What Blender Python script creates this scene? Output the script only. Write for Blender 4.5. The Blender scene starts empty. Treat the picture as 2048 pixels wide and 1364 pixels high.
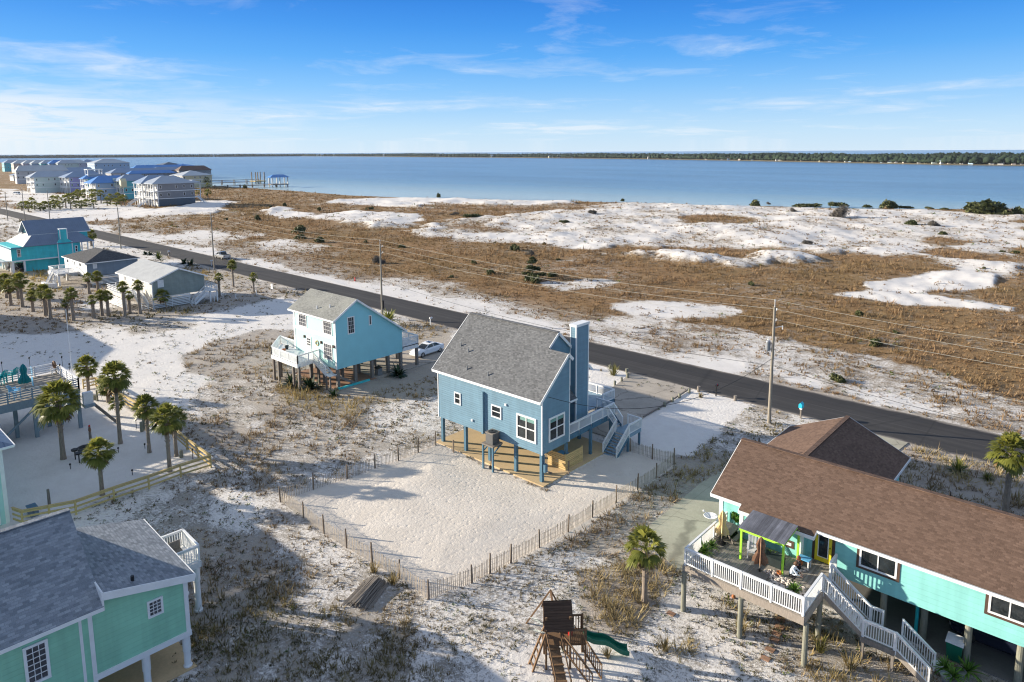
import bpy, bmesh, math, random
import numpy as np
from mathutils import Vector, Matrix, noise as mnoise
random.seed(7); rng = np.random.default_rng(11)
SC = bpy.context.scene
COL = SC.collection

# ---------------------------------------------------------------- camera
FPX, CX, CY, CAMH = 1371.93, 1024.0, 499.68, 26.0
RW = np.array([[0.7409545470247126, 0.6715369390184688, -0.00494962393606693], [0.09143813859462405, -0.10818648228001437, -0.9899165378264102], [-0.6653010040979597, 0.7330305754779821, -0.14156535367336548]])
cam = bpy.data.cameras.new('camera'); camo = bpy.data.objects.new('camera', cam); COL.objects.link(camo)
cam.sensor_fit = 'HORIZONTAL'; cam.sensor_width = 36.0; cam.lens = FPX/2048*36.0
cam.shift_x = 0.0; cam.shift_y = -(682.0-CY)/2048
cam.clip_start = 0.5; cam.clip_end = 60000
_m = Matrix([[RW[0][0], -RW[1][0], -RW[2][0], 0], [RW[0][1], -RW[1][1], -RW[2][1], 0],
             [RW[0][2], -RW[1][2], -RW[2][2], CAMH], [0, 0, 0, 1]])
camo.matrix_world = _m
SC.camera = camo
SC.cycles.filter_width = 1.15
SC.render.resolution_x = 1024; SC.render.resolution_y = 682

# ---------------------------------------------------------------- sky, sun, exposure
SUN_AZ, SUN_EL = math.radians(29.0), math.radians(14.5)      # direction in which the light travels
SUN_STRENGTH, SKY_STRENGTH = 5.0, 0.15
SC.view_settings.view_transform = 'Standard'; SC.view_settings.look = 'None'
SC.view_settings.gamma = 1.0; SC.view_settings.use_curve_mapping = False
SC.view_settings.exposure = 1.05
world = bpy.data.worlds.new('World'); SC.world = world; world.use_nodes = True
wt = world.node_tree; wt.nodes.clear()

def nd(t, typ, ins=None, **props):
    n = t.nodes.new(typ)
    for k, v in props.items(): setattr(n, k, v)
    for k, v in (ins or {}).items():
        s = n.inputs[k]
        if isinstance(v, bpy.types.NodeSocket): t.links.new(v, s)
        else: s.default_value = v
    return n

def mth(t, op, a, b=None, c=None, clamp=False):
    n = nd(t, 'ShaderNodeMath', operation=op, use_clamp=clamp)
    for i, v in enumerate((a, b, c)):
        if v is None: continue
        if isinstance(v, bpy.types.NodeSocket): t.links.new(v, n.inputs[i])
        else: n.inputs[i].default_value = v
    return n.outputs[0]

def mixc(t, fac, a, b, blend='MIX'):
    n = nd(t, 'ShaderNodeMix', data_type='RGBA', blend_type=blend)
    for i, v in ((0, fac), (6, a), (7, b)):
        if isinstance(v, bpy.types.NodeSocket): t.links.new(v, n.inputs[i])
        elif i == 0: n.inputs[0].default_value = v
        else: n.inputs[i].default_value = (v[0], v[1], v[2], 1)
    return n.outputs[2]

def ramp(t, fac, stops, interp='LINEAR'):
    n = nd(t, 'ShaderNodeValToRGB'); t.links.new(fac, n.inputs[0]); cr = n.color_ramp; cr.interpolation = interp
    while len(cr.elements) < len(stops): cr.elements.new(0.5)
    for e, (p, c) in zip(cr.elements, stops):
        e.position = p; e.color = (c, c, c, 1) if isinstance(c, (int, float)) else (c[0], c[1], c[2], 1)
    return n.outputs[0]

def build_world():
    t = wt
    sky = nd(t, 'ShaderNodeTexSky', sky_type='NISHITA', sun_disc=False, sun_elevation=SUN_EL,
             sun_rotation=math.atan2(-math.cos(SUN_AZ), -math.sin(SUN_AZ)), altitude=0.0, air_density=1.0, dust_density=0.15, ozone_density=3.0)
    geo = nd(t, 'ShaderNodeTexCoord')
    sep = nd(t, 'ShaderNodeSeparateXYZ', {0: geo.outputs['Generated']})
    z = sep.outputs[2]
    zz = mth(t, 'MAXIMUM', z, 0.015)
    # thin high clouds: noise on the plane where the view direction meets the cloud deck
    u = mth(t, 'DIVIDE', sep.outputs[0], mth(t, 'ADD', zz, 0.06)); v = mth(t, 'DIVIDE', sep.outputs[1], mth(t, 'ADD', zz, 0.06))
    # rotate so streaks run across the view
    a = math.radians(42.0)
    ur = mth(t, 'ADD', mth(t, 'MULTIPLY', u, math.cos(a)), mth(t, 'MULTIPLY', v, math.sin(a)))
    vr = mth(t, 'SUBTRACT', mth(t, 'MULTIPLY', v, math.cos(a)), mth(t, 'MULTIPLY', u, math.sin(a)))
    cv = nd(t, 'ShaderNodeCombineXYZ', {0: mth(t, 'MULTIPLY', ur, 0.8), 1: mth(t, 'MULTIPLY', vr, 0.75), 2: CLOUD_SEED})
    n1 = nd(t, 'ShaderNodeTexNoise', {'Vector': cv.outputs[0], 'Scale': 0.55, 'Detail': 2.0, 'Roughness': 0.5})
    n2 = nd(t, 'ShaderNodeTexNoise', {'Vector': cv.outputs[0], 'Scale': 1.9, 'Detail': 9.0, 'Roughness': 0.62, 'Distortion': 0.5})
    c = mth(t, 'ADD', mth(t, 'MULTIPLY', n1.outputs[0], 0.75), mth(t, 'MULTIPLY', n2.outputs[0], 0.62))
    cl = ramp(t, c, [(0.70, 0.0), (0.79, 0.22), (0.92, 0.8)])
    # broad pale veil low on the sunward side and a softer haze along the horizon
    sunv = nd(t, 'ShaderNodeVectorMath', {0: geo.outputs['Generated'], 1: (-math.cos(SUN_AZ), -math.sin(SUN_AZ), 0.1)}, operation='DOT_PRODUCT').outputs['Value']
    hz = ramp(t, z, [(0.0, 1.0), (0.035, 0.78), (0.10, 0.38), (0.22, 0.10), (0.40, 0.0)], 'EASE')
    low = ramp(t, z, [(0.0, 0.6), (0.02, 1.0), (0.055, 1.0), (0.085, 0.0)], 'EASE')
    veil = mth(t, 'MULTIPLY', mth(t, 'MULTIPLY', ramp(t, sunv, [(0.48, 0.0), (0.80, 1.0)]), low), ramp(t, n2.outputs[0], [(0.38, 0.25), (0.52, 1.0)]))
    grad = ramp(t, z, [(0.0, (0.61,0.79,0.97)), (0.03, (0.50,0.73,0.97)), (0.06, (0.34,0.62,0.97)), (0.09, (0.21,0.52,0.96)), (0.13, (0.085,0.39,0.92)), (0.17, (0.035,0.29,0.85)), (0.21, (0.012,0.21,0.76)), (0.32, (0.10,0.24,0.58)), (0.6, (0.34,0.42,0.57)), (1.0, (0.38,0.45,0.58))])  # stops above the frame are paled and brightened to fill the shadows
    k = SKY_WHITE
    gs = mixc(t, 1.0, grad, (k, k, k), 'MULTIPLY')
    base = mixc(t, 0.93, sky.outputs[0], gs)
    c2 = mixc(t, mth(t, 'MULTIPLY', veil, 0.8, clamp=True), base, (k*0.93, k*0.95, k*0.97))
    c3 = mixc(t, mth(t, 'MULTIPLY', cl, 0.75), c2, (k*0.90, k*0.95, k*1.0))
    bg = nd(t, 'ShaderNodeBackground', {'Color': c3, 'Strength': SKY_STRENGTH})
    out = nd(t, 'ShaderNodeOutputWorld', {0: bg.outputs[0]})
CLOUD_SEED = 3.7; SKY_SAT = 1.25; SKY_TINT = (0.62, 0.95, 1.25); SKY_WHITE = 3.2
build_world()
sun = bpy.data.lights.new('sun', 'SUN'); suno = bpy.data.objects.new('sun', sun); COL.objects.link(suno)
sun.energy = SUN_STRENGTH; sun.angle = math.radians(0.55); sun.color = (1.0, 0.90, 0.745)
_d = Vector((math.cos(SUN_AZ)*math.cos(SUN_EL), math.sin(SUN_AZ)*math.cos(SUN_EL), -math.sin(SUN_EL)))
suno.rotation_euler = _d.to_track_quat('-Z', 'Y').to_euler(); suno.location = (-40, 0, 60)

# ---------------------------------------------------------------- photo pixel -> world point on a named plane
O3 = np.array([0, 0, CAMH])
def ray(x, y): return RW.T @ np.array([(x-CX)/FPX, (y-CY)/FPX, 1.0])
def onz(x, y, Z=0.0): d = ray(x, y); return O3 + (Z-CAMH)/d[2]*d
def onx(x, y, X): d = ray(x, y); return O3 + X/d[0]*d
def ony(x, y, Y): d = ray(x, y); return O3 + Y/d[1]*d
def G(x, y): p = onz(x, y); return float(p[0]), float(p[1])
def zm(ox, oy, s): return lambda x, y: (ox+x/s, oy+y/s)
def PX(w):
    c = RW @ (np.array(w, float)-O3); return CX+FPX*c[0]/c[2], CY+FPX*c[1]/c[2]

# ---------------------------------------------------------------- mesh builder
ORG = {}
class MB:
    def __init__(s): s.v = []; s.f = []; s.m = []
    def face(s, pts, mi=0):
        i = len(s.v); s.v += [tuple(map(float, p)) for p in pts]; s.f.append(tuple(range(i, i+len(pts)))); s.m.append(mi); return s
    def box(s, x0, x1, y0, y1, z0, z1, mi=0):
        if x1 < x0: x0, x1 = x1, x0
        if y1 < y0: y0, y1 = y1, y0
        i = len(s.v)
        s.v += [(x0,y0,z0),(x1,y0,z0),(x1,y1,z0),(x0,y1,z0),(x0,y0,z1),(x1,y0,z1),(x1,y1,z1),(x0,y1,z1)]
        for q in ((0,3,2,1),(4,5,6,7),(0,1,5,4),(1,2,6,5),(2,3,7,6),(3,0,4,7)):
            s.f.append(tuple(i+k for k in q)); s.m.append(mi)
        return s
    def bar(s, p, q, w, h=None, mi=0, up=(0,0,1)):
        p = Vector(p); q = Vector(q); h = w if h is None else h
        d = (q-p).normalized(); u = Vector(up)
        if abs(d.dot(u)) > 0.995: u = Vector((1,0,0))
        a = d.cross(u).normalized()*(w/2); b = a.cross(d).normalized()*(h/2)
        i = len(s.v)
        for c in (p, q):
            for sa, sb in ((-1,-1),(1,-1),(1,1),(-1,1)): s.v.append(tuple(c+a*sa+b*sb))
        for f in ((0,1,2,3),(7,6,5,4),(0,4,5,1),(1,5,6,2),(2,6,7,3),(3,7,4,0)):
            s.f.append(tuple(i+k for k in f)); s.m.append(mi)
        return s
    def tube(s, pts, rad, n=8, mi=0, cap=True):
        pts = [Vector(p) for p in pts]
        if isinstance(rad, (int, float)): rad = [rad]*len(pts)
        i0 = len(s.v); prev = None
        for k, p in enumerate(pts):
            d = (pts[min(k+1, len(pts)-1)]-pts[max(k-1, 0)]).normalized()
            if prev is None:
                u = Vector((0,0,1)) if abs(d.z) < 0.9 else Vector((1,0,0))
                a = d.cross(u).normalized()
            else:
                a = (prev - d*prev.dot(d)).normalized()
            prev = a; b = d.cross(a)
            for j in range(n):
                t = 2*math.pi*j/n; s.v.append(tuple(p+(a*math.cos(t)+b*math.sin(t))*rad[k]))
        for k in range(len(pts)-1):
            for j in range(n):
                a0 = i0+k*n+j; a1 = i0+k*n+(j+1) % n
                s.f.append((a0, a1, a1+n, a0+n)); s.m.append(mi)
        if cap:
            s.f.append(tuple(i0+j for j in range(n-1, -1, -1))); s.m.append(mi)
            e = i0+(len(pts)-1)*n; s.f.append(tuple(e+j for j in range(n))); s.m.append(mi)
        return s
    def prism(s, poly, vec, mi=0):
        poly = [Vector(p) for p in poly]; vec = Vector(vec); n = len(poly)
        nr = Vector((0,0,0))
        for k in range(n): nr += poly[k].cross(poly[(k+1) % n])
        if nr.dot(vec) > 0: poly = poly[::-1]
        i = len(s.v); s.v += [tuple(p) for p in poly]+[tuple(p+vec) for p in poly]
        s.f.append(tuple(range(i, i+n))); s.m.append(mi)
        s.f.append(tuple(range(i+2*n-1, i+n-1, -1))); s.m.append(mi)
        for k in range(n):
            k2 = (k+1) % n; s.f.append((i+k2, i+k, i+n+k, i+n+k2)); s.m.append(mi)
        return s
    def slab(s, quad, th, mi=0):      # a plane quad given thickness th downwards along its normal
        q = [Vector(p) for p in quad]; nr = (q[1]-q[0]).cross(q[2]-q[0]).normalized()
        if nr.z < 0: nr = -nr
        return s.prism(q, nr*(-th), mi)
    def lathe(s, prof, c=(0,0,0), n=14, mi=0):
        i0 = len(s.v)
        for r, z in prof:
            for j in range(n):
                t = 2*math.pi*j/n; s.v.append((c[0]+r*math.cos(t), c[1]+r*math.sin(t), c[2]+z))
        for k in range(len(prof)-1):
            for j in range(n):
                a0 = i0+k*n+j; a1 = i0+k*n+(j+1) % n; s.f.append((a0, a1, a1+n, a0+n)); s.m.append(mi)
        s.f.append(tuple(i0+j for j in range(n-1, -1, -1))); s.m.append(mi)
        e = i0+(len(prof)-1)*n; s.f.append(tuple(e+j for j in range(n))); s.m.append(mi)
        return s
    def mesh(s, name, mats, org=(0,0,0), smooth=False):
        me = bpy.data.meshes.new(name)
        v = np.array(s.v, dtype=np.float64).reshape(-1, 3) - np.array(org, float)
        me.from_pydata(v.tolist(), [], s.f)
        mats = mats if isinstance(mats, (list, tuple)) else [mats]
        for m in mats: me.materials.append(m)
        if len(mats) > 1: me.polygons.foreach_set('material_index', s.m)
        if smooth: me.polygons.foreach_set('use_smooth', [True]*len(me.polygons))
        uv = me.uv_layers.new(name='UVMap')
        arr = np.zeros((len(me.loops), 2), np.float32); k = 0
        for f in s.f:
            p0, p1, p2 = v[f[0]], v[f[1]], v[f[2]]
            n = np.cross(p1-p0, p2-p0); l = np.linalg.norm(n)
            if len(f) > 3 and l < 1e-9: n = np.cross(p2-p0, v[f[3]]-p0); l = np.linalg.norm(n)
            n = n/(l or 1)
            if abs(n[2]) > 0.985: uu = np.array([1., 0, 0]); vv = np.array([0, 1., 0])
            else:
                uu = np.array([-n[1], n[0], 0]); uu /= np.linalg.norm(uu); vv = np.cross(n, uu)
            for idx in f:
                arr[k, 0] = v[idx] @ uu; arr[k, 1] = v[idx] @ vv; k += 1
        uv.data.foreach_set('uv', arr.ravel())
        me.update(); return me
    def build(s, name, mats, parent=None, org=None, smooth=False, **tags):
        if parent is not None and org is None: org = ORG.get(parent.name, (0,0,0))
        if org is None: org = (0,0,0)
        me = s.mesh(name, mats, org, smooth)
        o = bpy.data.objects.new(name, me); COL.objects.link(o)
        if parent is not None: o.parent = parent; ORG[o.name] = org
        else: o.location = org; ORG[o.name] = org
        for k, v in tags.items(): o[k] = v
        return o

def thing(name, label, cat, loc=(0,0,0), group=None, rot=0.0, local=False):
    o = bpy.data.objects.new(name, None); COL.objects.link(o); o.empty_display_size = 0.3
    o.location = loc; o.rotation_euler = (0,0,rot); o['label'] = label; o['category'] = cat
    if group: o['group'] = group
    ORG[o.name] = (0,0,0) if (local or rot) else tuple(loc)
    return o
def tag(o, label, cat, group=None):
    o['label'] = label; o['category'] = cat
    if group: o['group'] = group
    return o
def copy_thing(root, loc, rot=0.0, scale=1.0, label=None, group=None):
    r = root.copy(); COL.objects.link(r); r.location = loc; r.rotation_euler = (0,0,rot)
    r.scale = (scale,)*3 if isinstance(scale, (int, float)) else scale
    if label: r['label'] = label
    if group: r['group'] = group
    for ch in root.children:
        c = ch.copy(); COL.objects.link(c); c.parent = r
        for g in ch.children: d = g.copy(); COL.objects.link(d); d.parent = c
    return r

# ---------------------------------------------------------------- materials
def newmat(name):
    m = bpy.data.materials.new(name); m.use_nodes = True; t = m.node_tree
    p = t.nodes['Principled BSDF']; return m, t, p
def uvxy(t):
    s = nd(t, 'ShaderNodeSeparateXYZ', {0: nd(t, 'ShaderNodeUVMap').outputs[0]}); return s.outputs[0], s.outputs[1]
def objco(t): return nd(t, 'ShaderNodeTexCoord').outputs['Object']
def wpos(t): return nd(t, 'ShaderNodeNewGeometry').outputs['Position']
def tint(t, col, vec, amt=0.12, scale=1.5, det=5.0):
    n = nd(t, 'ShaderNodeTexNoise', {'Vector': vec, 'Scale': scale, 'Detail': det, 'Roughness': 0.6})
    lo = [c*(1-amt) for c in col]; hi = [min(1, c*(1+amt)) for c in col]
    return ramp(t, n.outputs[0], [(0.3, lo), (0.7, hi)])
def bump(t, p, h, dist=0.02, strength=1.0):
    b = nd(t, 'ShaderNodeBump', {'Height': h, 'Distance': dist, 'Strength': strength}); t.links.new(b.outputs[0], p.inputs['Normal'])

def m_plain(name, col, rough=0.6, amt=0.10, scale=2.0, metallic=0.0, spec=0.4):
    m, t, p = newmat(name); t.links.new(tint(t, col, wpos(t), amt, scale), p.inputs['Base Color'])
    p.inputs['Roughness'].default_value = rough; p.inputs['Metallic'].default_value = metallic
    p.inputs['Specular IOR Level'].default_value = spec; return m
def m_siding(name, col, pitch=0.19, rough=0.55, amt=0.07, vertical=False, depth=0.022):
    m, t, p = newmat(name); u, v = uvxy(t); w = u if vertical else v
    fr = mth(t, 'FRACT', mth(t, 'DIVIDE', w, pitch))
    row = mth(t, 'FLOOR', mth(t, 'DIVIDE', w, pitch))
    cv = nd(t, 'ShaderNodeCombineXYZ', {0: mth(t, 'MULTIPLY', u, 0.25), 1: row, 2: 0.0})
    n = nd(t, 'ShaderNodeTexNoise', {'Vector': cv.outputs[0], 'Scale': 1.0, 'Detail': 2.0})
    c = tint(t, col, wpos(t), amt, 0.9)
    c = mixc(t, 1.0, c, ramp(t, n.outputs[0], [(0.3, 0.93), (0.7, 1.05)]), 'MULTIPLY')
    sk = nd(t, 'ShaderNodeTexNoise', {'Vector': nd(t, 'ShaderNodeCombineXYZ', {0: mth(t, 'MULTIPLY', u, 2.2), 1: mth(t, 'MULTIPLY', v, 0.22), 2: 1.7}).outputs[0], 'Scale': 1.0, 'Detail': 5.0})
    c = mixc(t, 1.0, c, ramp(t, sk.outputs[0], [(0.3, 0.89), (0.62, 1.04)]), 'MULTIPLY')
    t.links.new(c, p.inputs['Base Color']); p.inputs['Roughness'].default_value = rough
    h = mth(t, 'SUBTRACT', 1.0, fr); h = mth(t, 'MULTIPLY', h, ramp(t, fr, [(0.0, 0.0), (0.10, 1.0)]))
    bump(t, p, h, depth, 1.0); return m
def m_shingle(name, ca, cb, cc=None, row=0.14, tab=0.22, rough=0.9, gran=0.16):
    m, t, p = newmat(name); u, v = uvxy(t)
    cv = nd(t, 'ShaderNodeCombineXYZ', {0: u, 1: v, 2: 0.0})
    b = nd(t, 'ShaderNodeTexBrick', {'Vector': cv.outputs[0], 'Color1': (0.0,0,0,1), 'Color2': (1,1,1,1), 'Mortar': (0.5,0.5,0.5,1), 'Scale': 1.0,
           'Mortar Size': 0.010, 'Mortar Smooth': 0.2, 'Bias': 0.0, 'Brick Width': tab, 'Row Height': row}, offset=0.5, squash=1.0)
    n = nd(t, 'ShaderNodeTexNoise', {'Vector': wpos(t), 'Scale': 0.55, 'Detail': 4.0})
    g = nd(t, 'ShaderNodeTexNoise', {'Vector': wpos(t), 'Scale': 38.0, 'Detail': 3.0})
    c = ramp(t, nd(t, 'ShaderNodeSeparateColor', {0: b.outputs[0]}).outputs[0], [(0.0, ca), (0.5, [(x+y)/2 for x, y in zip(ca, cb)]), (1.0, cb)])
    if cc is not None: c = mixc(t, ramp(t, n.outputs[0], [(0.42, 0.0), (0.62, 0.6)]), c, cc)
    c = mixc(t, 1.0, c, ramp(t, n.outputs[0], [(0.25, 0.90), (0.75, 1.10)]), 'MULTIPLY')
    c = mixc(t, 1.0, c, ramp(t, g.outputs[0], [(0.3, 1-gran), (0.7, 1+gran)]), 'MULTIPLY')
    t.links.new(c, p.inputs['Base Color']); p.inputs['Roughness'].default_value = rough; p.inputs['Specular IOR Level'].default_value = 0.2
    fr = mth(t, 'FRACT', mth(t, 'DIVIDE', v, row))
    h = mth(t, 'ADD', mth(t, 'SUBTRACT', 1.0, fr), mth(t, 'MULTIPLY', b.outputs[1], -0.5))
    h = mth(t, 'ADD', h, mth(t, 'MULTIPLY', g.outputs[0], 0.35))
    bump(t, p, h, 0.016, 0.9); return m
def m_metalroof(name, col, pitch=0.42, rough=0.42, metallic=0.25):
    m, t, p = newmat(name); u, v = uvxy(t)
    fr = mth(t, 'FRACT', mth(t, 'DIVIDE', u, pitch)); rib = ramp(t, mth(t, 'ABSOLUTE', mth(t, 'SUBTRACT', fr, 0.5)), [(0.0, 1.0), (0.09, 0.0)])
    t.links.new(mixc(t, mth(t, 'MULTIPLY', rib, 0.25), tint(t, col, wpos(t), 0.10, 0.7), [c*0.8 for c in col]), p.inputs['Base Color'])
    p.inputs['Roughness'].default_value = rough; p.inputs['Metallic'].default_value = metallic
    bump(t, p, rib, 0.04, 1.0); return m
def m_planks(name, col, width=0.14, along_u=True, amt=0.22, rough=0.8, gap=0.06):
    m, t, p = newmat(name); u, v = uvxy(t)
    a, b = (v, u) if along_u else (u, v)
    q = mth(t, 'DIVIDE', a, width); fr = mth(t, 'FRACT', q); row = mth(t, 'FLOOR', q)
    wn = nd(t, 'ShaderNodeTexWhiteNoise', {'W': row}, noise_dimensions='1D')
    gr = nd(t, 'ShaderNodeTexNoise', {'Vector': nd(t, 'ShaderNodeCombineXYZ', {0: mth(t, 'MULTIPLY', b, 1.5), 1: mth(t, 'MULTIPLY', a, 30.0), 2: row}).outputs[0], 'Scale': 1.0, 'Detail': 5.0})
    c = mixc(t, 1.0, tint(t, col, wpos(t), amt*0.6, 1.2), ramp(t, wn.outputs[0], [(0.0, 1-amt), (1.0, 1+amt)]), 'MULTIPLY')
    c = mixc(t, 1.0, c, ramp(t, gr.outputs[0], [(0.3, 1-amt), (0.7, 1+amt*0.8)]), 'MULTIPLY')
    e = ramp(t, mth(t, 'ABSOLUTE', mth(t, 'SUBTRACT', fr, 0.5)), [(0.5-gap, 0.0), (0.5, 1.0)])
    t.links.new(c, p.inputs['Base Color']); p.inputs['Roughness'].default_value = rough; p.inputs['Specular IOR Level'].default_value = 0.25
    bump(t, p, mth(t, 'SUBTRACT', mth(t, 'MULTIPLY', gr.outputs[0], 0.25), e), 0.02, 1.0); return m
def m_wood(name, col, amt=0.25, rough=0.8):
    m, t, p = newmat(name)
    mp = nd(t, 'ShaderNodeMapping', {0: wpos(t), 'Scale': (9, 9, 1.4)})
    n = nd(t, 'ShaderNodeTexNoise', {'Vector': mp.outputs[0], 'Scale': 2.0, 'Detail': 6.0, 'Roughness': 0.65})
    c = ramp(t, n.outputs[0], [(0.28, [x*(1-amt) for x in col]), (0.72, [x*(1+amt) for x in col])])
    c = mixc(t, 1.0, c, tint(t, (0.95, 0.95, 0.95), wpos(t), 0.12, 0.6), 'MULTIPLY')
    t.links.new(c, p.inputs['Base Color']); p.inputs['Roughness'].default_value = rough; p.inputs['Specular IOR Level'].default_value = 0.25
    bump(t, p, n.outputs[0], 0.01, 0.8); return m
def m_concrete(name, col, joint=None, crack=True, rough=0.85, stain=0.2):
    m, t, p = newmat(name); w = wpos(t)
    n = nd(t, 'ShaderNodeTexNoise', {'Vector': w, 'Scale': 0.35, 'Detail': 6.0, 'Roughness': 0.65})
    n2 = nd(t, 'ShaderNodeTexNoise', {'Vector': w, 'Scale': 9.0, 'Detail': 4.0})
    c = ramp(t, n.outputs[0], [(0.3, [x*(1-stain) for x in col]), (0.7, [x*(1+stain*0.6) for x in col])])
    c = mixc(t, 1.0, c, ramp(t, n2.outputs[0], [(0.3, 0.93), (0.7, 1.06)]), 'MULTIPLY')
    h = mth(t, 'MULTIPLY', n2.outputs[0], 0.2)
    if crack:
        wv = nd(t, 'ShaderNodeVectorMath', {0: w, 1: nd(t, 'ShaderNodeVectorMath', {0: nd(t, 'ShaderNodeTexNoise', {'Vector': w, 'Scale': 0.9, 'Detail': 3.0}).outputs[1], 1: (1.6, 1.6, 0)}, operation='MULTIPLY').outputs[0]}, operation='ADD').outputs[0]
        fl = nd(t, 'ShaderNodeVectorMath', {0: wv, 1: (1, 1, 0)}, operation='MULTIPLY').outputs[0]
        vo = nd(t, 'ShaderNodeTexVoronoi', {'Vector': fl, 'Scale': 0.16}, feature='DISTANCE_TO_EDGE')
        ck = ramp(t, vo.outputs['Distance'], [(0.0, 1.0), (0.006, 0.75), (0.012, 0.0)])
        c = mixc(t, mth(t, 'MULTIPLY', ck, 0.65), c, [x*0.35 for x in col])
    if joint:
        s = nd(t, 'ShaderNodeSeparateXYZ', {0: w})
        for k in (0, 1):
            fr = mth(t, 'FRACT', mth(t, 'DIVIDE', s.outputs[k], joint))
            j = ramp(t, mth(t, 'ABSOLUTE', mth(t, 'SUBTRACT', fr, 0.5)), [(0.0, 1.0), (0.008, 0.0)])
            c = mixc(t, mth(t, 'MULTIPLY', j, 0.5), c, [x*0.5 for x in col])
    t.links.new(c, p.inputs['Base Color']); p.inputs['Roughness'].default_value = rough; p.inputs['Specular IOR Level'].default_value = 0.25
    bump(t, p, h, 0.01, 0.6); return m
def m_asphalt():
    m, t, p = newmat('asphalt'); w = wpos(t)
    a = math.atan2(-0.0127, 1.0)
    s = nd(t, 'ShaderNodeSeparateXYZ', {0: w})
    yy = mth(t, 'ADD', s.outputs[1], mth(t, 'MULTIPLY', s.outputs[0], 0.0127))
    st = nd(t, 'ShaderNodeTexNoise', {'Vector': nd(t, 'ShaderNodeCombineXYZ', {0: mth(t, 'MULTIPLY', s.outputs[0], 0.015), 1: mth(t, 'MULTIPLY', yy, 1.3), 2: 0.0}).outputs[0], 'Scale': 1.0, 'Detail': 4.0})
    n = nd(t, 'ShaderNodeTexNoise', {'Vector': w, 'Scale': 0.25, 'Detail': 6.0, 'Roughness': 0.7})
    g = nd(t, 'ShaderNodeTexNoise', {'Vector': w, 'Scale': 25.0, 'Detail': 3.0})
    c = ramp(t, st.outputs[0], [(0.3, (0.036,0.034,0.034)), (0.7, (0.058,0.055,0.053))])
    c = mixc(t, 1.0, c, ramp(t, n.outputs[0], [(0.3, 0.88), (0.7, 1.12)]), 'MULTIPLY')
    c = mixc(t, 1.0, c, ramp(t, g.outputs[0], [(0.3, 0.8), (0.7, 1.2)]), 'MULTIPLY')
    off = mth(t, 'SUBTRACT', yy, 66.75)
    e = mth(t, 'MINIMUM', off, mth(t, 'SUBTRACT', 7.75, off))
    e2 = mth(t, 'ADD', e, mth(t, 'MULTIPLY', mth(t, 'SUBTRACT', n.outputs[0], 0.5), 1.6))
    drift = mth(t, 'MULTIPLY', ramp(t, e2, [(0.0, 1.0), (0.45, 0.0)]), ramp(t, g.outputs[0], [(0.35, 0.35), (0.6, 1.0)]))
    c = mixc(t, mth(t, 'MULTIPLY', drift, 0.75), c, (0.42,0.37,0.32))
    seam = ramp(t, mth(t, 'ABSOLUTE', mth(t, 'SUBTRACT', off, 3.9)), [(0.0, 1.0), (0.10, 0.0)])
    c = mixc(t, mth(t, 'MULTIPLY', seam, 0.35), c, (0.13,0.125,0.12))
    vo = nd(t, 'ShaderNodeTexVoronoi', {'Vector': nd(t, 'ShaderNodeVectorMath', {0: w, 1: (1,1,0)}, operation='MULTIPLY').outputs[0], 'Scale': 0.09}, feature='DISTANCE_TO_EDGE')
    c = mixc(t, mth(t, 'MULTIPLY', ramp(t, vo.outputs['Distance'], [(0.0, 1.0), (0.006, 0.0)]), 0.5), c, (0.02,0.02,0.02))
    t.links.new(c, p.inputs['Base Color']); p.inputs['Roughness'].default_value = 0.85; p.inputs['Specular IOR Level'].default_value = 0.25
    bump(t, p, g.outputs[0], 0.01, 0.5); return m
def m_glass(name='window_glass', col=(0.010,0.013,0.015), rough=0.03):
    m, t, p = newmat(name); w = wpos(t)
    n = nd(t, 'ShaderNodeTexNoise', {'Vector': w, 'Scale': 1.1, 'Detail': 3.0})
    t.links.new(ramp(t, n.outputs[0], [(0.35, col), (0.7, [c*2.6+0.01 for c in col])]), p.inputs['Base Color'])
    p.inputs['Roughness'].default_value = rough; p.inputs['Specular IOR Level'].default_value = 0.6; return m
def m_leaf(name, ca, cb, tr=0.25, rough=0.5):
    m, t, p = newmat(name)
    at = nd(t, 'ShaderNodeVertexColor', layer_name='tone')
    c = mixc(t, nd(t, 'ShaderNodeSeparateColor', {0: at.outputs[0]}).outputs[0], ca, cb)
    t.links.new(c, p.inputs['Base Color']); p.inputs['Roughness'].default_value = rough; p.inputs['Specular IOR Level'].default_value = 0.3
    tl = nd(t, 'ShaderNodeBsdfTranslucent', {0: c}); mx = nd(t, 'ShaderNodeMixShader', {0: tr, 1: p.outputs[0], 2: tl.outputs[0]})
    out = t.nodes['Material Output']; t.links.new(mx.outputs[0], out.inputs[0]); return m
def m_grass(name):
    m, t, p = newmat(name); at = nd(t, 'ShaderNodeVertexColor', layer_name='tone')
    p.inputs['Roughness'].default_value = 0.9; p.inputs['Specular IOR Level'].default_value = 0.1
    t.links.new(at.outputs[0], p.inputs['Base Color'])
    tl = nd(t, 'ShaderNodeBsdfTranslucent', {0: at.outputs[0]}); mx = nd(t, 'ShaderNodeMixShader', {0: 0.3, 1: p.outputs[0], 2: tl.outputs[0]})
    t.links.new(mx.outputs[0], t.nodes['Material Output'].inputs[0]); return m

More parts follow.
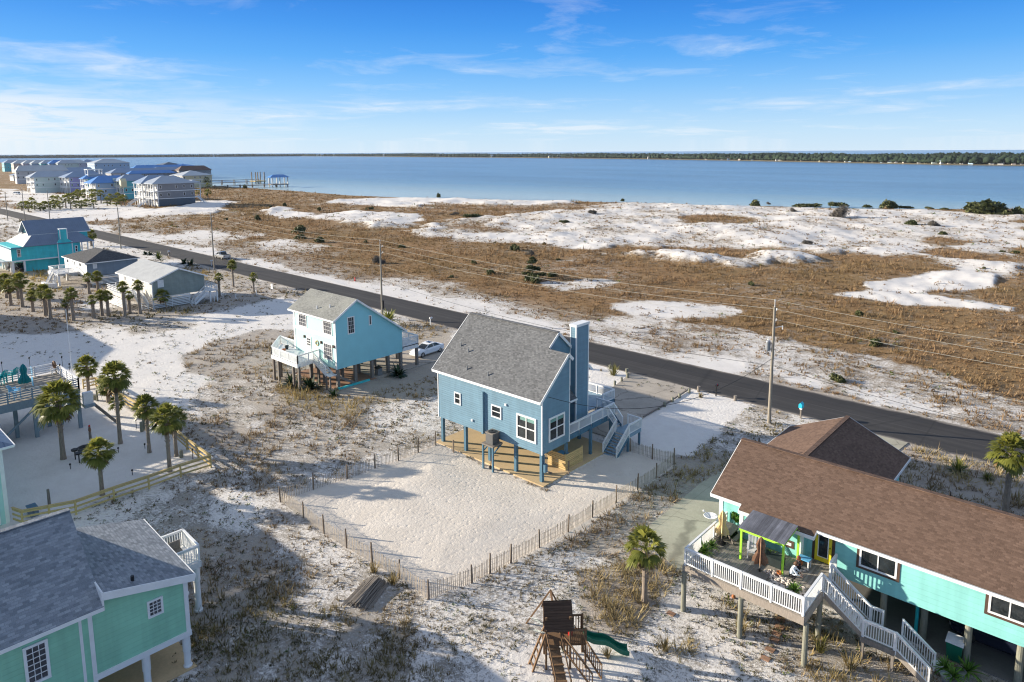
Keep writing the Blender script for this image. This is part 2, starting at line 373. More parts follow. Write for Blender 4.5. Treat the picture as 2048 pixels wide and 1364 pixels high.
M = {}
M['white'] = m_plain('white_paint', (0.78,0.78,0.77), 0.5, 0.05)
M['white_worn'] = m_plain('worn_white_paint', (0.70,0.70,0.70), 0.6, 0.12, 3.0)
M['blue_siding'] = m_siding('blue_lap_siding', (0.14,0.255,0.335), depth=0.014)
M['blue_plain'] = m_plain('blue_painted_wood', (0.075,0.165,0.235), 0.6, 0.12)
M['blue_step'] = m_plain('blue_grey_step', (0.22,0.32,0.40), 0.7, 0.12)
M['grey_shingle'] = m_shingle('grey_shingles', (0.105,0.107,0.110), (0.20,0.202,0.204))
M['lb_wall'] = m_plain('aqua_wall_paint', (0.27,0.60,0.66), 0.7, 0.04, 0.8)
M['lb_front'] = m_plain('pale_and_sunlit_aqua_paint', (0.44,0.69,0.655), 0.7, 0.04, 0.8)  # paler copy of the aqua wall, bright sun put into the colour
M['lb_shingle'] = m_shingle('pale_grey_shingles', (0.20,0.20,0.185), (0.32,0.32,0.295), (0.28,0.28,0.25))
M['tq_wall'] = m_siding('turquoise_wall_paint', (0.25,0.60,0.555), 0.30, 0.6, 0.05, depth=0.006)
M['brown_shingle'] = m_shingle('brown_shingles', (0.115,0.073,0.053), (0.185,0.120,0.088))
M['brown_trim'] = m_plain('dark_brown_trim', (0.085,0.05,0.035), 0.6, 0.15)
M['lime'] = m_plain('lime_green_paint', (0.40,0.78,0.06), 0.5, 0.08)
M['yellow_door'] = m_plain('yellow_door_paint', (0.75,0.60,0.03), 0.45, 0.05)
M['mint_wall'] = m_siding('mint_green_boards', (0.285,0.60,0.42), 0.25, 0.75, 0.06, depth=0.006)
M['slate_shingle'] = m_shingle('slate_blue_shingles', (0.17,0.19,0.215), (0.32,0.345,0.375), None, 0.15, 0.26)
M['aqua_siding'] = m_siding('bright_aqua_siding', (0.055,0.56,0.58), 0.2)
M['bluegrey_metal'] = m_metalroof('blue_grey_metal_roof', (0.16,0.21,0.29))
M['pale_metal'] = m_metalroof('pale_metal_roof', (0.46,0.46,0.44), 0.5, 0.5, 0.1)
M['dark_shingle'] = m_shingle('charcoal_shingles', (0.055,0.055,0.06), (0.11,0.11,0.11))
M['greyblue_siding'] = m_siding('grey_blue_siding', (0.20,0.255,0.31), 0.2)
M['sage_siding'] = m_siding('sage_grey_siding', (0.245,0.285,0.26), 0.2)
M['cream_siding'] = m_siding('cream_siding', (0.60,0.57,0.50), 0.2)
M['green_wall'] = m_siding('dark_green_wall', (0.02,0.10,0.035), 0.3, vertical=True)
M['weathered'] = m_wood('weathered_grey_wood', (0.24,0.21,0.18))
M['deckwood'] = m_planks('weathered_deck_boards', (0.30,0.27,0.23), 0.14, False)
M['deckfascia'] = m_wood('weathered_deck_beam', (0.34,0.29,0.24))
M['post_wood'] = m_wood('grey_green_post', (0.25,0.245,0.19))
M['pile_wood'] = m_wood('grey_piling', (0.22,0.19,0.165))
M['yellow_wood'] = m_planks('new_yellow_pine', (0.62,0.44,0.20), 0.14, True, 0.12)
M['fence_pine'] = m_wood('yellow_pine_rail', (0.56,0.42,0.19), 0.15)
M['slat'] = m_wood('sand_fence_slat', (0.40,0.34,0.27), 0.3)
M['slat_post'] = m_wood('sand_fence_post', (0.23,0.175,0.13), 0.25)
M['awning'] = m_planks('grey_awning_boards', (0.13,0.135,0.16), 0.17, False, 0.3)
M['play_wood'] = m_wood('stained_brown_wood', (0.20,0.12,0.065), 0.25)
M['play_roof'] = m_planks('brown_roof_boards', (0.085,0.05,0.032), 0.12, True, 0.25)
M['slide_green'] = m_plain('green_plastic', (0.008,0.13,0.075), 0.35, 0.08)
M['tan_slab'] = m_concrete('tan_concrete', (0.60,0.44,0.25), None, False, stain=0.18)
M['dark_slab'] = m_concrete('shade_toned_gravel_slab', (0.15,0.145,0.135), None, False)  # colour darkened so the carport floor reads as deep shade
M['concrete'] = m_concrete('driveway_concrete', (0.40,0.355,0.30), 6.0, True)
M['green_concrete'] = m_concrete('grey_green_concrete', (0.41,0.385,0.30), 5.0, True)
M['brick_paving'] = m_concrete('brick_red_paving', (0.34,0.20,0.13), 0.6, False, stain=0.35)
M['asphalt'] = m_asphalt()
M['glass'] = m_glass()
M['glass_drape_sheen'] = m_glass('window_glass_with_drapes_and_sheen', (0.05,0.05,0.055), 0.1)
M['teal_plastic'] = m_plain('teal_plastic', (0.01,0.36,0.37), 0.45, 0.1)
M['teal_cloth'] = m_plain('teal_cloth', (0.01,0.20,0.22), 0.8, 0.15, 6.0)
M['blue_plastic'] = m_plain('sky_blue_plastic', (0.12,0.38,0.62), 0.45, 0.1)
M['black'] = m_plain('black_metal', (0.015,0.015,0.017), 0.45, 0.2)
M['rubber'] = m_plain('black_rubber', (0.02,0.02,0.02), 0.8, 0.1)
M['grey_metal'] = m_plain('grey_metal', (0.32,0.33,0.34), 0.4, 0.1, 4.0, 0.5)
M['ac_metal'] = m_siding('dark_grey_louvre', (0.10,0.10,0.10), 0.05, 0.5, 0.1, depth=0.012)
M['car_white'] = m_plain('white_car_paint', (0.80,0.81,0.82), 0.12, 0.02, 0.5, 0.0, 0.6)
M['car_silver'] = m_plain('silver_car_paint', (0.42,0.43,0.44), 0.25, 0.03, 0.5, 0.4, 0.6)
M['car_dark'] = m_plain('dark_blue_car_paint', (0.02,0.025,0.045), 0.12, 0.05, 0.5, 0.2, 0.6)
M['chrome'] = m_plain('bright_metal', (0.6,0.6,0.6), 0.2, 0.05, 2.0, 0.9)
M['red'] = m_plain('red_paint', (0.55,0.02,0.02), 0.5, 0.08)
M['tail_red'] = m_plain('red_lamp_plastic', (0.35,0.01,0.01), 0.2, 0.05)
M['tan_cloth'] = m_plain('tan_cloth', (0.68,0.52,0.27), 0.85, 0.15, 8.0)
M['brown_cloth'] = m_plain('brown_cloth', (0.22,0.125,0.075), 0.85, 0.25, 8.0)
M['navy_cloth'] = m_plain('navy_cloth', (0.03,0.05,0.12), 0.85, 0.2, 8.0)
M['orange'] = m_plain('orange_terracotta', (0.45,0.14,0.04), 0.7, 0.15)
M['dark_pot'] = m_plain('dark_pot', (0.02,0.03,0.03), 0.6, 0.2)
M['shell'] = m_plain('shell_heap', (0.62,0.54,0.47), 0.8, 0.45, 14.0)
M['skin'] = m_plain('skin', (0.50,0.28,0.20), 0.6, 0.05)
M['hair'] = m_plain('brown_hair', (0.10,0.05,0.025), 0.6, 0.2, 10.0)
M['hair_red'] = m_plain('reddish_hair', (0.28,0.10,0.04), 0.6, 0.2, 10.0)
M['shirt_white'] = m_plain('pale_blue_shirt', (0.62,0.68,0.74), 0.85, 0.08, 5.0)
M['cloth_black'] = m_plain('black_clothes', (0.012,0.012,0.016), 0.85, 0.2)
M['mail_blue'] = m_plain('aqua_mailbox_paint', (0.03,0.48,0.62), 0.4, 0.06)
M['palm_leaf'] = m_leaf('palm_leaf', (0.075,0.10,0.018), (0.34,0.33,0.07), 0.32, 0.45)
M['palm_dead'] = m_leaf('dry_palm_leaf', (0.14,0.085,0.035), (0.26,0.17,0.07), 0.15, 0.7)
M['palm_trunk'] = m_wood('palm_trunk', (0.29,0.235,0.185), 0.35)
M['palm_boot'] = m_plain('palm_boots', (0.33,0.27,0.20), 0.85, 0.3, 10.0)
M['shrub_leaf'] = m_leaf('shrub_leaf', (0.034,0.050,0.018), (0.135,0.140,0.052), 0.15, 0.6)
M['cycad_leaf'] = m_leaf('cycad_leaf', (0.010,0.028,0.010), (0.035,0.075,0.025), 0.15, 0.45)
M['grey_twig'] = m_leaf('grey_twigs', (0.10,0.09,0.075), (0.19,0.17,0.145), 0.1, 0.9)
M['pot_leaf'] = m_leaf('bright_leaf', (0.03,0.09,0.015), (0.20,0.34,0.05), 0.25, 0.5)
M['grass'] = m_grass('dry_grass')
M['wire'] = m_plain('pale_wire', (0.42,0.40,0.34), 0.5, 0.05)
M['wire_dark'] = m_plain('dark_wire', (0.03,0.03,0.03), 0.6, 0.05)
M['pole_wood'] = m_wood('utility_pole_wood', (0.30,0.265,0.215), 0.2)

# ---------------------------------------------------------------- terrain
def vnoise(x, y, seed=0):
    xi = np.floor(x).astype(np.int64); yi = np.floor(y).astype(np.int64); xf = x-xi; yf = y-yi
    u = xf*xf*(3-2*xf); v = yf*yf*(3-2*yf)
    def h(a, b):
        n = (a*374761393 + b*668265263 + seed*1442695041) & 0x7fffffff
        n = ((n ^ (n >> 13))*1274126177) & 0x7fffffff
        return ((n ^ (n >> 16)) & 0xffff)/65535.0
    return (h(xi,yi)*(1-u)+h(xi+1,yi)*u)*(1-v)+(h(xi,yi+1)*(1-u)+h(xi+1,yi+1)*u)*v
def fbm(x, y, sc, oc=4, seed=0):
    r = np.zeros_like(x); a = 0.5; f = 1.0/sc
    for k in range(oc): r += a*vnoise(x*f+17.3*k, y*f-9.1*k, seed+k); a *= 0.5; f *= 2.03
    return r/(1-0.5**oc)
def sdf(poly, x, y):          # negative inside
    poly = np.array(poly); n = len(poly); d = np.full(x.shape, 1e18); s = np.ones(x.shape)
    for i in range(n):
        a = poly[i]; b = poly[i-1]; ex, ey = b-a; wx = x-a[0]; wy = y-a[1]
        t = np.clip((wx*ex+wy*ey)/(ex*ex+ey*ey+1e-12), 0, 1)
        d = np.minimum(d, (wx-ex*t)**2+(wy-ey*t)**2)
        c1 = y >= a[1]; c2 = y < b[1]; c3 = ex*wy > ey*wx
        s = np.where((c1 & c2 & c3) | (~c1 & ~c2 & ~c3), -s, s)
    return s*np.sqrt(d)
def W(pts): return [G(*p) for p in pts]
def smooth(a, b, x): t = np.clip((x-a)/(b-a), 0, 1); return t*t*(3-2*t)

def road_near(x): return 66.75-0.0127*x if np.isscalar(x) else 66.75-0.0127*x
ROADW = 7.75

SHORE = W([(2048,417),(1850,417),(1700,416),(1550,412),(1400,409),(1200,403),(1000,399),(800,394),(700,390),(650,386),(600,382),(560,379.5),(520,376.5),(480,374.5),(415,370.5),(404,352),(380,346),(330,340),(250,336),(200,335),(60,334)])
LAND = [(420,330),(260,322),(60,345)]+SHORE+[(-2600,560),(-3400,420),(-3400,-900),(600,-900)]
YARD = W([(873,892),(700,958),(562,988),(605,1030),(700,1098),(800,1155),(857,1197),(1150,1068),(1345,935),(1345,905),(1265,893),(1200,915),(1090,985)])
# (polygon, cover, softness in m)   cover 0 = bare sand, 1 = closed dry grass
REG = []
def reg(pts, c, soft, lawn=None): REG.append((W(pts), c, soft, lawn))
# beyond the road: dunes and marsh
reg([(680,404),(760,396),(900,394),(1060,399),(1170,401),(1150,408),(1000,413),(880,415),(760,412)], 0.10, 8)
reg([(600,432),(680,425),(760,427),(840,430),(850,440),(820,458),(760,452),(690,446),(640,440)], 0.12, 5)
reg([(820,458),(868,447),(960,436),(1010,432),(1080,424),(1130,415),(1200,409),(1330,407),(1400,412),(1560,414),(1700,418),(1900,424),(2048,431),(2048,562),(2000,552),(1960,540),(1900,528),(1880,520),(1840,512),(1750,508),(1680,508),(1600,506),(1530,502),(1480,500),(1400,500),(1330,500),(1250,497),(1180,507),(1080,488),(960,485),(880,478),(838,468)], 0.27, 4)
reg([(1180,507),(1250,512),(1340,520),(1440,530),(1530,530),(1600,520),(1590,512),(1520,505),(1420,508),(1300,502)], 0.2, 4)
reg([(1375,432),(1430,430),(1510,440),(1490,448),(1380,446)], 0.85, 5)
reg([(860,407),(1000,412),(1120,410),(1190,408),(1160,416),(1000,425),(880,424)], 0.8, 6)
reg([(1240,495),(1365,498),(1360,508),(1300,511),(1250,506)], 0.85, 4)
reg([(1395,502),(1440,499),(1520,508),(1530,517),(1440,521),(1400,512)], 0.9, 4)
reg([(1840,500),(1900,495),(2000,508),(2048,518),(2048,530),(1980,524),(1850,508)], 0.9, 4)
reg([(1870,478),(1950,485),(1930,492),(1880,488)], 0.8, 4)
reg([(890,440),(960,445),(985,462),(930,470),(895,460)], 0.6, 5)
reg([(1694,592),(1713,560),(1810,561),(1870,559),(1903,545),(1935,538),(1990,550),(1950,570),(1880,583),(1880,592),(1930,602),(2048,614),(2048,628),(1960,624),(1885,616),(1810,612),(1750,601)], 0.05, 1.8)
reg([(1190,608),(1240,600),(1320,602),(1450,604),(1490,612),(1500,625),(1470,640),(1400,645),(1300,635),(1210,620)], 0.22, 1.8)
reg([(1100,565),(1160,556),(1230,557),(1245,565),(1200,575),(1130,580)], 0.25, 1.8)
reg([(1335,660),(1400,655),(1440,680),(1400,690),(1350,675)], 0.3, 1.2)
reg([(470,560),(560,535),(700,570),(850,600),(1000,640),(1120,668),(1110,640),(1000,600),(860,572),(760,560),(640,520),(520,470),(330,430),(180,430)], 0.66, 5)
reg([(760,575),(900,590),(1050,625),(1100,660),(1000,640),(860,606)], 0.33, 3)
reg([(700,560),(800,552),(900,575),(880,595),(760,580)], 0.45, 3)
# far verge of the road
reg([(-100,395),(283,478),(560,541),(840,604),(1380,725),(2048,880),(2300,940),(2300,860),(2048,800),(1900,745),(1700,700),(1500,655),(1300,630),(1120,640),(980,618),(860,590),(720,560),(560,528),(420,500),(280,472),(100,430)], 0.45, 1.2)
reg([(-100,402),(283,478),(560,542),(840,605),(1380,727),(2048,882),(2300,942),(2300,915),(2048,850),(1380,708),(840,590),(560,530),(283,470),(-100,396)], 0.16, 0.8)
reg([(0,378),(110,386),(260,411),(310,419),(440,406),(455,414),(420,430),(300,432),(180,442),(90,426),(0,402)], 0.12, 5)
reg([(250,462),(330,472),(400,462),(480,476),(420,492),(330,486)], 0.25, 3)
reg([(520,470),(600,480),(640,500),(560,505)], 0.35, 4)
reg([(380,404),(455,399),(465,404),(400,412)], 0.05, 3)
reg([(533,422),(560,418),(600,424),(640,430),(600,436),(550,432)], 0.15, 4)
# this side of the road
reg([(-200,560),(300,560),(345,620),(160,652),(-200,665)], 0.85, 3)
reg([(-150,545),(110,538),(125,570),(110,590),(-150,610)], 0.95, 1.5, 0.9)
reg([(385,545),(480,545),(500,560),(430,570)], 0.9, 1.5, 0.5)
reg([(300,520),(390,545),(430,560),(380,560),(300,530)], 0.95, 1.0, 0.8)
reg([(200,470),(300,500),(345,520),(250,520),(150,480)], 0.3, 2)
reg([(170,600),(215,595),(270,615),(200,640)], 0.2, 2)
reg([(330,612),(540,582),(585,590),(350,632),(-100,672),(-100,645)], 0.85, 1.5)
reg([(430,560),(560,560),(600,580),(560,592),(440,590)], 0.62, 2)
reg([(-200,700),(-200,668),(120,664),(300,648),(440,622),(560,592),(600,600),(600,690),(480,690),(380,705),(420,750),(380,800),(430,850),(300,800),(170,750),(0,725),(-200,725)], 0.10, 1.5)
reg([(375,710),(430,682),(520,662),(600,665),(560,740),(470,760),(390,742)], 0.82, 1.2)
reg([(240,655),(330,642),(385,650),(260,672)], 0.6, 1.5)
reg([(100,650),(160,640),(220,655),(120,670)], 0.5, 1.5)
reg([(430,760),(600,760),(870,740),(872,870),(560,965),(440,930),(380,850)], 0.55, 1.5)
reg([(370,850),(440,830),(520,870),(470,900),(400,890)], 0.85, 1.0)
reg([(480,800),(600,790),(620,830),(540,850)], 0.75, 1.0)
reg([(540,735),(680,790),(870,725),(875,800),(700,835),(560,805)], 0.85, 1.5, 0.35)
reg([(730,810),(870,800),(874,850),(760,860)], 0.35, 1.0)
reg([(830,640),(905,655),(880,690),(835,690),(800,650)], 0.85, 0.8, 0.3)
reg([(425,940),(560,985),(620,1045),(855,1205),(700,1260),(500,1364),(380,1364),(380,1200),(300,1040)], 0.50, 1.0)
reg([(380,1060),(520,1000),(575,1090),(560,1230),(430,1330),(390,1200)], 0.70, 0.8)
reg([(560,1060),(650,1060),(770,1150),(700,1210),(600,1150)], 0.42, 0.8)
reg([(400,1364),(560,1230),(760,1230),(880,1364)], 0.58, 0.8)
reg([(430,1020),(470,990),(540,1010),(500,1060),(440,1050)], 0.25, 0.8)
reg([(860,1200),(1340,935),(1385,960),(1330,1040),(1250,1080),(1080,1095),(950,1190)], 0.62, 0.8)
reg([(880,1210),(1080,1095),(1240,1120),(1250,1420),(820,1420)], 0.40, 0.8)
reg([(1000,1330),(1240,1230),(1330,1260),(1320,1420),(1000,1420)], 0.10, 0.8)
reg([(1170,1150),(1260,1120),(1385,1110),(1375,1250),(1290,1265),(1200,1255)], 0.88, 0.6)
reg([(1250,990),(1330,940),(1400,865),(1490,808),(1530,800),(1600,840),(1600,880),(1460,890),(1425,965),(1340,1015)], 0.74, 0.8, 0.15)
reg([(1480,812),(1600,842),(1610,870),(1540,880),(1440,900),(1480,850)], 0.45, 0.8)
reg([(1170,715),(1240,735),(1300,800),(1400,778),(1520,812),(1490,822),(1430,850),(1370,905),(1290,895),(1240,860),(1180,800)], 0.02, 0.5)
reg([(1780,860),(1950,905),(2100,950),(2100,1080),(1850,1000)], 0.88, 1.0)
reg([(1690,840),(1780,855),(1950,908),(2048,940),(2048,955),(1900,905),(1760,880)], 0.35, 0.6)
reg([(1370,1150),(1620,1240),(1900,1420),(1250,1420),(1300,1270)], 0.30, 0.8)
reg([(1580,1200),(1700,1250),(1800,1330),(1850,1420),(1620,1420),(1560,1290)], 0.6, 0.6, 0.2)
reg([(20,1052),(425,930),(355,878),(170,768),(0,700),(-300,720),(-300,1060)], 0.015, 0.35)
REG.append((YARD, 0.0, 0.25, None))
def masks(x, y):
    yr = road_near(x)
    beyond = smooth(yr+ROADW-1, yr+ROADW+2, y)
    big = fbm(x, y, 9.0, 4, 3)
    cov = 0.9*beyond + (1-beyond)*np.clip(0.5+(big-0.5)*1.6, 0.1, 0.95)
    lawn = 0.18*beyond*fbm(x, y, 40.0, 3, 8)
    wob = (fbm(x, y, 14.0, 5, 21)-0.5)*1.3
    for poly, c, soft, lw in REG:
        p = np.array(poly); m = soft*2.5
        sel = (x > p[:,0].min()-m) & (x < p[:,0].max()+m) & (y > p[:,1].min()-m) & (y < p[:,1].max()+m)
        if not sel.any(): continue
        d = sdf(poly, x[sel], y[sel]) + wob[sel]*(soft*1.6+np.where(beyond[sel] > 0.5, 9.0, 2.2))*(0 if soft < 0.4 else 1)
        w = 1-smooth(-soft*0.5, soft, d)
        cov[sel] = cov[sel]*(1-w)+c*w
        if lw is not None: lawn[sel] = lawn[sel]*(1-w)+lw*w
        else: lawn[sel] = lawn[sel]*(1-w*0.8)
    rag = fbm(x, y, 11.0, 4, 201)-0.5
    cov = np.where(beyond > 0.5, cov+rag*0.75*smooth(0.02, 0.12, cov), cov)
    return np.clip(cov, 0, 1), np.clip(lawn, 0, 1)
def height(x, y, cov=None):
    yr = road_near(x); far = smooth(yr+ROADW+14, yr+ROADW+60, y)
    r = np.hypot(x, y)
    if cov is None: cov, _ = masks(x, y)
    h = (fbm(x, y, 3.5, 3, 5)-0.5)*0.16*(1-far)*smooth(0.0, 0.15, cov)
    dune = np.maximum(0, fbm(x, y, 30.0, 5, 31)-0.40)*4.2 + (fbm(x, y, 9.0, 4, 77)-0.5)*0.9
    h = h + far*(dune*(1-smooth(0.1, 0.95, cov))*smooth(-430, -330, x) + (fbm(x, y, 5.0, 3, 41)-0.5)*0.5)
    ins = -sdf(YARD, x, y); h = h + np.where(ins > 0, smooth(0.3, 5, ins)*(fbm(x, y, 8.0, 2, 61)*0.35), 0)
    onroad = (1-smooth(ROADW/2+0.5, ROADW/2+2.5, np.abs(y-(yr+ROADW/2))))
    h = h*(1-onroad)
    return h
GZ = lambda x, y: float(height(np.array([float(x)]), np.array([float(y)]))[0])
def GP(px, py): x, y = G(px, py); return x, y, GZ(x, y)

def grid_mesh(name, X, Y, Z, mat, wrap=False, attrs=None):
    nr, nc = X.shape; v = np.stack([X, Y, Z], -1).reshape(-1, 3).astype(np.float32)
    i = np.arange(nr*nc).reshape(nr, nc)
    if wrap: j = np.roll(i, -1, 1); a = i[:-1]; b = j[:-1]; c = j[1:]; d = i[1:]
    else: a = i[:-1, :-1]; b = i[:-1, 1:]; c = i[1:, 1:]; d = i[1:, :-1]
    q = np.stack([a, b, c, d], -1).reshape(-1, 4)
    me = bpy.data.meshes.new(name); me.vertices.add(len(v)); me.vertices.foreach_set('co', v.ravel())
    me.loops.add(q.size); me.loops.foreach_set('vertex_index', q.ravel().astype(np.int32))
    me.polygons.add(len(q)); me.polygons.foreach_set('loop_start', np.arange(0, q.size, 4, dtype=np.int32))
    try: me.polygons.foreach_set('loop_total', np.full(len(q), 4, np.int32))
    except Exception: pass
    me.polygons.foreach_set('use_smooth', np.ones(len(q), bool))
    for an, arr in (attrs or {}).items():
        ca = me.color_attributes.new(an, 'FLOAT_COLOR', 'POINT')
        ca.data.foreach_set('color', np.concatenate([arr.reshape(-1, 3), np.ones((arr.reshape(-1, 3).shape[0], 1))], 1).astype(np.float32).ravel())
    me.materials.append(mat); me.update(); me.validate()
    o = bpy.data.objects.new(name, me); COL.objects.link(o); return o

def m_ground():
    m, t, p = newmat('sand_and_dry_grass'); w = wpos(t)
    at = nd(t, 'ShaderNodeSeparateColor', {0: nd(t, 'ShaderNodeVertexColor', layer_name='mask').outputs[0]})
    cov, lawn, yard = at.outputs[0], at.outputs[1], at.outputs[2]
    sep = nd(t, 'ShaderNodeSeparateXYZ', {0: w})
    w2 = nd(t, 'ShaderNodeCombineXYZ', {0: sep.outputs[0], 1: sep.outputs[1], 2: 0.0}).outputs[0]
    n1 = nd(t, 'ShaderNodeTexNoise', {'Vector': w2, 'Scale': 0.55, 'Detail': 8.0, 'Roughness': 0.68})
    n2 = nd(t, 'ShaderNodeTexNoise', {'Vector': w2, 'Scale': 4.5, 'Detail': 6.0, 'Roughness': 0.72})
    n3 = nd(t, 'ShaderNodeTexNoise', {'Vector': w2, 'Scale': 0.045, 'Detail': 5.0, 'Roughness': 0.6})
    n4 = nd(t, 'ShaderNodeTexNoise', {'Vector': w2, 'Scale': 18.0, 'Detail': 4.0, 'Roughness': 0.7})
    s = mth(t, 'ADD', mth(t, 'MULTIPLY', n1.outputs[0], 0.36), mth(t, 'ADD', mth(t, 'MULTIPLY', n2.outputs[0], 0.34), mth(t, 'MULTIPLY', n4.outputs[0], 0.30)))
    s = mth(t, 'ADD', mth(t, 'MULTIPLY', mth(t, 'SUBTRACT', s, 0.5), 4.4), cov)
    fac = ramp(t, s, [(0.42, 0.0), (0.53, 0.6), (0.68, 1.0)])
    fac = mth(t, 'MULTIPLY', fac, ramp(t, cov, [(0.0, 0.0), (0.06, 1.0)]))
    bey = nd(t, 'ShaderNodeMapRange', {0: mth(t, 'ADD', sep.outputs[1], mth(t, 'MULTIPLY', sep.outputs[0], 0.0127)), 1: 72.0, 2: 92.0}).outputs[0]
    fac = mth(t, 'MULTIPLY', fac, mth(t, 'ADD', 0.6, mth(t, 'MULTIPLY', bey, 0.4)))
    sand = ramp(t, n1.outputs[0], [(0.3, (0.68,0.64,0.60)), (0.7, (0.79,0.755,0.715))])
    sand = mixc(t, yard, sand, ramp(t, n1.outputs[0], [(0.3, (0.60,0.53,0.45)), (0.7, (0.70,0.625,0.54))]))
    sand = mixc(t, 1.0, sand, ramp(t, n4.outputs[0], [(0.3, 0.90), (0.7, 1.07)]), 'MULTIPLY')
    litter = mixc(t, mth(t, 'MULTIPLY', ramp(t, n2.outputs[0], [(0.5, 0.0), (0.7, 0.6)]), ramp(t, cov, [(0.03, 0.0), (0.4, 1.0)])), sand, (0.30,0.235,0.18))
    brown = ramp(t, n2.outputs[0], [(0.25, (0.17,0.10,0.052)), (0.5, (0.29,0.175,0.09)), (0.75, (0.38,0.24,0.13))])
    brown = mixc(t, ramp(t, n3.outputs[0], [(0.35, 0.0), (0.65, 0.65)]), brown, ramp(t, n2.outputs[0], [(0.25, (0.12,0.085,0.038)), (0.75, (0.30,0.205,0.105))]))
    bey = nd(t, 'ShaderNodeMapRange', {0: mth(t, 'ADD', sep.outputs[1], mth(t, 'MULTIPLY', sep.outputs[0], 0.0127)), 1: 72.0, 2: 92.0}).outputs[0]
    near = ramp(t, n2.outputs[0], [(0.25, (0.13,0.095,0.066)), (0.5, (0.24,0.178,0.125)), (0.75, (0.38,0.295,0.215))])
    near = mixc(t, ramp(t, n1.outputs[0], [(0.45, 0.0), (0.7, 0.6)]), near, (0.22,0.185,0.105))
    brown = mixc(t, bey, near, brown)
    lw = ramp(t, n2.outputs[0], [(0.3, (0.20,0.14,0.035)), (0.7, (0.36,0.25,0.07))])
    veg = mixc(t, lawn, brown, lw)
    c = mixc(t, fac, litter, veg)
    t.links.new(c, p.inputs['Base Color']); p.inputs['Roughness'].default_value = 0.95; p.inputs['Specular IOR Level'].default_value = 0.12
    # footprints and ripples in the sand, tussocks in the grass
    vo = nd(t, 'ShaderNodeTexVoronoi', {'Vector': w2, 'Scale': 2.6, 'Randomness': 1.0}, feature='SMOOTH_F1')
    foot = ramp(t, vo.outputs['Distance'], [(0.0, 0.0), (0.22, 0.75), (0.4, 1.0)])
    h = mth(t, 'ADD', mth(t, 'MULTIPLY', foot, 0.035), mth(t, 'MULTIPLY', n2.outputs[0], 0.06))
    h = mth(t, 'ADD', h, mth(t, 'MULTIPLY', n4.outputs[0], 0.012))
    h = mth(t, 'ADD', h, mth(t, 'MULTIPLY', mth(t, 'MULTIPLY', fac, n2.outputs[0]), 0.22))
    bump(t, p, h, 1.0, 0.85); return m
M['ground'] = m_ground()
def build_ground():
    hd = math.atan2(RW[2][1], RW[2][0])
    fine = np.radians(np.arange(-55, 55.001, 0.115)); coarse = np.radians(np.arange(58, 302.1, 4.0))
    ang = np.concatenate([fine, coarse])+hd
    rr = np.concatenate([[0.5, 3, 6, 9, 12], 14*np.exp(np.arange(0, math.log(3800/14), 0.0088))])
    A, Rr = np.meshgrid(ang, rr); X = Rr*np.cos(A); Y = Rr*np.sin(A)
    x = X.ravel(); y = Y.ravel()
    cov, lawn = masks(x, y)
    Z = height(x, y, cov)
    d = sdf(LAND, x, y)
    edge = smooth(-14, -2, d); Z = Z*(1-edge*0.8); Z = np.where(d > -3, Z - smooth(-3, 30, d)*5.0 - smooth(-3, 3, d)*0.5, Z)
    yard = (sdf(YARD, x, y) < 0.2).astype(float)
    col = np.stack([cov, lawn, yard*0.8], -1)
    o = grid_mesh('ground', X, Y, Z.reshape(X.shape), M['ground'], True, {'mask': col}); o['kind'] = 'structure'; return o
build_ground()

# water of the sound, out to the horizon
def m_water():
    m, t, p = newmat('sound_water'); w = wpos(t); s = nd(t, 'ShaderNodeSeparateXYZ', {0: w})
    # depth grows away from the near shore: shore runs roughly through (-150,303) and (-530,258)
    sx, sy = s.outputs[0], s.outputs[1]
    d = mth(t, 'SUBTRACT', sy, mth(t, 'ADD', 318.0, mth(t, 'MULTIPLY', sx, 0.11)))
    n = nd(t, 'ShaderNodeTexNoise', {'Vector': nd(t, 'ShaderNodeMapping', {0: w, 'Scale': (0.004, 0.012, 1.0), 'Rotation': (0, 0, 0.1)}).outputs[0], 'Scale': 1.0, 'Detail': 5.0})
    dd = mth(t, 'ADD', d, mth(t, 'MULTIPLY', mth(t, 'SUBTRACT', n.outputs[0], 0.5), 160.0))
    k = nd(t, 'ShaderNodeMapRange', {0: dd, 1: 20.0, 2: 230.0}).outputs[0]
    c = ramp(t, k, [(0.0, (0.40,0.50,0.52)), (0.25, (0.27,0.40,0.47)), (0.55, (0.165,0.29,0.40)), (1.0, (0.125,0.235,0.355))])
    c = mixc(t, 1.0, c, ramp(t, n.outputs[0], [(0.3, 0.85), (0.7, 1.15)]), 'MULTIPLY')
    t.links.new(c, p.inputs['Base Color']); p.inputs['Roughness'].default_value = 0.22; p.inputs['IOR'].default_value = 1.33; p.inputs['Specular IOR Level'].default_value = 0.38
    b = nd(t, 'ShaderNodeTexNoise', {'Vector': nd(t, 'ShaderNodeMapping', {0: w, 'Scale': (0.12, 0.30, 1.0), 'Rotation': (0, 0, 0.35)}).outputs[0], 'Scale': 1.0, 'Detail': 7.0, 'Roughness': 0.7})
    bump(t, p, b.outputs[0], 2.2, 0.7); return m
M['water'] = m_water()
hd0 = math.atan2(RW[2][1], RW[2][0])
aa = np.linspace(-1.25, 1.25, 140)+hd0; rr = np.concatenate([np.linspace(150, 3000, 60), np.geomspace(3300, 45000, 24)])
A_, R_ = np.meshgrid(aa, rr)
wo = grid_mesh('water', R_*np.cos(A_), R_*np.sin(A_), np.full(A_.shape, -0.55), M['water']); wo['kind'] = 'structure'

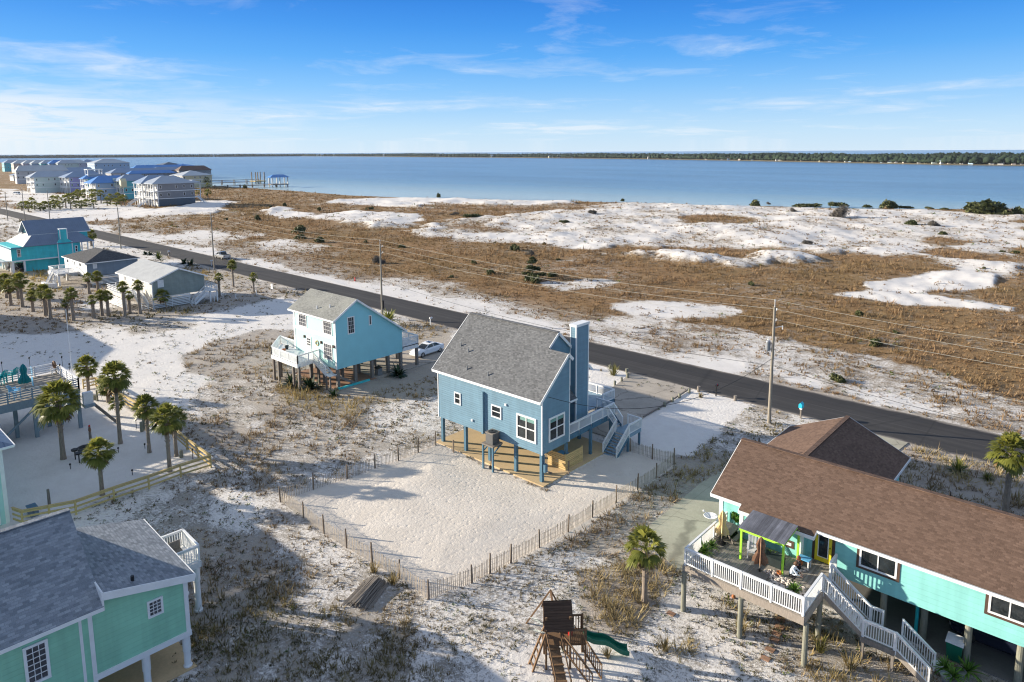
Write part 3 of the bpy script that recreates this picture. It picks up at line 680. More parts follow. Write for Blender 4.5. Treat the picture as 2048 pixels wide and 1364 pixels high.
# road, driveways, slabs
def strip(name, pts, z, mat, th=0.0):
    b = MB(); b.face([(x, y, z) for x, y in pts])
    o = b.build(name, mat); o['kind'] = 'structure'; return o
def rd(x, o): return (x, road_near(x)+o)
xs = list(np.linspace(40, -760, 41))
b = MB()
for a, c in zip(xs[:-1], xs[1:]):
    b.face([rd(a,0)+(0.035,), rd(a,ROADW)+(0.035,), rd(c,ROADW)+(0.035,), rd(c,0)+(0.035,)])
    b.face([rd(a,0)+(0.035,), rd(c,0)+(0.035,), rd(c,-0.05)+(-0.2,), rd(a,-0.05)+(-0.2,)])
    b.face([rd(a,ROADW)+(0.035,), rd(a,ROADW+0.05)+(-0.2,), rd(c,ROADW+0.05)+(-0.2,), rd(c,ROADW)+(0.035,)])
o = b.build('road', M['asphalt']); o['kind'] = 'structure'
def pad(name, pts, z0, z1, mat):
    o = MB().prism([(x, y, z0) for x, y in pts], (0,0,z1-z0)).build(name, mat); o['kind'] = 'structure'; return o

# ---------------------------------------------------------------- shared house pieces
def window(parent, axis, plane, u0, u1, z0, z1, out, nu=1, nz=1, frame='white', fw=0.09, glass='glass', trim=None, sash=True, name='window', proud=0.05):
    """window on a wall: axis 'x' = wall in plane x=plane (u runs along y), axis 'y' = wall in plane y=plane; out = outward sign"""
    def bx(m, a0, a1, b0, b1, d0, d1, mi=0):
        if axis == 'x': m.box(plane+out*d0, plane+out*d1, a0, a1, b0, b1, mi)
        else: m.box(a0, a1, plane+out*d0, plane+out*d1, b0, b1, mi)
    f = MB(); p = proud
    if trim:
        tw = 0.14
        bx(f, u0-tw, u0, z0-tw, z1+tw, -0.02, p*0.7, 1); bx(f, u1, u1+tw, z0-tw, z1+tw, -0.02, p*0.7, 1)
        bx(f, u0, u1, z0-tw, z0, -0.02, p*0.7, 1); bx(f, u0, u1, z1, z1+tw, -0.02, p*0.7, 1)
    bx(f, u0, u0+fw, z0, z1, -0.02, p); bx(f, u1-fw, u1, z0, z1, -0.02, p)
    bx(f, u0+fw, u1-fw, z0, z0+fw, -0.02, p); bx(f, u0+fw, u1-fw, z1-fw, z1, -0.02, p)
    iu0, iu1, iz0, iz1 = u0+fw, u1-fw, z0+fw, z1-fw; mw = fw*0.6 if nu < 3 else 0.024
    for k in range(1, nu): c = iu0+(iu1-iu0)*k/nu; bx(f, c-mw/2, c+mw/2, iz0, iz1, -0.02, p*0.8)
    for k in range(1, nz): c = iz0+(iz1-iz0)*k/nz; bx(f, iu0, iu1, c-mw/2, c+mw/2, -0.02, p*0.75)
    o = f.build(name, [M[frame], M[trim]] if trim else M[frame], parent)
    g = MB(); bx(g, iu0-0.004, iu1+0.004, iz0-0.004, iz1+0.004, -0.015, 0.012)
    g.build('pane', M[glass], o, org=ORG[o.name]); return o
def railing(parent, p, q, h=0.95, mat='white', step=0.13, post=0.1, bal=0.035, posts=True, low=0.09, name='railing', rails=None, npost=None):
    """p, q: points at deck-floor level"""
    p = Vector(p); q = Vector(q); L = (q-p).length; m = MB(); d = (q-p)
    up = Vector((0,0,1))
    m.bar(p+up*h, q+up*h, 0.12, 0.045)
    if rails:
        for z in rails: m.bar(p+up*z, q+up*z, 0.03, 0.11)
    else:
        m.bar(p+up*(h-0.09), q+up*(h-0.09), 0.04, 0.08); m.bar(p+up*low, q+up*low, 0.04, 0.07)
        n = max(2, int(L/step))
        for k in range(1, n): c = p+d*(k/n); m.bar(c+up*low, c+up*(h-0.05), bal)
    if posts:
        n = npost or max(1, round(L/1.8))
        for k in range(n+1): c = p+d*(k/n); m.bar(c-up*0.25, c+up*(h+0.03), post)
    return m.build(name, M[mat], parent)
def stairs(parent, p, q, w, n, mat_t, mat_s, side, rail_h=0.9, rail='white', railsides=(0,1), step=0.14):
    """flight from top p to foot q (centre line of one edge); side = horizontal vector to the other edge"""
    p = Vector(p); q = Vector(q); s = Vector(side)*w; m = MB(); dirh = Vector((q.x-p.x, q.y-p.y, 0)); run = dirh.length/n; dh = dirh.normalized()
    for k in range(n):
        z = p.z+(q.z-p.z)*(k+1)/(n+0.0); c = p+dirh*((k+0.5)/n); c.z = z+0.0
        a = c-dh*(run*0.56); b2 = c+dh*(run*0.56)
        m.slab([a, b2, b2+s, a+s], 0.045)
    m.build('stair_tread', M[mat_t], parent)
    dz = Vector((0,0,0.12))
    for e in (Vector((0,0,0)), s): MB().bar(p+e-dz, q+e-dz*0.4, 0.05, 0.26).build('stair_stringer', M[mat_s], parent)
    for i in railsides:
        e = (Vector((0,0,0)), s)[i]
        railing(parent, p+e+Vector((0,0,0.02)), q+e+Vector((0,0,0.02)), rail_h, rail, step, 0.09, name='stair_railing', npost=1)
def post(parent, x, y, z0, z1, w=0.3, mat='pile_wood', name='post'):
    return MB().box(x-w/2, x+w/2, y-w/2, y+w/2, z0, z1).build(name, M[mat], parent)
def rpost(parent, x, y, z0, z1, r=0.15, mat='post_wood', name='post'):
    return MB().tube([(x,y,z0),(x,y,z1)], [r*1.04, r*0.96], 12).build(name, M[mat], parent, smooth=False)
def gable_roof(parent, pts_low, pts_high, mat, th=0.14, name='roof', fascia='white', fh=0.18):
    """one roof plane: low edge a->b, high edge d->c (quad a,b,c,d)"""
    m = MB(); m.slab([pts_low[0], pts_low[1], pts_high[1], pts_high[0]], th); return m.build(name, M[mat], parent)
def roofplane(parent, quad, mat, th=0.10, fascia='white', edges=(), fh=0.2, name='roof_slope'):
    o = MB().slab(quad, th).build(name, M[mat], parent)
    if edges:
        f = MB()
        for i, j in edges:
            a = Vector(quad[i]); c = Vector(quad[j]); k = Vector((0,0,-fh/2-0.012))
            ctr = sum((Vector(p) for p in quad), Vector((0,0,0)))/len(quad); out = ((a+c)/2-ctr); out.z = 0; d = (c-a); d.z = 0
            if d.length > 1e-6: out = out - d*(out.dot(d)/d.length_squared)
            out = out.normalized()*0.022
            f.bar(a+k+out, c+k+out, 0.045, fh)
        f.build('fascia', M[fascia], o, org=ORG[o.name])
    return o

# ---------------------------------------------------------------- the blue house in the middle
pad('patio_slab', [(-44.85,38.95),(-32.15,38.95),(-32.15,48.6),(-44.85,48.6)], -0.15, 0.10, M['tan_slab'])
pad('driveway', [G(1262,747),G(1379,776),G(1288,836),(-32.9,50.2),(-44.6,50.2),(-44.6,55.0),G(1223,777)], -0.2, 0.06, M['concrete'])
X0, X1, XR, Y0, Y1, YB = -44.72, -32.61, -34.68, 39.32, 42.81, 48.3
ZB, ZE, RS = 2.40, 7.02, 0.885                     # wall bottom, eave, roof slope
YR = 43.82; ZR = ZE+RS*(YR-Y0)
bh = thing('stilt_house', 'blue lap-sided stilt house with grey shingle roof and tall chimney, in the fenced sand yard', 'house', (-38.6, 43.8, 0))
zr = lambda y: ZE+RS*(min(y, 2*YR-y)-Y0)
MB().prism([(X0,Y0,ZB),(X0,Y0,ZE-0.06),(X0,YR,ZR-0.06),(X0,YB,zr(YB)-0.06),(X0,YB,ZB)], (XR-X0,0,0)).build('wall', M['blue_siding'], bh)
zp = ZE+RS*(42.5-Y0)
MB().prism([(XR,Y0,ZB),(XR,Y0,ZE-0.06),(XR,42.5,zp-0.06),(XR,Y1,zp-0.33),(XR,Y1,ZB)], (X1-XR,0,0)).build('side_bay', M['blue_siding'], bh)
xl, xr2, xr1 = X0-0.4, XR+0.14, X1+0.12
ye = Y0-0.32; zee = ZE-RS*0.32+0.08
def rz(y): return ZE+RS*(y-Y0)+0.08
m = MB()
q1 = [(xl,ye,zee),(xr1,ye,zee),(xr1,42.52,rz(42.52)),(xr2,42.52,rz(42.52)),(xr2,YR,rz(YR)),(xl,YR,rz(YR))]
nr = Vector((0,-RS,1)).normalized(); m.prism(q1, nr*-0.12)
m.build('roof', M['grey_shingle'], bh)
m = MB(); yf = 2*YR-ye
m.slab([(xl,yf,zee),(xr2,yf,zee),(xr2,YR,rz(YR)),(xl,YR,rz(YR))], 0.12); m.build('roof', M['grey_shingle'], bh)
m = MB(); m.slab([(xr2,42.52,rz(42.52)),(xr1,42.52,rz(42.52)),(xr1,43.1,rz(42.52)-0.5),(xr2,43.1,rz(42.52)-0.5)], 0.1); m.build('roof', M['grey_shingle'], bh)
m = MB(); m.bar((xl,YR,rz(YR)+0.015),(xr2,YR,rz(YR)+0.015),0.34,0.05); m.build('ridge_cap', M['grey_shingle'], bh)
f = MB()
f.bar((xl,ye-0.02,zee-0.10),(xr1,ye-0.02,zee-0.10),0.05,0.2)
f.bar((xr1+0.02,ye,zee-0.10),(xr1+0.02,42.52,rz(42.52)-0.10),0.05,0.22); f.bar((xr1+0.02,42.52,rz(42.52)-0.10),(xr1+0.02,43.1,rz(42.52)-0.6),0.05,0.24)
f.bar((xr2+0.02,42.6,rz(42.6)-0.02),(xr2+0.02,YR,rz(YR)-0.10),0.05,0.2); f.bar((xr2+0.02,YR,rz(YR)-0.10),(xr2+0.02,yf,zee-0.10),0.05,0.22)
f.bar((xl-0.02,ye,zee-0.10),(xl-0.02,YR,rz(YR)-0.1),0.05,0.2)
f.build('fascia', M['white'], bh)
for x, y, z in ((X0,Y0,ZE-0.25),(X1,Y0,ZE-0.25),(X1,Y1,zp-0.5)):
    f = MB().box(x-0.06 if x > X0 else x-0.03, x+0.03 if x > X0 else x+0.06, y-0.03 if y == Y0 else y-0.05, y+0.06 if y == Y0 else y+0.03, ZB-0.02, z)
    f.build('corner_board', M['white'], bh)
# vents on the roof
for q in zip((922,937,934,976),(692,704,739,751)):
    d = ray(*q); nv = np.array([0,-RS,1]); c = nv@np.array([0,ye,zee]); P_ = O3+(c-nv@O3)/(nv@d)*d
    MB().tube([P_-np.array([0,0,0.1]), P_+np.array([0,0,0.32])], 0.06, 8).build('roof_vent', M['grey_metal'], bh)
def onwall_y(q, Y): p = ony(q[0], q[1], Y); return float(p[0]), float(p[2])
def onwall_x(q, X): p = onx(q[0], q[1], X); return float(p[1]), float(p[2])
def win_y(parent, q0, q1, Y, out=-1, **k):
    a = onwall_y(q0, Y); c = onwall_y(q1, Y); return window(parent, 'y', Y, min(a[0],c[0]), max(a[0],c[0]), min(a[1],c[1]), max(a[1],c[1]), out, **k)
def win_x(parent, q0, q1, X, out=1, **k):
    a = onwall_x(q0, X); c = onwall_x(q1, X); return window(parent, 'x', X, min(a[0],c[0]), max(a[0],c[0]), min(a[1],c[1]), max(a[1],c[1]), out, **k)
win_y(bh, (909,782.5), (922.3,811), Y0, nz=2, fw=0.11, proud=0.07)
win_y(bh, (983,807.5), (1003.3,839.5), Y0, nz=2, fw=0.11, proud=0.07)
win_y(bh, (1033.4,825.3), (1072.8,888.2), Y0, nu=2, nz=2, fw=0.14, proud=0.07)
win_x(bh, (1097.2,837.2), (1128.6,869.8), X1, nu=2, nz=2, fw=0.14, proud=0.07)
M['blind'] = m_plain('pale_teal_blind', (0.16,0.30,0.27), 0.7, 0.1)
for nm_ in [o for o in bh.children if o.name.startswith('window') and len(o.children)]:
    me_ = nm_.children[0].data; vs_ = np.array([v.co[:] for v in me_.vertices]) + np.array(ORG[nm_.children[0].name]); lo_, hi_ = vs_.min(0), vs_.max(0)
    if hi_[2]-lo_[2] > 1.5:
        e_ = 0.003; zt_ = hi_[2]-0.02; zb_ = zt_-0.30
        if hi_[0]-lo_[0] > 0.5: MB().box(lo_[0]+0.25,hi_[0]-0.03,lo_[1]-e_,lo_[1]+0.001,zb_,zt_).build('blind', M['blind'], nm_, org=ORG[nm_.name])
        else: MB().box(hi_[0]-0.001,hi_[0]+e_,lo_[1]+0.03,hi_[1]-0.03,zb_,zt_).build('blind', M['blind'], nm_, org=ORG[nm_.name])
a = onwall_y((967,783), Y0); MB().box(a[0]-0.10, a[0]+0.10, Y0-0.22, Y0, ZB+0.02, a[1]).build('wall_chase', M['blue_siding'], bh)
for q in ((1012,809),(945,840)):
    a = onwall_y(q, Y0); MB().box(a[0]-0.09, a[0]+0.09, Y0-0.11, Y0, a[1]-0.09, a[1]+0.09).build('wall_vent', M['white_worn'], bh)
# chimney on the recessed gable
cy0, cy1, cx = 45.55, 47.35, -34.02; ct = 11.34
ch = MB().box(XR-0.02, cx, cy0, cy1, 2.7, ct-0.12).build('chimney', M['blue_siding'], bh)
f = MB().box(XR-0.06, cx+0.05, cy0-0.05, cy1+0.05, ct-0.12, ct+0.10)
for y in (cy0, cy1):
    s_ = -1 if y == cy0 else 1
    f.box(cx-0.08, cx+0.018, y-0.018 if s_ < 0 else y-0.10, y+0.10 if s_ < 0 else y+0.018, 2.7, ct-0.12)
f.box(XR+0.0, XR+0.10, cy0-0.018, cy0, 6.0, ct-0.12); f.build('chimney_trim', M['white'], ch, org=ORG[ch.name])
m = MB(); m.slab([(XR,42.84,5.75),(XR,45.5,5.75),(XR+0.85,45.5,5.05),(XR+0.85,42.84,5.05)], 0.1); pr = m.build('pent_roof', M['grey_shingle'], bh)
MB().bar((XR+0.87,42.84,4.98),(XR+0.87,45.5,4.98),0.05,0.16).build('fascia', M['white'], pr, org=ORG[pr.name])
window(bh, 'x', XR, 43.1, 45.0, 2.85, 4.85, 1, nu=2, fw=0.1, name='sliding_door')
# posts
for x in (-44.35,-41.4,-38.45,-35.5,-32.78):
    for y in (39.5, 43.9, 48.1):
        if y > 42.5 and x > -33: continue
        post(bh, x, y, 0.08, ZB+0.02, 0.26, 'blue_plain')
for x, y in ((-32.78,42.6),(-32.85,46.14),(-33.2,49.75),(-35.2,52.7),(-39.5,52.7),(-44.3,52.7)): post(bh, x, y, -0.05, 2.3, 0.22, 'blue_plain')
# deck round the right side and the front
DZ = 2.62
MB().box(XR,-33.1,42.84,50.0,DZ-0.06,DZ).build('deck_floor', M['blue_step'], bh)
MB().box(X0,-35.1,48.32,53.0,DZ-0.061,DZ-0.001).build('deck_floor', M['blue_step'], bh)
f = MB().box(-33.1,-33.0,42.84,50.05,DZ-0.42,DZ+0.02).box(-35.05,-33.1,49.95,50.05,DZ-0.42,DZ+0.02).box(-35.1,-35.0,50.05,53.0,DZ-0.4,DZ+0.02).box(X0,-35.0,53.0,53.08,DZ-0.4,DZ+0.02); f.build('deck_beam', M['blue_plain'], bh)
railing(bh, (-33.05,42.95,DZ), (-33.05,49.98,DZ), 0.95)
railing(bh, (-33.15,49.98,DZ), (-34.9,49.98,DZ), 0.95)
railing(bh, (-35.05,51.1,DZ), (-35.05,52.98,DZ), 0.95)
railing(bh, (-35.15,53.0,DZ), (-44.7,53.0,DZ), 0.95)
# stairs: short upper flight, landing, lower flight
LZ = 1.58
stairs(bh, (-33.0,49.0,DZ-0.05), (-32.1,49.0,LZ+0.02), 0.95, 4, 'blue_step', 'blue_plain', (0,1,0))
MB().box(-32.15,-30.7,48.75,50.8,LZ-0.06,LZ).box(-30.72,-30.64,48.72,50.84,LZ-0.28,LZ+0.01).box(-32.15,-30.7,50.8,50.86,LZ-0.28,LZ+0.01).build('stair_landing', M['blue_step'], bh)
railing(bh, (-30.68,48.8,LZ), (-30.68,50.8,LZ), 0.92); railing(bh, (-30.74,50.82,LZ), (-32.1,50.82,LZ), 0.92)
stairs(bh, (-32.05,48.75,LZ), (-32.2,47.1,0.0), 1.4, 8, 'blue_step', 'blue_plain', (1,0,0))
for x, y in ((-30.8,50.7),(-30.8,48.85),(-32.05,50.7)): post(bh, x, y, -0.1, LZ-0.05, 0.16, 'blue_plain')
MB().box(-32.62,-32.36,39.42,39.72,0.95,1.6).tube([(-32.5,39.5,1.6),(-32.5,39.5,2.4)],0.03).tube([(-32.45,39.62,1.6),(-32.45,39.62,2.4)],0.03).build('meter_box', M['blue_plain'], bh)
# air conditioner on its stand
st = thing('equipment_stand', 'blue timber stand on tall legs against the blue house wall', 'stand', (-37.45,38.6,0))
MB().box(-38.1,-36.8,38.1,39.29,2.12,2.24).build('platform', M['weathered'], st)
for x, y in ((-38.0,38.2),(-36.9,38.2)): post(st, x, y, -0.1, 2.12, 0.14, 'blue_plain', 'leg')
for x in (-38.0,-36.9): MB().bar((x,38.25,1.55),(x,39.25,2.1),0.09).build('brace', M['blue_plain'], st)
ac = thing('air_conditioner', 'dark grey box air conditioner with round fan grille, on the blue stand', 'air conditioner', (-37.4,38.72,2.24))
MB().box(-37.8,-37.0,38.3,39.1,2.26,3.14).build('casing', M['ac_metal'], ac)
MB().box(-37.84,-36.96,38.26,39.14,3.14,3.22).build('lid', M['weathered'], ac)
m = MB().lathe([(0.36,0),(0.36,0.02),(0.30,0.05),(0.10,0.06),(0.10,0.03),(0.0,0.03)], (-37.4,38.7,3.215), 20); m.build('fan_grille', M['black'], ac)
# slatted bin and clutter below the deck
bn = thing('slatted_bin', 'new yellow pine slatted enclosure under the blue house', 'bin', (-33.4,43.4,0.1))
b = MB()
for k in range(8):
    z = 0.12+k*0.165
    b.box(-34.35,-32.55,42.2,42.235,z,z+0.14); b.box(-32.55,-32.515,42.2,44.6,z,z+0.14)
b.build('slat_panel', M['yellow_wood'], bn)
for x, y in ((-34.3,42.28),(-32.62,42.28),(-32.62,44.55)): MB().box(x-0.05,x+0.05,y-0.0,y+0.09,0.08,1.45).build('corner_post', M['fence_pine'], bn)
bd = MB().box(-34.2,-33.0,43.0,43.8,0.1,0.85).build('storage_box', M['blue_plastic']); 
ORG[bd.name]=(0,0,0); tag(bd, 'blue storage box inside the yellow slatted enclosure', 'box')
sv = thing('shovel', 'orange-handled shovel standing beside the air conditioner stand legs', 'shovel', (-37.5,38.5,0))
MB().tube([(-37.45,38.5,0.25),(-37.4,38.62,1.35)],0.03,6).build('handle', M['orange'], sv)
MB().lathe([(0.02,0.32),(0.10,0.28),(0.13,0.1),(0.02,0.0)], (-37.46,38.48,0.0), 8).build('blade', M['black'], sv)
lb_ = MB().box(-33.75,-33.0,40.95,41.12,0.10,0.16).build('loose_board', M['weathered']); ORG[lb_.name]=(0,0,0); tag(lb_, 'short grey board lying on the slab under the blue house', 'board')

# ---------------------------------------------------------------- pale aqua stilt house beside it
LX, LY = -63.46, 41.14
lh = thing('stilt_house', 'pale aqua stilt house with light grey saltbox roof, next to the blue house', 'house', (-68,46,0))
pl = [(LY,2.28),(LY,8.05),(43.82,9.72),(50.25,5.15),(50.25,2.28)]
MB().prism([(LX,y,z) for y, z in pl], (-72.1-LX,0,0)).build('wall', M['lb_wall'], lh)
MB().box(-72.1,LX,LY-0.03,LY-0.001,2.28,8.0).build('front_face', M['lb_front'], lh)  # thin sheet giving the sun-facing wall its paler, sunlit tone
rl, rr_ = -72.6, LX+0.28
s1 = (9.72-8.05)/(43.82-LY); s2 = (5.15-9.72)/(50.25-43.82)
roofplane(lh, [(rl,LY-0.45,8.05-0.45*s1+0.12),(rr_,LY-0.45,8.05-0.45*s1+0.12),(rr_,43.82,9.84),(rl,43.82,9.84)], 'lb_shingle', 0.12, 'white', ((0,1),(1,2)))
roofplane(lh, [(rl,50.8,5.15+0.55*s2+0.12),(rr_,50.8,5.15+0.55*s2+0.12),(rr_,43.82,9.84),(rl,43.82,9.84)], 'lb_shingle', 0.12, 'white', ((0,1),(1,2)))
for q in ((660,615),(634,617.5)):
    d = ray(*q); nv = np.array([0,-s1,1]); c = nv@np.array([0,LY,8.15]); P_ = O3+(c-nv@O3)/(nv@d)*d
    MB().tube([P_-np.array([0,0,0.1]), P_+np.array([0,0,0.35])], 0.07, 8).build('roof_vent', M['white'], lh)
MB().box(-72.14,LX+0.03,LY-0.07,LY-0.03,5.6,5.95).box(-72.14,-71.85,LY-0.065,LY-0.03,2.28,7.9).box(LX-0.25,LX+0.03,LY-0.065,LY-0.03,2.28,7.85).build('white_band', M['white'], lh)
kw = dict(nu=4, nz=4, fw=0.12, glass='glass_drape_sheen', name='sliding_door')
win_y(lh, (596.5,619.5), (614,656), LY-0.03, **kw)
win_y(lh, (645.5,633.5), (664.5,672.5), LY-0.03, **kw)
win_y(lh, (646.8,683.5), (666,723), LY-0.03, **kw)
a = onwall_y((613.5,671), LY-0.03); c = onwall_y((623.5,704), LY-0.03)
dr = MB().box(a[0],c[0],LY-0.08,LY-0.03,c[1],a[1]).build('door', M['white'], lh)
g = MB()
for i in range(2):
    for j in range(3): g.box(a[0]+0.12+i*0.36,a[0]+0.42+i*0.36,LY-0.09,LY-0.078,a[1]-0.25-j*0.3-0.22,a[1]-0.25-j*0.3)
g.build('pane', M['glass'], dr, org=ORG[dr.name])
win_x(lh, (694,634.5), (709.5,666), LX, nu=3, nz=4, fw=0.11)
win_x(lh, (737,631), (743.2,649.5), LX, fw=0.09)
for q in ((593,620),(616.5,627),(641.5,634),(667.5,641),(610,672),(643.5,684),(668.5,692.5)):
    a = onwall_y(q, LY-0.03); MB().box(a[0]-0.10,a[0]+0.10,LY-0.2,LY-0.03,a[1]-0.18,a[1]+0.12).build('wall_lamp', M['slide_green'] if False else M['brown_trim'], lh)
wr = MB(); a = onwall_y((634.5,686), LY-0.04)
pts = [(a[0]+0.27*math.cos(t), LY-0.07, a[1]+0.27*math.sin(t)) for t in np.linspace(0, 2*math.pi, 15)]
wr.tube(pts, 0.07, 6); o = wr.build('wreath', M['tan_cloth']); ORG[o.name]=(0,0,0); tag(o, 'round yellow wreath on the front wall of the pale aqua house', 'wreath')
# front deck: narrow right end, wide left end
FZ = 3.02
dk = [(-66.9,LY),(-66.35,38.0),(-72.0,38.0),(-75.6,LY)]
MB().prism([(x,y,FZ-0.08) for x, y in dk], (0,0,0.08)).build('deck_floor', M['white_worn'], lh)
f = MB(); f.bar((-66.35,38.0,FZ-0.22),(-72.0,38.0,FZ-0.22),0.08,0.44); f.bar((-66.35,38.0,FZ-0.22),(-66.9,LY,FZ-0.22),0.08,0.44); f.bar((-72.0,38.0,FZ-0.22),(-75.6,LY,FZ-0.22),0.08,0.44); f.build('deck_beam', M['white'], lh)
railing(lh, (-66.4,38.05,FZ), (-72.0,38.05,FZ), 0.95, step=0.11); railing(lh, (-66.4,38.05,FZ), (-66.85,LY-0.1,FZ), 0.95); railing(lh, (-72.0,38.05,FZ), (-75.6,LY,FZ), 0.95)
railing(lh, (-75.6,LY,FZ), (-72.2,LY+0.02,FZ), 0.95)
stairs(lh, (-66.8,LY-0.95,FZ-0.1), (-64.3,LY-0.95,1.75), 0.85, 7, 'white_worn', 'white', (0,1,0), railsides=(0,))
MB().box(-64.35,-63.5,LY-1.0,LY-0.05,1.65,1.73).build('stair_landing', M['white_worn'], lh)
stairs(lh, (-64.35,LY-0.1,1.7), (-64.35,LY+2.4,0.15), 0.85, 8, 'white_worn', 'pile_wood', (1,0,0), railsides=())
post(lh, -63.6, LY-0.9, -0.05, 1.7, 0.15); post(lh, -64.3, LY-0.9, -0.05, 1.7, 0.15)
for x, y in ((-66.45,38.2),(-67.6,38.2),(-71.9,38.2),(-70.9,38.25),(-74.0,40.0),(-72.2,39.2),(-66.9,40.9)): post(lh, x, y, -0.1, FZ-0.3, 0.24)
for x in (LX-0.2,-66.3,-69.1,-71.9):
    for y in (41.3,43.6,45.9,48.2,50.1): post(lh, x, y, -0.05, 2.32, 0.32)
# balcony on the road side
MB().box(-72.1,LX,50.27,52.7,2.75,2.85).build('deck_floor', M['white_worn'], lh)
MB().box(LX-0.06,LX,50.3,52.7,2.3,2.86).box(-72.1,LX,52.7,52.78,2.3,2.86).build('deck_beam', M['white'], lh)
railing(lh, (LX-0.05,50.35,2.85), (LX-0.05,52.72,2.85), 0.98, step=0.11); railing(lh, (LX-0.1,52.72,2.85), (-72.0,52.72,2.85), 0.98)
for x in (LX-0.2,-67.5,-71.9): post(lh, x, 52.6, -0.05, 2.4, 0.3)
pad('brick_patio', [(-72.2,41.0),(-63.2,41.0),(-63.2,46.2),(-72.2,46.2)], -0.15, 0.09, M['brick_paving'])
pad('driveway', [(-72.2,46.2),(-63.2,46.2),(-63.0,56.0),(-59.5,60.0),(-60.5,67.4),(-66.5,67.5),(-69.5,58.0)], -0.15, 0.085, M['concrete'])
o = MB().bar((-63.3,41.0,0.14),(-63.25,45.2,0.14),0.25,0.18).build('slab_edge', M['aqua_siding']); ORG[o.name]=(0,0,0); tag(o, 'aqua painted kerb along the brick patio of the pale aqua house', 'kerb')
pot = MB().lathe([(0.16,0),(0.24,0.45),(0.2,0.42)], (-72.6,40.3,FZ), 12).build('flower_pot', M['dark_pot']); ORG[pot.name]=(0,0,0); tag(pot, 'dark green pot on the white deck of the pale aqua house', 'pot')
pot = MB().lathe([(0.14,0),(0.22,0.32),(0.18,0.3)], (-72.0,39.6,FZ), 12).build('flower_pot', M['orange']); ORG[pot.name]=(0,0,0); tag(pot, 'terracotta pot on the white deck of the pale aqua house', 'pot')
bn = thing('rubbish_bin', 'pale grey wheeled bin standing under the aqua house', 'bin', (-63.9,47.0,0.09))
MB().prism([(-64.25,46.75,0.12),(-63.65,46.75,0.12),(-63.58,46.68,1.0),(-64.32,46.68,1.0)], (0,0.6,0)).build('body', M['grey_metal'], bn)
MB().slab([(-64.36,46.64,1.0),(-63.54,46.64,1.0),(-63.54,47.32,1.1),(-64.36,47.32,1.1)],0.06).build('lid', M['black'], bn)

# ---------------------------------------------------------------- turquoise house with the brown roof, right foreground
TW, TZ0 = 38.65, 2.28
tqr = lambda y: 4.86+0.49*(y-38.3)            # roof plane, top
th_ = thing('stilt_house', 'turquoise house on posts with long brown shingle roof, deck and yellow door, at the right', 'house', (-9,42,0))
XL, XRt = -17.55, 6.0
YRI = 42.55; ZRI = tqr(YRI); YBK = 2*YRI-38.65
MB().prism([(XL,TW,TZ0),(XL,TW,tqr(TW)-0.15),(XL,YRI,ZRI-0.15),(XL,YBK,tqr(TW)-0.15),(XL,YBK,TZ0)], (XRt-XL,0,0)).build('wall', M['tq_wall'], th_)
MB().prism([(-15.95,38.02,TZ0),(-15.95,38.02,tqr(38.02)-0.14),(-15.95,TW+0.01,tqr(TW)-0.14),(-15.95,TW+0.01,TZ0)], (3.75,0,0)).build('front_bay', M['tq_wall'], th_)
q1 = [(-17.95,38.22),(-15.95,38.22),(-15.95,37.78),(-11.55,37.78),(-11.55,38.22),(XRt+0.4,38.22),(XRt+0.4,YRI),(-17.95,YRI)]
nr = Vector((0,-0.49,1)).normalized()
MB().prism([(x,y,tqr(y)) for x, y in q1], nr*-0.11).build('roof', M['brown_shingle'], th_)
MB().slab([(-17.95,2*YRI-38.2,tqr(38.2)),(XRt+0.4,2*YRI-38.2,tqr(38.2)),(XRt+0.4,YRI,ZRI),(-17.95,YRI,ZRI)],0.11).build('roof', M['brown_shingle'], th_)
MB().bar((-17.95,YRI,ZRI+0.02),(XRt,YRI,ZRI+0.02),0.34,0.05).build('ridge_cap', M['brown_shingle'], th_)
f = MB()
for x0, x1, y in ((-17.97,-15.97,38.2),(-15.97,-11.53,37.76),(-11.57,XRt+0.4,38.2)): f.bar((x0,y-0.02,tqr(y)-0.13),(x1,y-0.02,tqr(y)-0.13),0.05,0.2)
f.bar((-15.95,38.2,tqr(38.2)-0.12),(-15.95,37.76,tqr(37.76)-0.12),0.05,0.2); f.bar((-11.55,38.2,tqr(38.2)-0.12),(-11.55,37.76,tqr(37.76)-0.12),0.05,0.2)
f.bar((-17.97,38.2,tqr(38.2)-0.13),(-17.97,YRI,ZRI-0.13),0.05,0.2); f.build('fascia', M['white'], th_)
MB().bar((-11.5,38.13,tqr(38.2)-0.08),(XRt+0.3,38.13,tqr(38.2)-0.08),0.12,0.1).build('gutter', M['white'], th_)
for x, y in ((XL-0.0,TW),(-15.95,38.02),(-12.2,38.02)): MB().box(x-0.02 if x < -12.5 else x-0.22, x+0.22 if x < -12.5 else x+0.02, y-0.03, y+0.05, TZ0, tqr(y)-0.2).build('corner_board', M['white'], th_)
win_y(th_, (1721,1086), (1793,1158), TW, nu=2, fw=0.1, trim='brown_trim')
win_y(th_, (1980,1177), (2062,1255), TW, nu=2, fw=0.1, trim='brown_trim')
win_y(th_, (1517.5,1062), (1583,1092), 38.02, nu=2, fw=0.1, trim='brown_trim')
DF = 2.74
a0, a1 = -11.72, -10.82
d_ = MB().box(a0-0.16,a1+0.16,TW-0.03,TW+0.02,DF,DF+2.06).build('door_frame', M['brown_trim'], th_)
dr = MB().box(a0,a1,TW-0.07,TW-0.03,DF+0.05,DF+2.02).build('door', M['yellow_door'], th_)
MB().box(a0+0.16,a1-0.16,TW-0.085,TW-0.068,DF+0.32,DF+1.88).build('door_pane_frame', M['white'], dr, org=ORG[dr.name])
MB().box(a0+0.21,a1-0.21,TW-0.095,TW-0.083,DF+0.37,DF+1.83).build('pane', M['glass'], dr, org=ORG[dr.name])
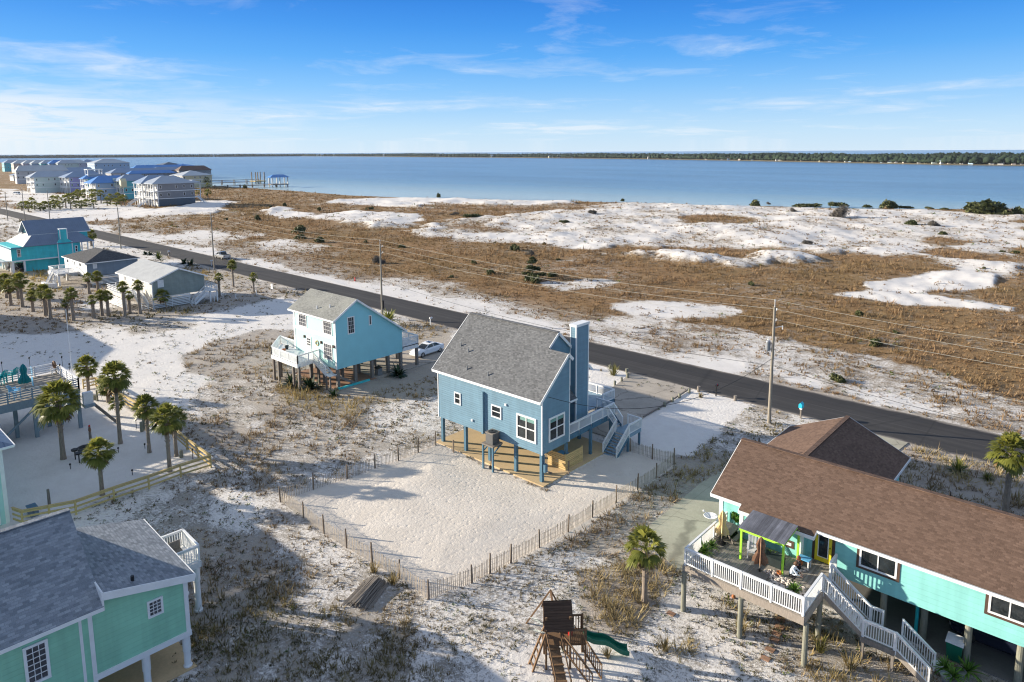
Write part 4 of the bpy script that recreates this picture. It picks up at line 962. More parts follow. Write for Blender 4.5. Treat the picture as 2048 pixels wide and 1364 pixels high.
MB().lathe([(0.0,0),(0.03,0.0),(0.035,0.04),(0,0.06)], (a1-0.08,TW-0.09,DF+1.0), 8).build('handle', M['black'], dr, org=ORG[dr.name])
MB().lathe([(0.03,0),(0.08,0.03),(0.09,0.14),(0.03,0.2)], (-10.42,TW-0.12,DF+1.75), 10).build('wall_lamp', M['black'], th_)
for q in ((1930,1330),(2034,1370),(1844,1280),(1762,1262)): x, y = G(*q); rpost(th_, x, y+0.1, -0.1, TZ0+0.05, 0.17)
for x in (-17.2,-13.6): 
    for y in (41.5,46.0): rpost(th_, x, y, -0.1, TZ0+0.05, 0.16)
for x in (0.5,4.5): rpost(th_, x, 39.0, -0.1, TZ0+0.05, 0.17)
for x in (-9,-5,-1,3):
    rpost(th_, x, 46.0, -0.1, TZ0+0.05, 0.16)
MB().tube([(-6.6,39.5,0),(-6.6,39.5,TZ0+0.1)],0.09,10).build('drain_pipe', M['teal_plastic'], th_)
MB().box(-17.5,XRt,46.3,46.45,0,TZ0+0.02).build('back_screen', M['weathered'], th_)
# rear wing with its own gable
wx, wyf = -14.05, 52.0
MB().prism([(-17.7,YBK-2.5,TZ0),(-17.7,YBK-2.5,4.9),(wx,YBK-2.5,6.5),(-10.4,YBK-2.5,4.9),(-10.4,YBK-2.5,TZ0)], (0,wyf-0.35-YBK+2.5,0)).build('rear_wing', M['tq_wall'], th_)
sl = (6.72-4.80)/4.15
roofplane(th_, [(wx+4.15,43.2,4.80),(wx+4.15,wyf,4.80),(wx,wyf,6.72),(wx,42.6,6.72)], 'brown_shingle', 0.11, 'white', ((0,1),(1,2)))
roofplane(th_, [(wx-4.15,43.2,4.80),(wx-4.15,wyf,4.80),(wx,wyf,6.72),(wx,42.6,6.72)], 'brown_shingle', 0.11, 'white', ((0,1),(1,2)))
MB().bar((wx,42.9,6.74),(wx,wyf,6.74),0.3,0.05).build('ridge_cap', M['brown_shingle'], th_)
for q in ((1530,878.5),(1904,988)):
    p_ = onz(q[0], q[1], ZRI-0.15); MB().tube([(p_[0],YRI+0.25,ZRI-0.2),(p_[0],YRI+0.25,ZRI+0.28)],0.05,8).build('roof_vent', M['black'], th_)
# deck
dx0, dx1, dy0 = -17.05, -10.42, 33.2
MB().box(dx0,dx1,dy0,38.0,DF-0.05,DF).box(dx0,-15.97,38.0,TW-0.01,DF-0.05,DF).box(-12.18,dx1,38.0,TW-0.04,DF-0.05,DF).build('deck_floor', M['deckwood'], th_)
MB().box(dx0-0.05,dx1+0.05,dy0-0.08,dy0,DF-0.44,DF-0.02).box(dx1,dx1+0.07,dy0,38.0,DF-0.44,DF-0.02).box(dx0-0.07,dx0,dy0,38.6,DF-0.44,DF-0.02).build('deck_beam', M['deckfascia'], th_)
railing(th_, (dx0+0.05,dy0+0.03,DF), (dx1-0.05,dy0+0.03,DF), 1.0, step=0.115, npost=4)
railing(th_, (dx0+0.05,dy0+0.1,DF), (dx0+0.05,38.5,DF), 1.0, step=0.115)
railing(th_, (dx1-0.04,dy0+0.1,DF), (dx1-0.04,35.9,DF), 1.0, step=0.10)
railing(th_, (dx1-0.04,37.3,DF), (dx1-0.04,38.25,DF), 1.0, step=0.115)
for x, y in ((-16.95,33.07),(-13.62,33.1),(-10.3,33.3),(-16.9,36.6),(-10.5,36.0)): rpost(th_, x, y, -0.1, DF-0.4, 0.14)
# two flights of stairs with a landing
TL = 1.18
stairs(th_, (dx1+0.05,35.95,DF-0.05), (-8.35,35.95,TL+0.03), 1.3, 8, 'white_worn', 'deckfascia', (0,1,0), 0.95, 'white_worn')
MB().box(-8.4,-6.8,35.85,37.35,TL-0.06,TL).box(-8.4,-6.8,35.8,35.86,TL-0.28,TL).build('stair_landing', M['weathered'], th_)
railing(th_, (-8.3,35.9,TL), (-6.85,35.9,TL), 0.95, 'white_worn', step=0.12); railing(th_, (-8.3,37.3,TL), (-7.75,37.3,TL), 0.95, 'white_worn', step=0.12)
stairs(th_, (-6.8,35.95,TL-0.03), (-5.3,35.95,0.05), 1.3, 6, 'weathered', 'deckfascia', (0,1,0), 0.95, 'white_worn')
for x, y in ((-8.3,35.95),(-6.9,35.95),(-6.9,37.25),(-8.3,37.25)): post(th_, x, y, -0.1, TL, 0.13, 'weathered')
# lean-to awning on lime green posts
aw = thing('awning', 'grey board lean-to awning on lime green posts over the deck window', 'awning', (-13.7,36.8,DF))
MB().slab([(-15.05,35.72,4.70),(-12.42,35.72,4.70),(-12.42,37.72,4.93),(-15.05,37.72,4.93)],0.05).build('roof_boards', M['awning'], aw)
f = MB().bar((-15.0,35.8,4.58),(-12.47,35.8,4.58),0.08,0.14).bar((-12.47,35.8,4.6),(-12.47,37.7,4.82),0.06,0.12).bar((-15.0,35.8,4.6),(-15.0,37.7,4.82),0.06,0.12); f.build('frame_beam', M['lime'], aw)
for x, y in ((-14.9,35.85),(-12.52,35.87),(-14.9,37.85),(-12.4,37.85)): post(aw, x, y, DF, 4.62, 0.11, 'lime', 'leg')
# slabs and yard below
pad('driveway', [(-19.2,36.3),(-23.0,38.3),(-23.3,48.0),(-22.3,55.0),(-20.5,60.0),(-18.3,67.0),(-13.0,66.9),(-14.5,52.3),(-18.0,52.2),(-18.0,39.5),(-17.4,37.2)], -0.2, 0.07, M['green_concrete'])
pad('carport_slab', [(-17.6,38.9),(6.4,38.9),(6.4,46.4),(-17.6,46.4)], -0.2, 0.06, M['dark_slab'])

# ---------------------------------------------------------------- mint green house, bottom left
class Frame:
    def __init__(s, rot): c, n = math.cos(rot), math.sin(rot); s.M = np.array([[c, n, 0], [-n, c, 0], [0, 0, 1.]]); s.rot = rot
    def on(s, k, x, y, v): o, d = s.M @ O3, s.M @ ray(x, y); return o+(v-o[k])/d[k]*d
MF = Frame(-0.0385)
mh = thing('house', 'mint green house with slate blue shingle roofs and white columns, bottom left corner', 'house', (0,0,0), rot=-0.0385)
MX = -34.0
MB().prism([(MX,7.0,2.05),(MX,11.16,2.05),(MX,11.16,4.98),(MX,7.47,5.86),(MX,7.47,5.2),(MX,7.0,5.2)], (-6.9,0,0)).build('wall', M['mint_wall'], mh)
MB().prism([(MX+0.02,-8,-0.1),(MX+0.02,-8,5.4),(MX-4.6,-8,8.0),(MX-9.2,-8,5.4),(MX-9.2,-8,-0.1)], (0,15.0,0)).build('wall', M['mint_wall'], mh)
MB().slab([(MX-7.3,7.5,6.06),(MX+0.3,7.5,6.06),(MX+0.3,11.5,5.06),(MX-7.3,11.5,5.06)],0.12).build('roof', M['slate_shingle'], mh)
MB().bar((MX+0.3,7.4,5.90),(MX+0.3,11.5,4.92),0.06,0.36).bar((MX-7.3,11.53,4.98),(MX+0.32,11.53,4.98),0.05,0.16).build('fascia', M['white'], mh)
MB().slab([(MX+0.35,-8.5,5.42),(MX+0.35,7.45,5.42),(MX-4.6,7.45,8.28),(MX-4.6,-8.5,8.28)],0.12).build('roof', M['slate_shingle'], mh)
MB().slab([(MX-9.6,-8.5,5.42),(MX-9.6,7.45,5.42),(MX-4.6,7.45,8.28),(MX-4.6,-8.5,8.28)],0.12).build('roof', M['slate_shingle'], mh)
MB().box(MX-1.6,MX+0.32,7.40,7.47,5.25,6.1).build('fascia', M['white'], mh)
MB().bar((MX-4.6,-8.5,8.3),(MX-4.6,7.45,8.3),0.32,0.05).build('ridge_cap', M['slate_shingle'], mh)
MB().bar((MX+0.37,-8.5,5.32),(MX+0.37,7.45,5.32),0.05,0.16).build('fascia', M['white'], mh)
MB().box(MX-0.02,MX+0.05,6.82,7.0,0.0,5.3).build('corner_board', M['white'], mh)
MB().box(MX-0.02,MX+0.05,6.45,6.57,0.0,5.3).box(MX-0.02,MX+0.3,6.45,6.57,5.2,5.32).build('downspout', M['white'], mh)
MB().box(MX-0.02,MX+0.05,11.0,11.2,2.05,4.9).build('corner_board', M['white'], mh)
MB().box(MX-7.0,MX+0.06,6.9,11.24,1.76,2.05).build('base_beam', M['white'], mh)
p0 = MF.on(0,293,1204,MX); p1 = MF.on(0,327,1221,MX); window(mh, 'x', MX, p0[1], p1[1], p1[2]-0.07, p0[2], 1, nu=3, nz=4, fw=0.1, proud=0.07, glass='glass_drape_sheen')  # paler pane colour on this house stands in for reflection
p0 = MF.on(0,44,1297,MX+0.02); p1 = MF.on(0,105,1347,MX+0.02); window(mh, 'x', MX+0.02, p0[1], p1[1]-0.05, p1[2]-0.1, p0[2], 1, nu=3, nz=6, fw=0.12, proud=0.07, glass='glass_drape_sheen')
def column(par, x, y, z0, z1, r=0.16):
    return MB().lathe([(r*1.35,0),(r*1.35,0.12),(r*1.05,0.16),(r,0.9),(r,z1-z0-0.9),(r*1.2,z1-z0-0.85),(r*1.2,z1-z0)], (x,y,z0), 14).build('column', M['white'], par, smooth=False)
for x, y in ((MX-0.15,11.0),(MX-0.15,9.1),(MX-3.4,11.0),(MX-3.4,9.1),(MX-6.7,11.0)): column(mh, x, y, 0.0, 1.78)
MB().box(MX-7.2,MX+0.2,7.0,11.3,-0.1,0.06).build('porch_slab', M['tan_slab'], mh)
bz = 3.05
MB().box(-40.4,-37.95,11.2,13.3,bz-0.06,bz).box(-37.98,-37.9,11.2,13.35,bz-0.3,bz+0.01).box(-40.4,-37.9,13.3,13.37,bz-0.3,bz+0.01).build('balcony_floor', M['white_worn'], mh)
railing(mh, (-37.98,11.25,bz), (-37.98,13.25,bz), 1.0); railing(mh, (-38.05,13.28,bz), (-40.3,13.28,bz), 1.0); railing(mh, (-40.35,13.25,bz), (-40.35,11.3,bz), 1.0)
column(mh, -38.15, 13.1, 0.0, bz-0.3, 0.17); column(mh, -40.2, 13.1, 0.0, bz-0.3, 0.17)
for q in ((86,1068,7.55),(265,1160,5.75)):
    p_ = MF.on(2,*q); MB().tube([p_-np.array([0,0,0.15]),p_+np.array([0,0,0.22])],0.08,8).build('roof_vent', M['black'], mh)
cf = MB()
cp = (-39.2,12.5)
o = cf.box(cp[0]-0.3,cp[0]+0.3,cp[1]-0.3,cp[1]+0.3,0.36,0.42).box(cp[0]-0.3,cp[0]+0.3,cp[1]+0.24,cp[1]+0.3,0.42,0.95)
c_ = thing('balcony_chair', 'dark wooden chair standing on the white balcony of the mint green house', 'chair', (0,0,0), rot=-0.0385)
MB().box(-39.5,-38.9,12.2,12.8,bz+0.38,bz+0.44).build('seat', M['weathered'], c_); MB().box(-39.5,-39.44,12.2,12.8,bz+0.44,bz+0.95).build('backrest', M['weathered'], c_)
for x in (-39.47,-38.93):
    for y in (12.23,12.77): MB().box(x-0.03,x+0.03,y-0.03,y+0.03,bz,bz+0.38).build('leg', M['weathered'], c_)

# ---------------------------------------------------------------- white house at the left edge
wh = thing('house', 'pale house corner with hipped metal roof beside the yellow rail fence', 'house', (-62,5,0))
MB().box(-75,-57.35,-6,9.7,-0.1,5.75).build('wall', M['lb_front'], wh)
MB().box(-57.5,-57.3,9.5,9.74,0,5.7).build('corner_board', M['white'], wh)
MB().box(-57.36,-57.24,9.05,9.2,0.1,5.75).box(-57.36,-57.05,9.05,9.2,5.65,5.8).build('downspout', M['white'], wh)
rx0, rx1, ry0, ry1 = -75.5, -56.75, -6.5, 10.35
for quad in ([(rx1,ry0,5.8),(rx1,ry1,5.8),(rx1-6,ry1-6,8.3),(rx1-6,ry0+6,8.3)], [(rx1,ry1,5.8),(rx0,ry1,5.8),(rx0+6,ry1-6,8.3),(rx1-6,ry1-6,8.3)], [(rx0,ry0,5.8),(rx1,ry0,5.8),(rx1-6,ry0+6,8.3),(rx0+6,ry0+6,8.3)], [(rx0,ry1,5.8),(rx0,ry0,5.8),(rx0+6,ry0+6,8.3),(rx0+6,ry1-6,8.3)]):
    MB().slab(quad,0.1).build('roof', M['bluegrey_metal'], wh)
MB().bar((rx1+0.02,ry0,5.72),(rx1+0.02,ry1,5.72),0.1,0.16).bar((rx0,ry1+0.02,5.72),(rx1,ry1+0.02,5.72),0.1,0.16).build('gutter', M['white'], wh)
pt = thing('planter_box', 'dark blue planter box on the sand beside the pale house corner', 'planter', (-57.4,11.3,0))
MB().box(-58.0,-56.9,10.9,11.4,0,0.5).build('trough', M['bluegrey_metal'], pt); MB().box(-58.05,-56.85,10.85,11.45,0.5,0.56).build('rim', M['blue_plain'], pt)

# ---------------------------------------------------------------- raised pool-side deck on the left
pdk = thing('raised_deck', 'weathered blue-grey raised sun deck on tall posts at the left edge', 'deck', (-76.4,14,0))
PZ = 3.95; px0, px1, py1 = -79.9, -72.75, 18.75
MB().box(px0,px1,2,py1,PZ-0.06,PZ).build('deck_floor', M['deckwood'], pdk)
M['deck_blue'] = m_wood('blue_grey_painted_wood', (0.25,0.32,0.37), 0.15)
MB().box(px1,px1+0.08,2,py1,PZ-0.75,PZ-0.04).box(px0,px1,py1,py1+0.08,PZ-0.5,PZ-0.02).build('deck_beam', M['deck_blue'], pdk)
for p_, q_ in (((px1,py1,PZ),(px1,2,PZ)), ((px0,py1,PZ),(px1,py1,PZ)), ((px0,py1,PZ),(px0,2,PZ))):
    railing(pdk, p_, q_, 1.0, 'deck_blue' if p_[0]==px1 else 'white_worn', rails=(0.2,0.42,0.64,0.84), post=0.12)
for q in ((162,855),(75,874),(140,837),(124,849),(36,875),(100,852)): x, y = G(*q); post(pdk, x, y, -0.1, PZ-0.6, 0.3, 'deck_blue')
for x, y in ((-73.0,9),(-73.0,4),(-79.6,18.4),(-79.6,12),(-79.6,6)): post(pdk, x, y, -0.1, PZ-0.6, 0.3, 'deck_blue')
MB().bar((-73.3,15.3,0.6),(-73.3,18.5,3.4),0.08,0.2).build('brace', M['deck_blue'], pdk); MB().bar((-73.35,15.2,2.8),(-73.35,12.4,0.4),0.08,0.2).build('brace', M['deck_blue'], pdk)
MB().box(px1+0.1,px1+0.9,py1+0.1,py1+1.0,2.1,2.35).build('side_step', M['deck_blue'], pdk); MB().bar((px1+0.2,py1+1.0,2.2),(-71.0,21.4,0.0),0.12,0.25).build('brace', M['pile_wood'], pdk)
o = MB().box(px1+0.12,px1+0.62,py1+0.15,py1+0.95,2.36,3.5).build('cabinet', M['white_worn']); ORG[o.name]=(0,0,0); tag(o, 'off-white upright cabinet on the step at the raised deck corner', 'cabinet')

# ---------------------------------------------------------------- three houses further along the road on the left
# (a) low sage grey house with pale metal roof
sh = thing('house', 'sage grey house with pale ribbed metal gable roof and white slatted skirt', 'house', (-128,47.3,0))
ax, ay0, ay1, axl = -120.29, 42.95, 51.7, -135.6; ayr = 47.35
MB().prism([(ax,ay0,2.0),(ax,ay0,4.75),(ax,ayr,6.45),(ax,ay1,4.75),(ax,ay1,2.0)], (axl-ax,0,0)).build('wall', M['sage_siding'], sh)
MB().box(axl,ax,ay0-0.03,ay0-0.002,2.0,4.7).build('front_face', M['cream_siding'], sh)  # sunlit beige here, shaded grey-green on the gable: light put into wall colours
for ys, s_ in ((ay0-0.45,1),(ay1+0.45,-1)): roofplane(sh, [(axl-0.4,ys,4.70),(ax+0.35,ys,4.70),(ax+0.35,ayr,6.62),(axl-0.4,ayr,6.62)], 'pale_metal', 0.1, 'white', ((0,1),(1,2)))
mz = zm(200,480,7.578)
win_x(sh, mz(868,612), mz(968,710), ax, nu=2, fw=0.1, glass='white_worn')
for q0, q1 in ((mz(485,560),mz(535,640)),(mz(610,595),mz(660,660)),(mz(365,510),mz(395,620))): win_y(sh, q0, q1, ay0-0.03, nu=2, fw=0.1, glass='glass_drape_sheen')
b = MB()
for k in range(7): z = 0.2+k*0.27; b.box(ax,ax+0.05,ay0-0.02,49.0,z,z+0.16); b.box(axl+11,ax,ay0-0.07,ay0-0.03,z,z+0.16)
b.build('slat_skirt', M['white'], sh)
for y in (43.0,46.0,48.95): MB().box(ax+0.05,ax+0.1,y-0.06,y+0.06,0,2.0).build('skirt_post', M['white'], sh)
MB().box(ax-0.02,ax+0.06,ay0-0.06,ay0+0.1,0,4.6).build('corner_board', M['white'], sh)
MB().box(-132.5,-124.0,39.8,ay0-0.1,2.4,2.5).build('deck_floor', M['white_worn'], sh)
MB().box(-132.55,-124.0,39.74,39.8,1.9,2.5).build('deck_beam', M['cream_siding'], sh)
railing(sh, (-132.4,39.85,2.5), (-124.1,39.85,2.5), 0.95, rails=(0.3,0.6)); railing(sh, (-132.4,39.85,2.5), (-132.4,42.8,2.5), 0.95, rails=(0.3,0.6)); railing(sh, (-124.1,39.85,2.5), (-124.1,41.2,2.5), 0.95, rails=(0.3,0.6))
stairs(sh, (-124.0,41.3,2.45), (-120.9,41.3,0.3), 1.1, 9, 'white_worn', 'white', (0,1,0))
b = MB()
for k in range(6): z = 0.2+k*0.27; b.box(-132.5,-124.0,39.76,39.82,z,z+0.17)
b.build('slat_skirt', M['white'], sh)
for x in (-132.3,-128,-124.2): post(sh, x, 40.0, -0.1, 2.3, 0.25, 'white')
MB().box(ax-3,ax+1.4,ay1+0.1,ay1+1.6,1.95,2.05).build('deck_floor', M['white_worn'], sh)
railing(sh, (ax+1.35,ay1+0.2,2.05), (ax+1.35,ay1+1.55,2.05), 0.95, rails=(0.3,0.6)); railing(sh, (ax-3,ay1+1.6,2.05), (ax+1.3,ay1+1.6,2.05), 0.95, rails=(0.3,0.6))
stairs(sh, (ax+0.25,ay1-0.1,2.0), (ax+0.25,49.3,0.1), 1.1, 9, 'white_worn', 'white', (1,0,0))
for x, y in ((ax+1.3,ay1+0.3),(ax+1.3,ay1+1.5)): post(sh, x, y, -0.1, 2.0, 0.2, 'white')
# (b) dark hipped roof
dh = thing('house', 'white and grey-blue house with charcoal hipped roof beside the bright aqua house', 'house', (-158.8,47.1,0))
bx0, bx1, by0, by1 = -166.0, -151.7, 42.45, 51.8
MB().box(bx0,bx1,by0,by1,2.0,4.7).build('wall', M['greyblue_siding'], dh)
MB().box(bx0,bx1,by0-0.03,by0-0.002,2.0,4.7).build('front_face', M['white'], dh)
e0, e1, f0, f1 = bx0-0.4, bx1+0.4, by0-0.4, by1+0.4; rxa, rxb, ryy, rzz = -161.4, -156.4, 47.1, 6.45
for quad in ([(e0,f0,4.72),(e1,f0,4.72),(rxb,ryy,rzz),(rxa,ryy,rzz)], [(e1,f1,4.72),(e0,f1,4.72),(rxa,ryy,rzz),(rxb,ryy,rzz)]): roofplane(dh, quad, 'dark_shingle', 0.1, 'white', ((0,1),))
for tri in ([(e1,f0,4.72),(e1,f1,4.72),(rxb,ryy,rzz)], [(e0,f1,4.72),(e0,f0,4.72),(rxa,ryy,rzz)]):
    m = MB(); nr = (Vector(tri[1])-Vector(tri[0])).cross(Vector(tri[2])-Vector(tri[0])).normalized(); nr = nr if nr.z > 0 else -nr; m.prism(tri, nr*-0.1); m.build('roof_hip', M['dark_shingle'], dh)
MB().bar((e1+0.02,f0,4.62),(e1+0.02,f1,4.62),0.05,0.18).build('fascia', M['white'], dh)
dz_ = zm(100,460,9.743)
win_x(dh, dz_(832,662), dz_(920,745), bx1, nu=2, fw=0.1, glass='white_worn')
for q0, q1 in ((dz_(330,560),dz_(365,640)),(dz_(432,590),dz_(450,700)),(dz_(470,605),dz_(495,690)),(dz_(568,635),dz_(612,715))): win_y(dh, q0, q1, by0-0.03, nu=1, fw=0.08)
b = MB()
for k in range(7): z = 0.15+k*0.26; b.box(bx1,bx1+0.05,by0,by1,z,z+0.15)
b.build('slat_skirt', M['white'], dh)
MB().box(-163.0,-156.5,38.6,by0-0.1,2.35,2.45).box(-163.05,-156.45,38.55,38.6,1.9,2.45).build('deck_floor', M['white_worn'], dh)
railing(dh, (-162.9,38.7,2.45), (-159.4,38.7,2.45), 0.95, step=0.2); railing(dh, (-162.9,38.7,2.45), (-162.9,by0-0.2,2.45), 0.95, step=0.2); railing(dh, (-156.6,38.7,2.45), (-156.6,by0-0.2,2.45), 0.95, step=0.2)
stairs(dh, (-159.2,38.6,2.4), (-157.0,36.6,0.2), 1.3, 9, 'bluegrey_metal', 'white', (0.707,0.707,0))
MB().prism([(-158.5,36.2,0),(-156.0,36.0,0),(-154.2,37.4,0),(-154.6,37.9,0),(-156.2,36.7,0),(-158.3,36.7,0)],(0,0,1.05)).build('stair_wall', M['white_worn'], dh)
for x, y in ((-162.7,38.8),(-156.7,38.8),(-160,38.8),(-162.7,41.8)): post(dh, x, y, -0.1, 2.0, 0.35, 'white')
# (c) bright aqua house with chimney
ah = thing('house', 'bright aqua two-storey house with blue-grey metal roof and aqua chimney', 'house', (-188.5,45.5,0))
cx1, cy0_, cy1_, cx0 = -181.4, 36.45, 49.85, -195.0; czb, cze = 2.6, 5.68
MB().box(cx0,cx1,cy0_,cy1_,czb,cze).build('wall', M['aqua_siding'], ah)
MB().box(cx0,cx1-1.0,39.0,cy1_,-0.1,czb).build('lower_wall', M['aqua_siding'], ah)
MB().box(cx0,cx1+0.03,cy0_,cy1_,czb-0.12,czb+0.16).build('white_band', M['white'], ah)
MB().box(cx0,cx1,cy0_-0.03,cy0_-0.001,czb,cze-0.2).build('front_face', M['lb_front'], ah)
xr_, zr_, zm_ = -188.6, 10.9, 7.9
k = (zr_-5.7)/(cx1+0.45-xr_)
def za(x): return 5.7+k*(cx1+0.45-x)
xm = cx1+0.45-(zm_-5.7)/k
MB().slab([(cx1+0.45,38.6,5.7),(cx1+0.45,52.8,5.7),(xm,50.2,zm_),(xm,41.2,zm_)],0.1).build('roof_skirt', M['bluegrey_metal'], ah)
MB().slab([(cx1+0.45,38.6,5.7),(xm,41.4,zm_),(2*xr_-xm,41.4,zm_),(2*xr_-cx1-0.45,38.6,5.7)],0.1).build('roof_skirt', M['pale_metal'], ah)
MB().slab([(cx1+0.45,52.8,5.7),(xm,50.2,zm_),(2*xr_-xm,50.2,zm_),(2*xr_-cx1-0.45,52.8,5.7)],0.1).build('roof_skirt', M['bluegrey_metal'], ah)
roofplane(ah, [(xm+0.02,40.5,zm_+0.02),(xm+0.02,53.0,zm_+0.02),(xr_,53.0,zr_),(xr_,40.5,zr_)], 'bluegrey_metal', 0.1, 'white', ((3,0),(0,1),(1,2)))
roofplane(ah, [(2*xr_-xm,40.5,zm_+0.02),(2*xr_-xm,53.0,zm_+0.02),(xr_,53.0,zr_),(xr_,40.5,zr_)], 'bluegrey_metal', 0.1, 'white', ((3,0),(1,2)))
MB().prism([(xm-0.3,41.5,zm_-0.3),(2*xr_-xm+0.3,41.5,zm_-0.3),(xr_,41.5,zr_-0.25)], (0,0.3,0)).build('gable_wall', M['lb_front'], ah)
MB().box(2*xr_-xm+0.3,xm-0.25,49.8,52.4,5.6,zm_-0.05).build('upper_wall', M['aqua_siding'], ah)
window(ah, 'y', 41.5, xr_-0.9, xr_+0.9, zm_+0.2, zr_-1.2, -1, nu=2, nz=2, fw=0.1)
tz_ = zm(0,420,9.743)
chm = MB().box(cx1-1.2,cx1+0.22,45.2,48.2,0,6.0).prism([(cx1+0.22,45.2,6.0),(cx1+0.22,48.2,6.0),(cx1+0.22,47.3,6.7),(cx1+0.22,46.0,6.7)],(-1.3,0,0)).box(cx1-1.1,cx1+0.22,45.9,47.35,6.7,8.95).build('chimney', M['aqua_siding'], ah)
MB().box(cx1-1.2,cx1+0.28,45.82,47.43,8.9,9.06).box(cx1+0.2,cx1+0.26,45.15,45.33,0,6.0).box(cx1+0.2,cx1+0.26,48.07,48.25,0,6.0).box(cx1+0.2,cx1+0.26,45.82,46.0,6.7,8.9).box(cx1+0.2,cx1+0.26,47.25,47.43,6.7,8.9).build('chimney_trim', M['white'], chm, org=ORG[chm.name])
win_x(ah, tz_(320,770), tz_(415,915), cx1, nz=2, fw=0.12); win_x(ah, tz_(1455,690), tz_(1520,810), cx1, nz=2, fw=0.12)
MB().box(cx0,cx1+0.5,36.0,38.6,5.4,5.52).build('porch_roof', M['bluegrey_metal'], ah)
MB().box(cx0,cx1+0.4,50.0,52.6,2.55,2.65).build('porch_floor', M['white_worn'], ah)
for y in (50.1,51.3,52.5): post(ah, cx1+0.25, y, 0, 5.6, 0.2, 'white')
for x in (cx1-0.2,-183.5,-186,-188.5,-191): post(ah, x, 36.6, 0, czb, 0.35, 'white')
post(ah, cx1-0.2, 38.7, 0, czb, 0.35, 'white')
MB().box(cx0,cx1-0.5,33.5,cy0_-0.05,2.6,2.75).build('deck_floor', M['white_worn'], ah); railing(ah, (cx1-0.6,33.6,2.75), (cx0,33.6,2.75), 1.0, step=0.25)
for x in (-183,-186,-189): post(ah, x, 33.8, 0, 2.6, 0.35, 'white')
# (d) dark green building at the far left
gh = thing('house', 'dark green building with pale metal roof behind the bright aqua house', 'house', (-222,38,0))
g0 = G(0,487); 
MB().box(-236,-214,27,40,0,5.2).build('wall', M['green_wall'], gh)
MB().slab([(-213.5,26.5,5.2),(-213.5,40.5,5.2),(-225,40.5,7.4),(-225,26.5,7.4)],0.12).build('roof', M['bluegrey_metal'], gh); MB().slab([(-236.5,26.5,5.2),(-236.5,40.5,5.2),(-225,40.5,7.4),(-225,26.5,7.4)],0.12).build('roof', M['pale_metal'], gh)

# two beach houses just outside the left edge: their shade reaches into the picture
for (ax_, bx_, ay_, by_, h_), lb in zip(((-97,-82.2,-6,10.2,7.2),(-151,-124.5,0,16.5,8.8)), ('pale house behind the raised deck, outside the left edge','second pale beach house further along, outside the left edge')):
    r = thing('house', lb, 'house', ((ax_+bx_)/2,(ay_+by_)/2,0)); MB().box(ax_,bx_,ay_,by_,-0.1,h_-1.6).build('wall', M['cream_siding'], r)
    m = MB(); yc = (ay_+by_)/2; m.prism([(bx_+0.4,ay_-0.4,h_-1.6),(bx_+0.4,by_+0.4,h_-1.6),(bx_+0.4,yc+2,h_),(bx_+0.4,yc-2,h_)],(ax_-bx_-0.8,0,0)); m.build('roof', M['bluegrey_metal'], r)

# ---------------------------------------------------------------- loose objects
def hgt(px, py, top, z0=0.0):
    b = onz(px, py, z0); lo, hi = 0.0, 60.0
    for _ in range(40):
        m = (lo+hi)/2
        if PX((b[0], b[1], z0+m))[1] > top: lo = m
        else: hi = m
    return lo
def loft(mb, rings, mi=0, cap=True):
    n = len(rings[0]); i0 = len(mb.v)
    for r in rings: mb.v += [tuple(map(float, p)) for p in r]
    for k in range(len(rings)-1):
        for j in range(n):
            a = i0+k*n+j; b = i0+k*n+(j+1) % n; mb.f.append((a, b, b+n, a+n)); mb.m.append(mi)
    if cap:
        mb.f.append(tuple(i0+j for j in range(n-1, -1, -1))); mb.m.append(mi)
        e = i0+(len(rings)-1)*n; mb.f.append(tuple(e+j for j in range(n))); mb.m.append(mi)
    return mb
def single(name, mb, mats, label, cat, group=None, smooth=False):
    v = np.array(mb.v); c = v.mean(0); org = (float(c[0]), float(c[1]), float(v[:,2].min()))
    o = mb.build(name, mats, None, org, smooth); return tag(o, label, cat, group)

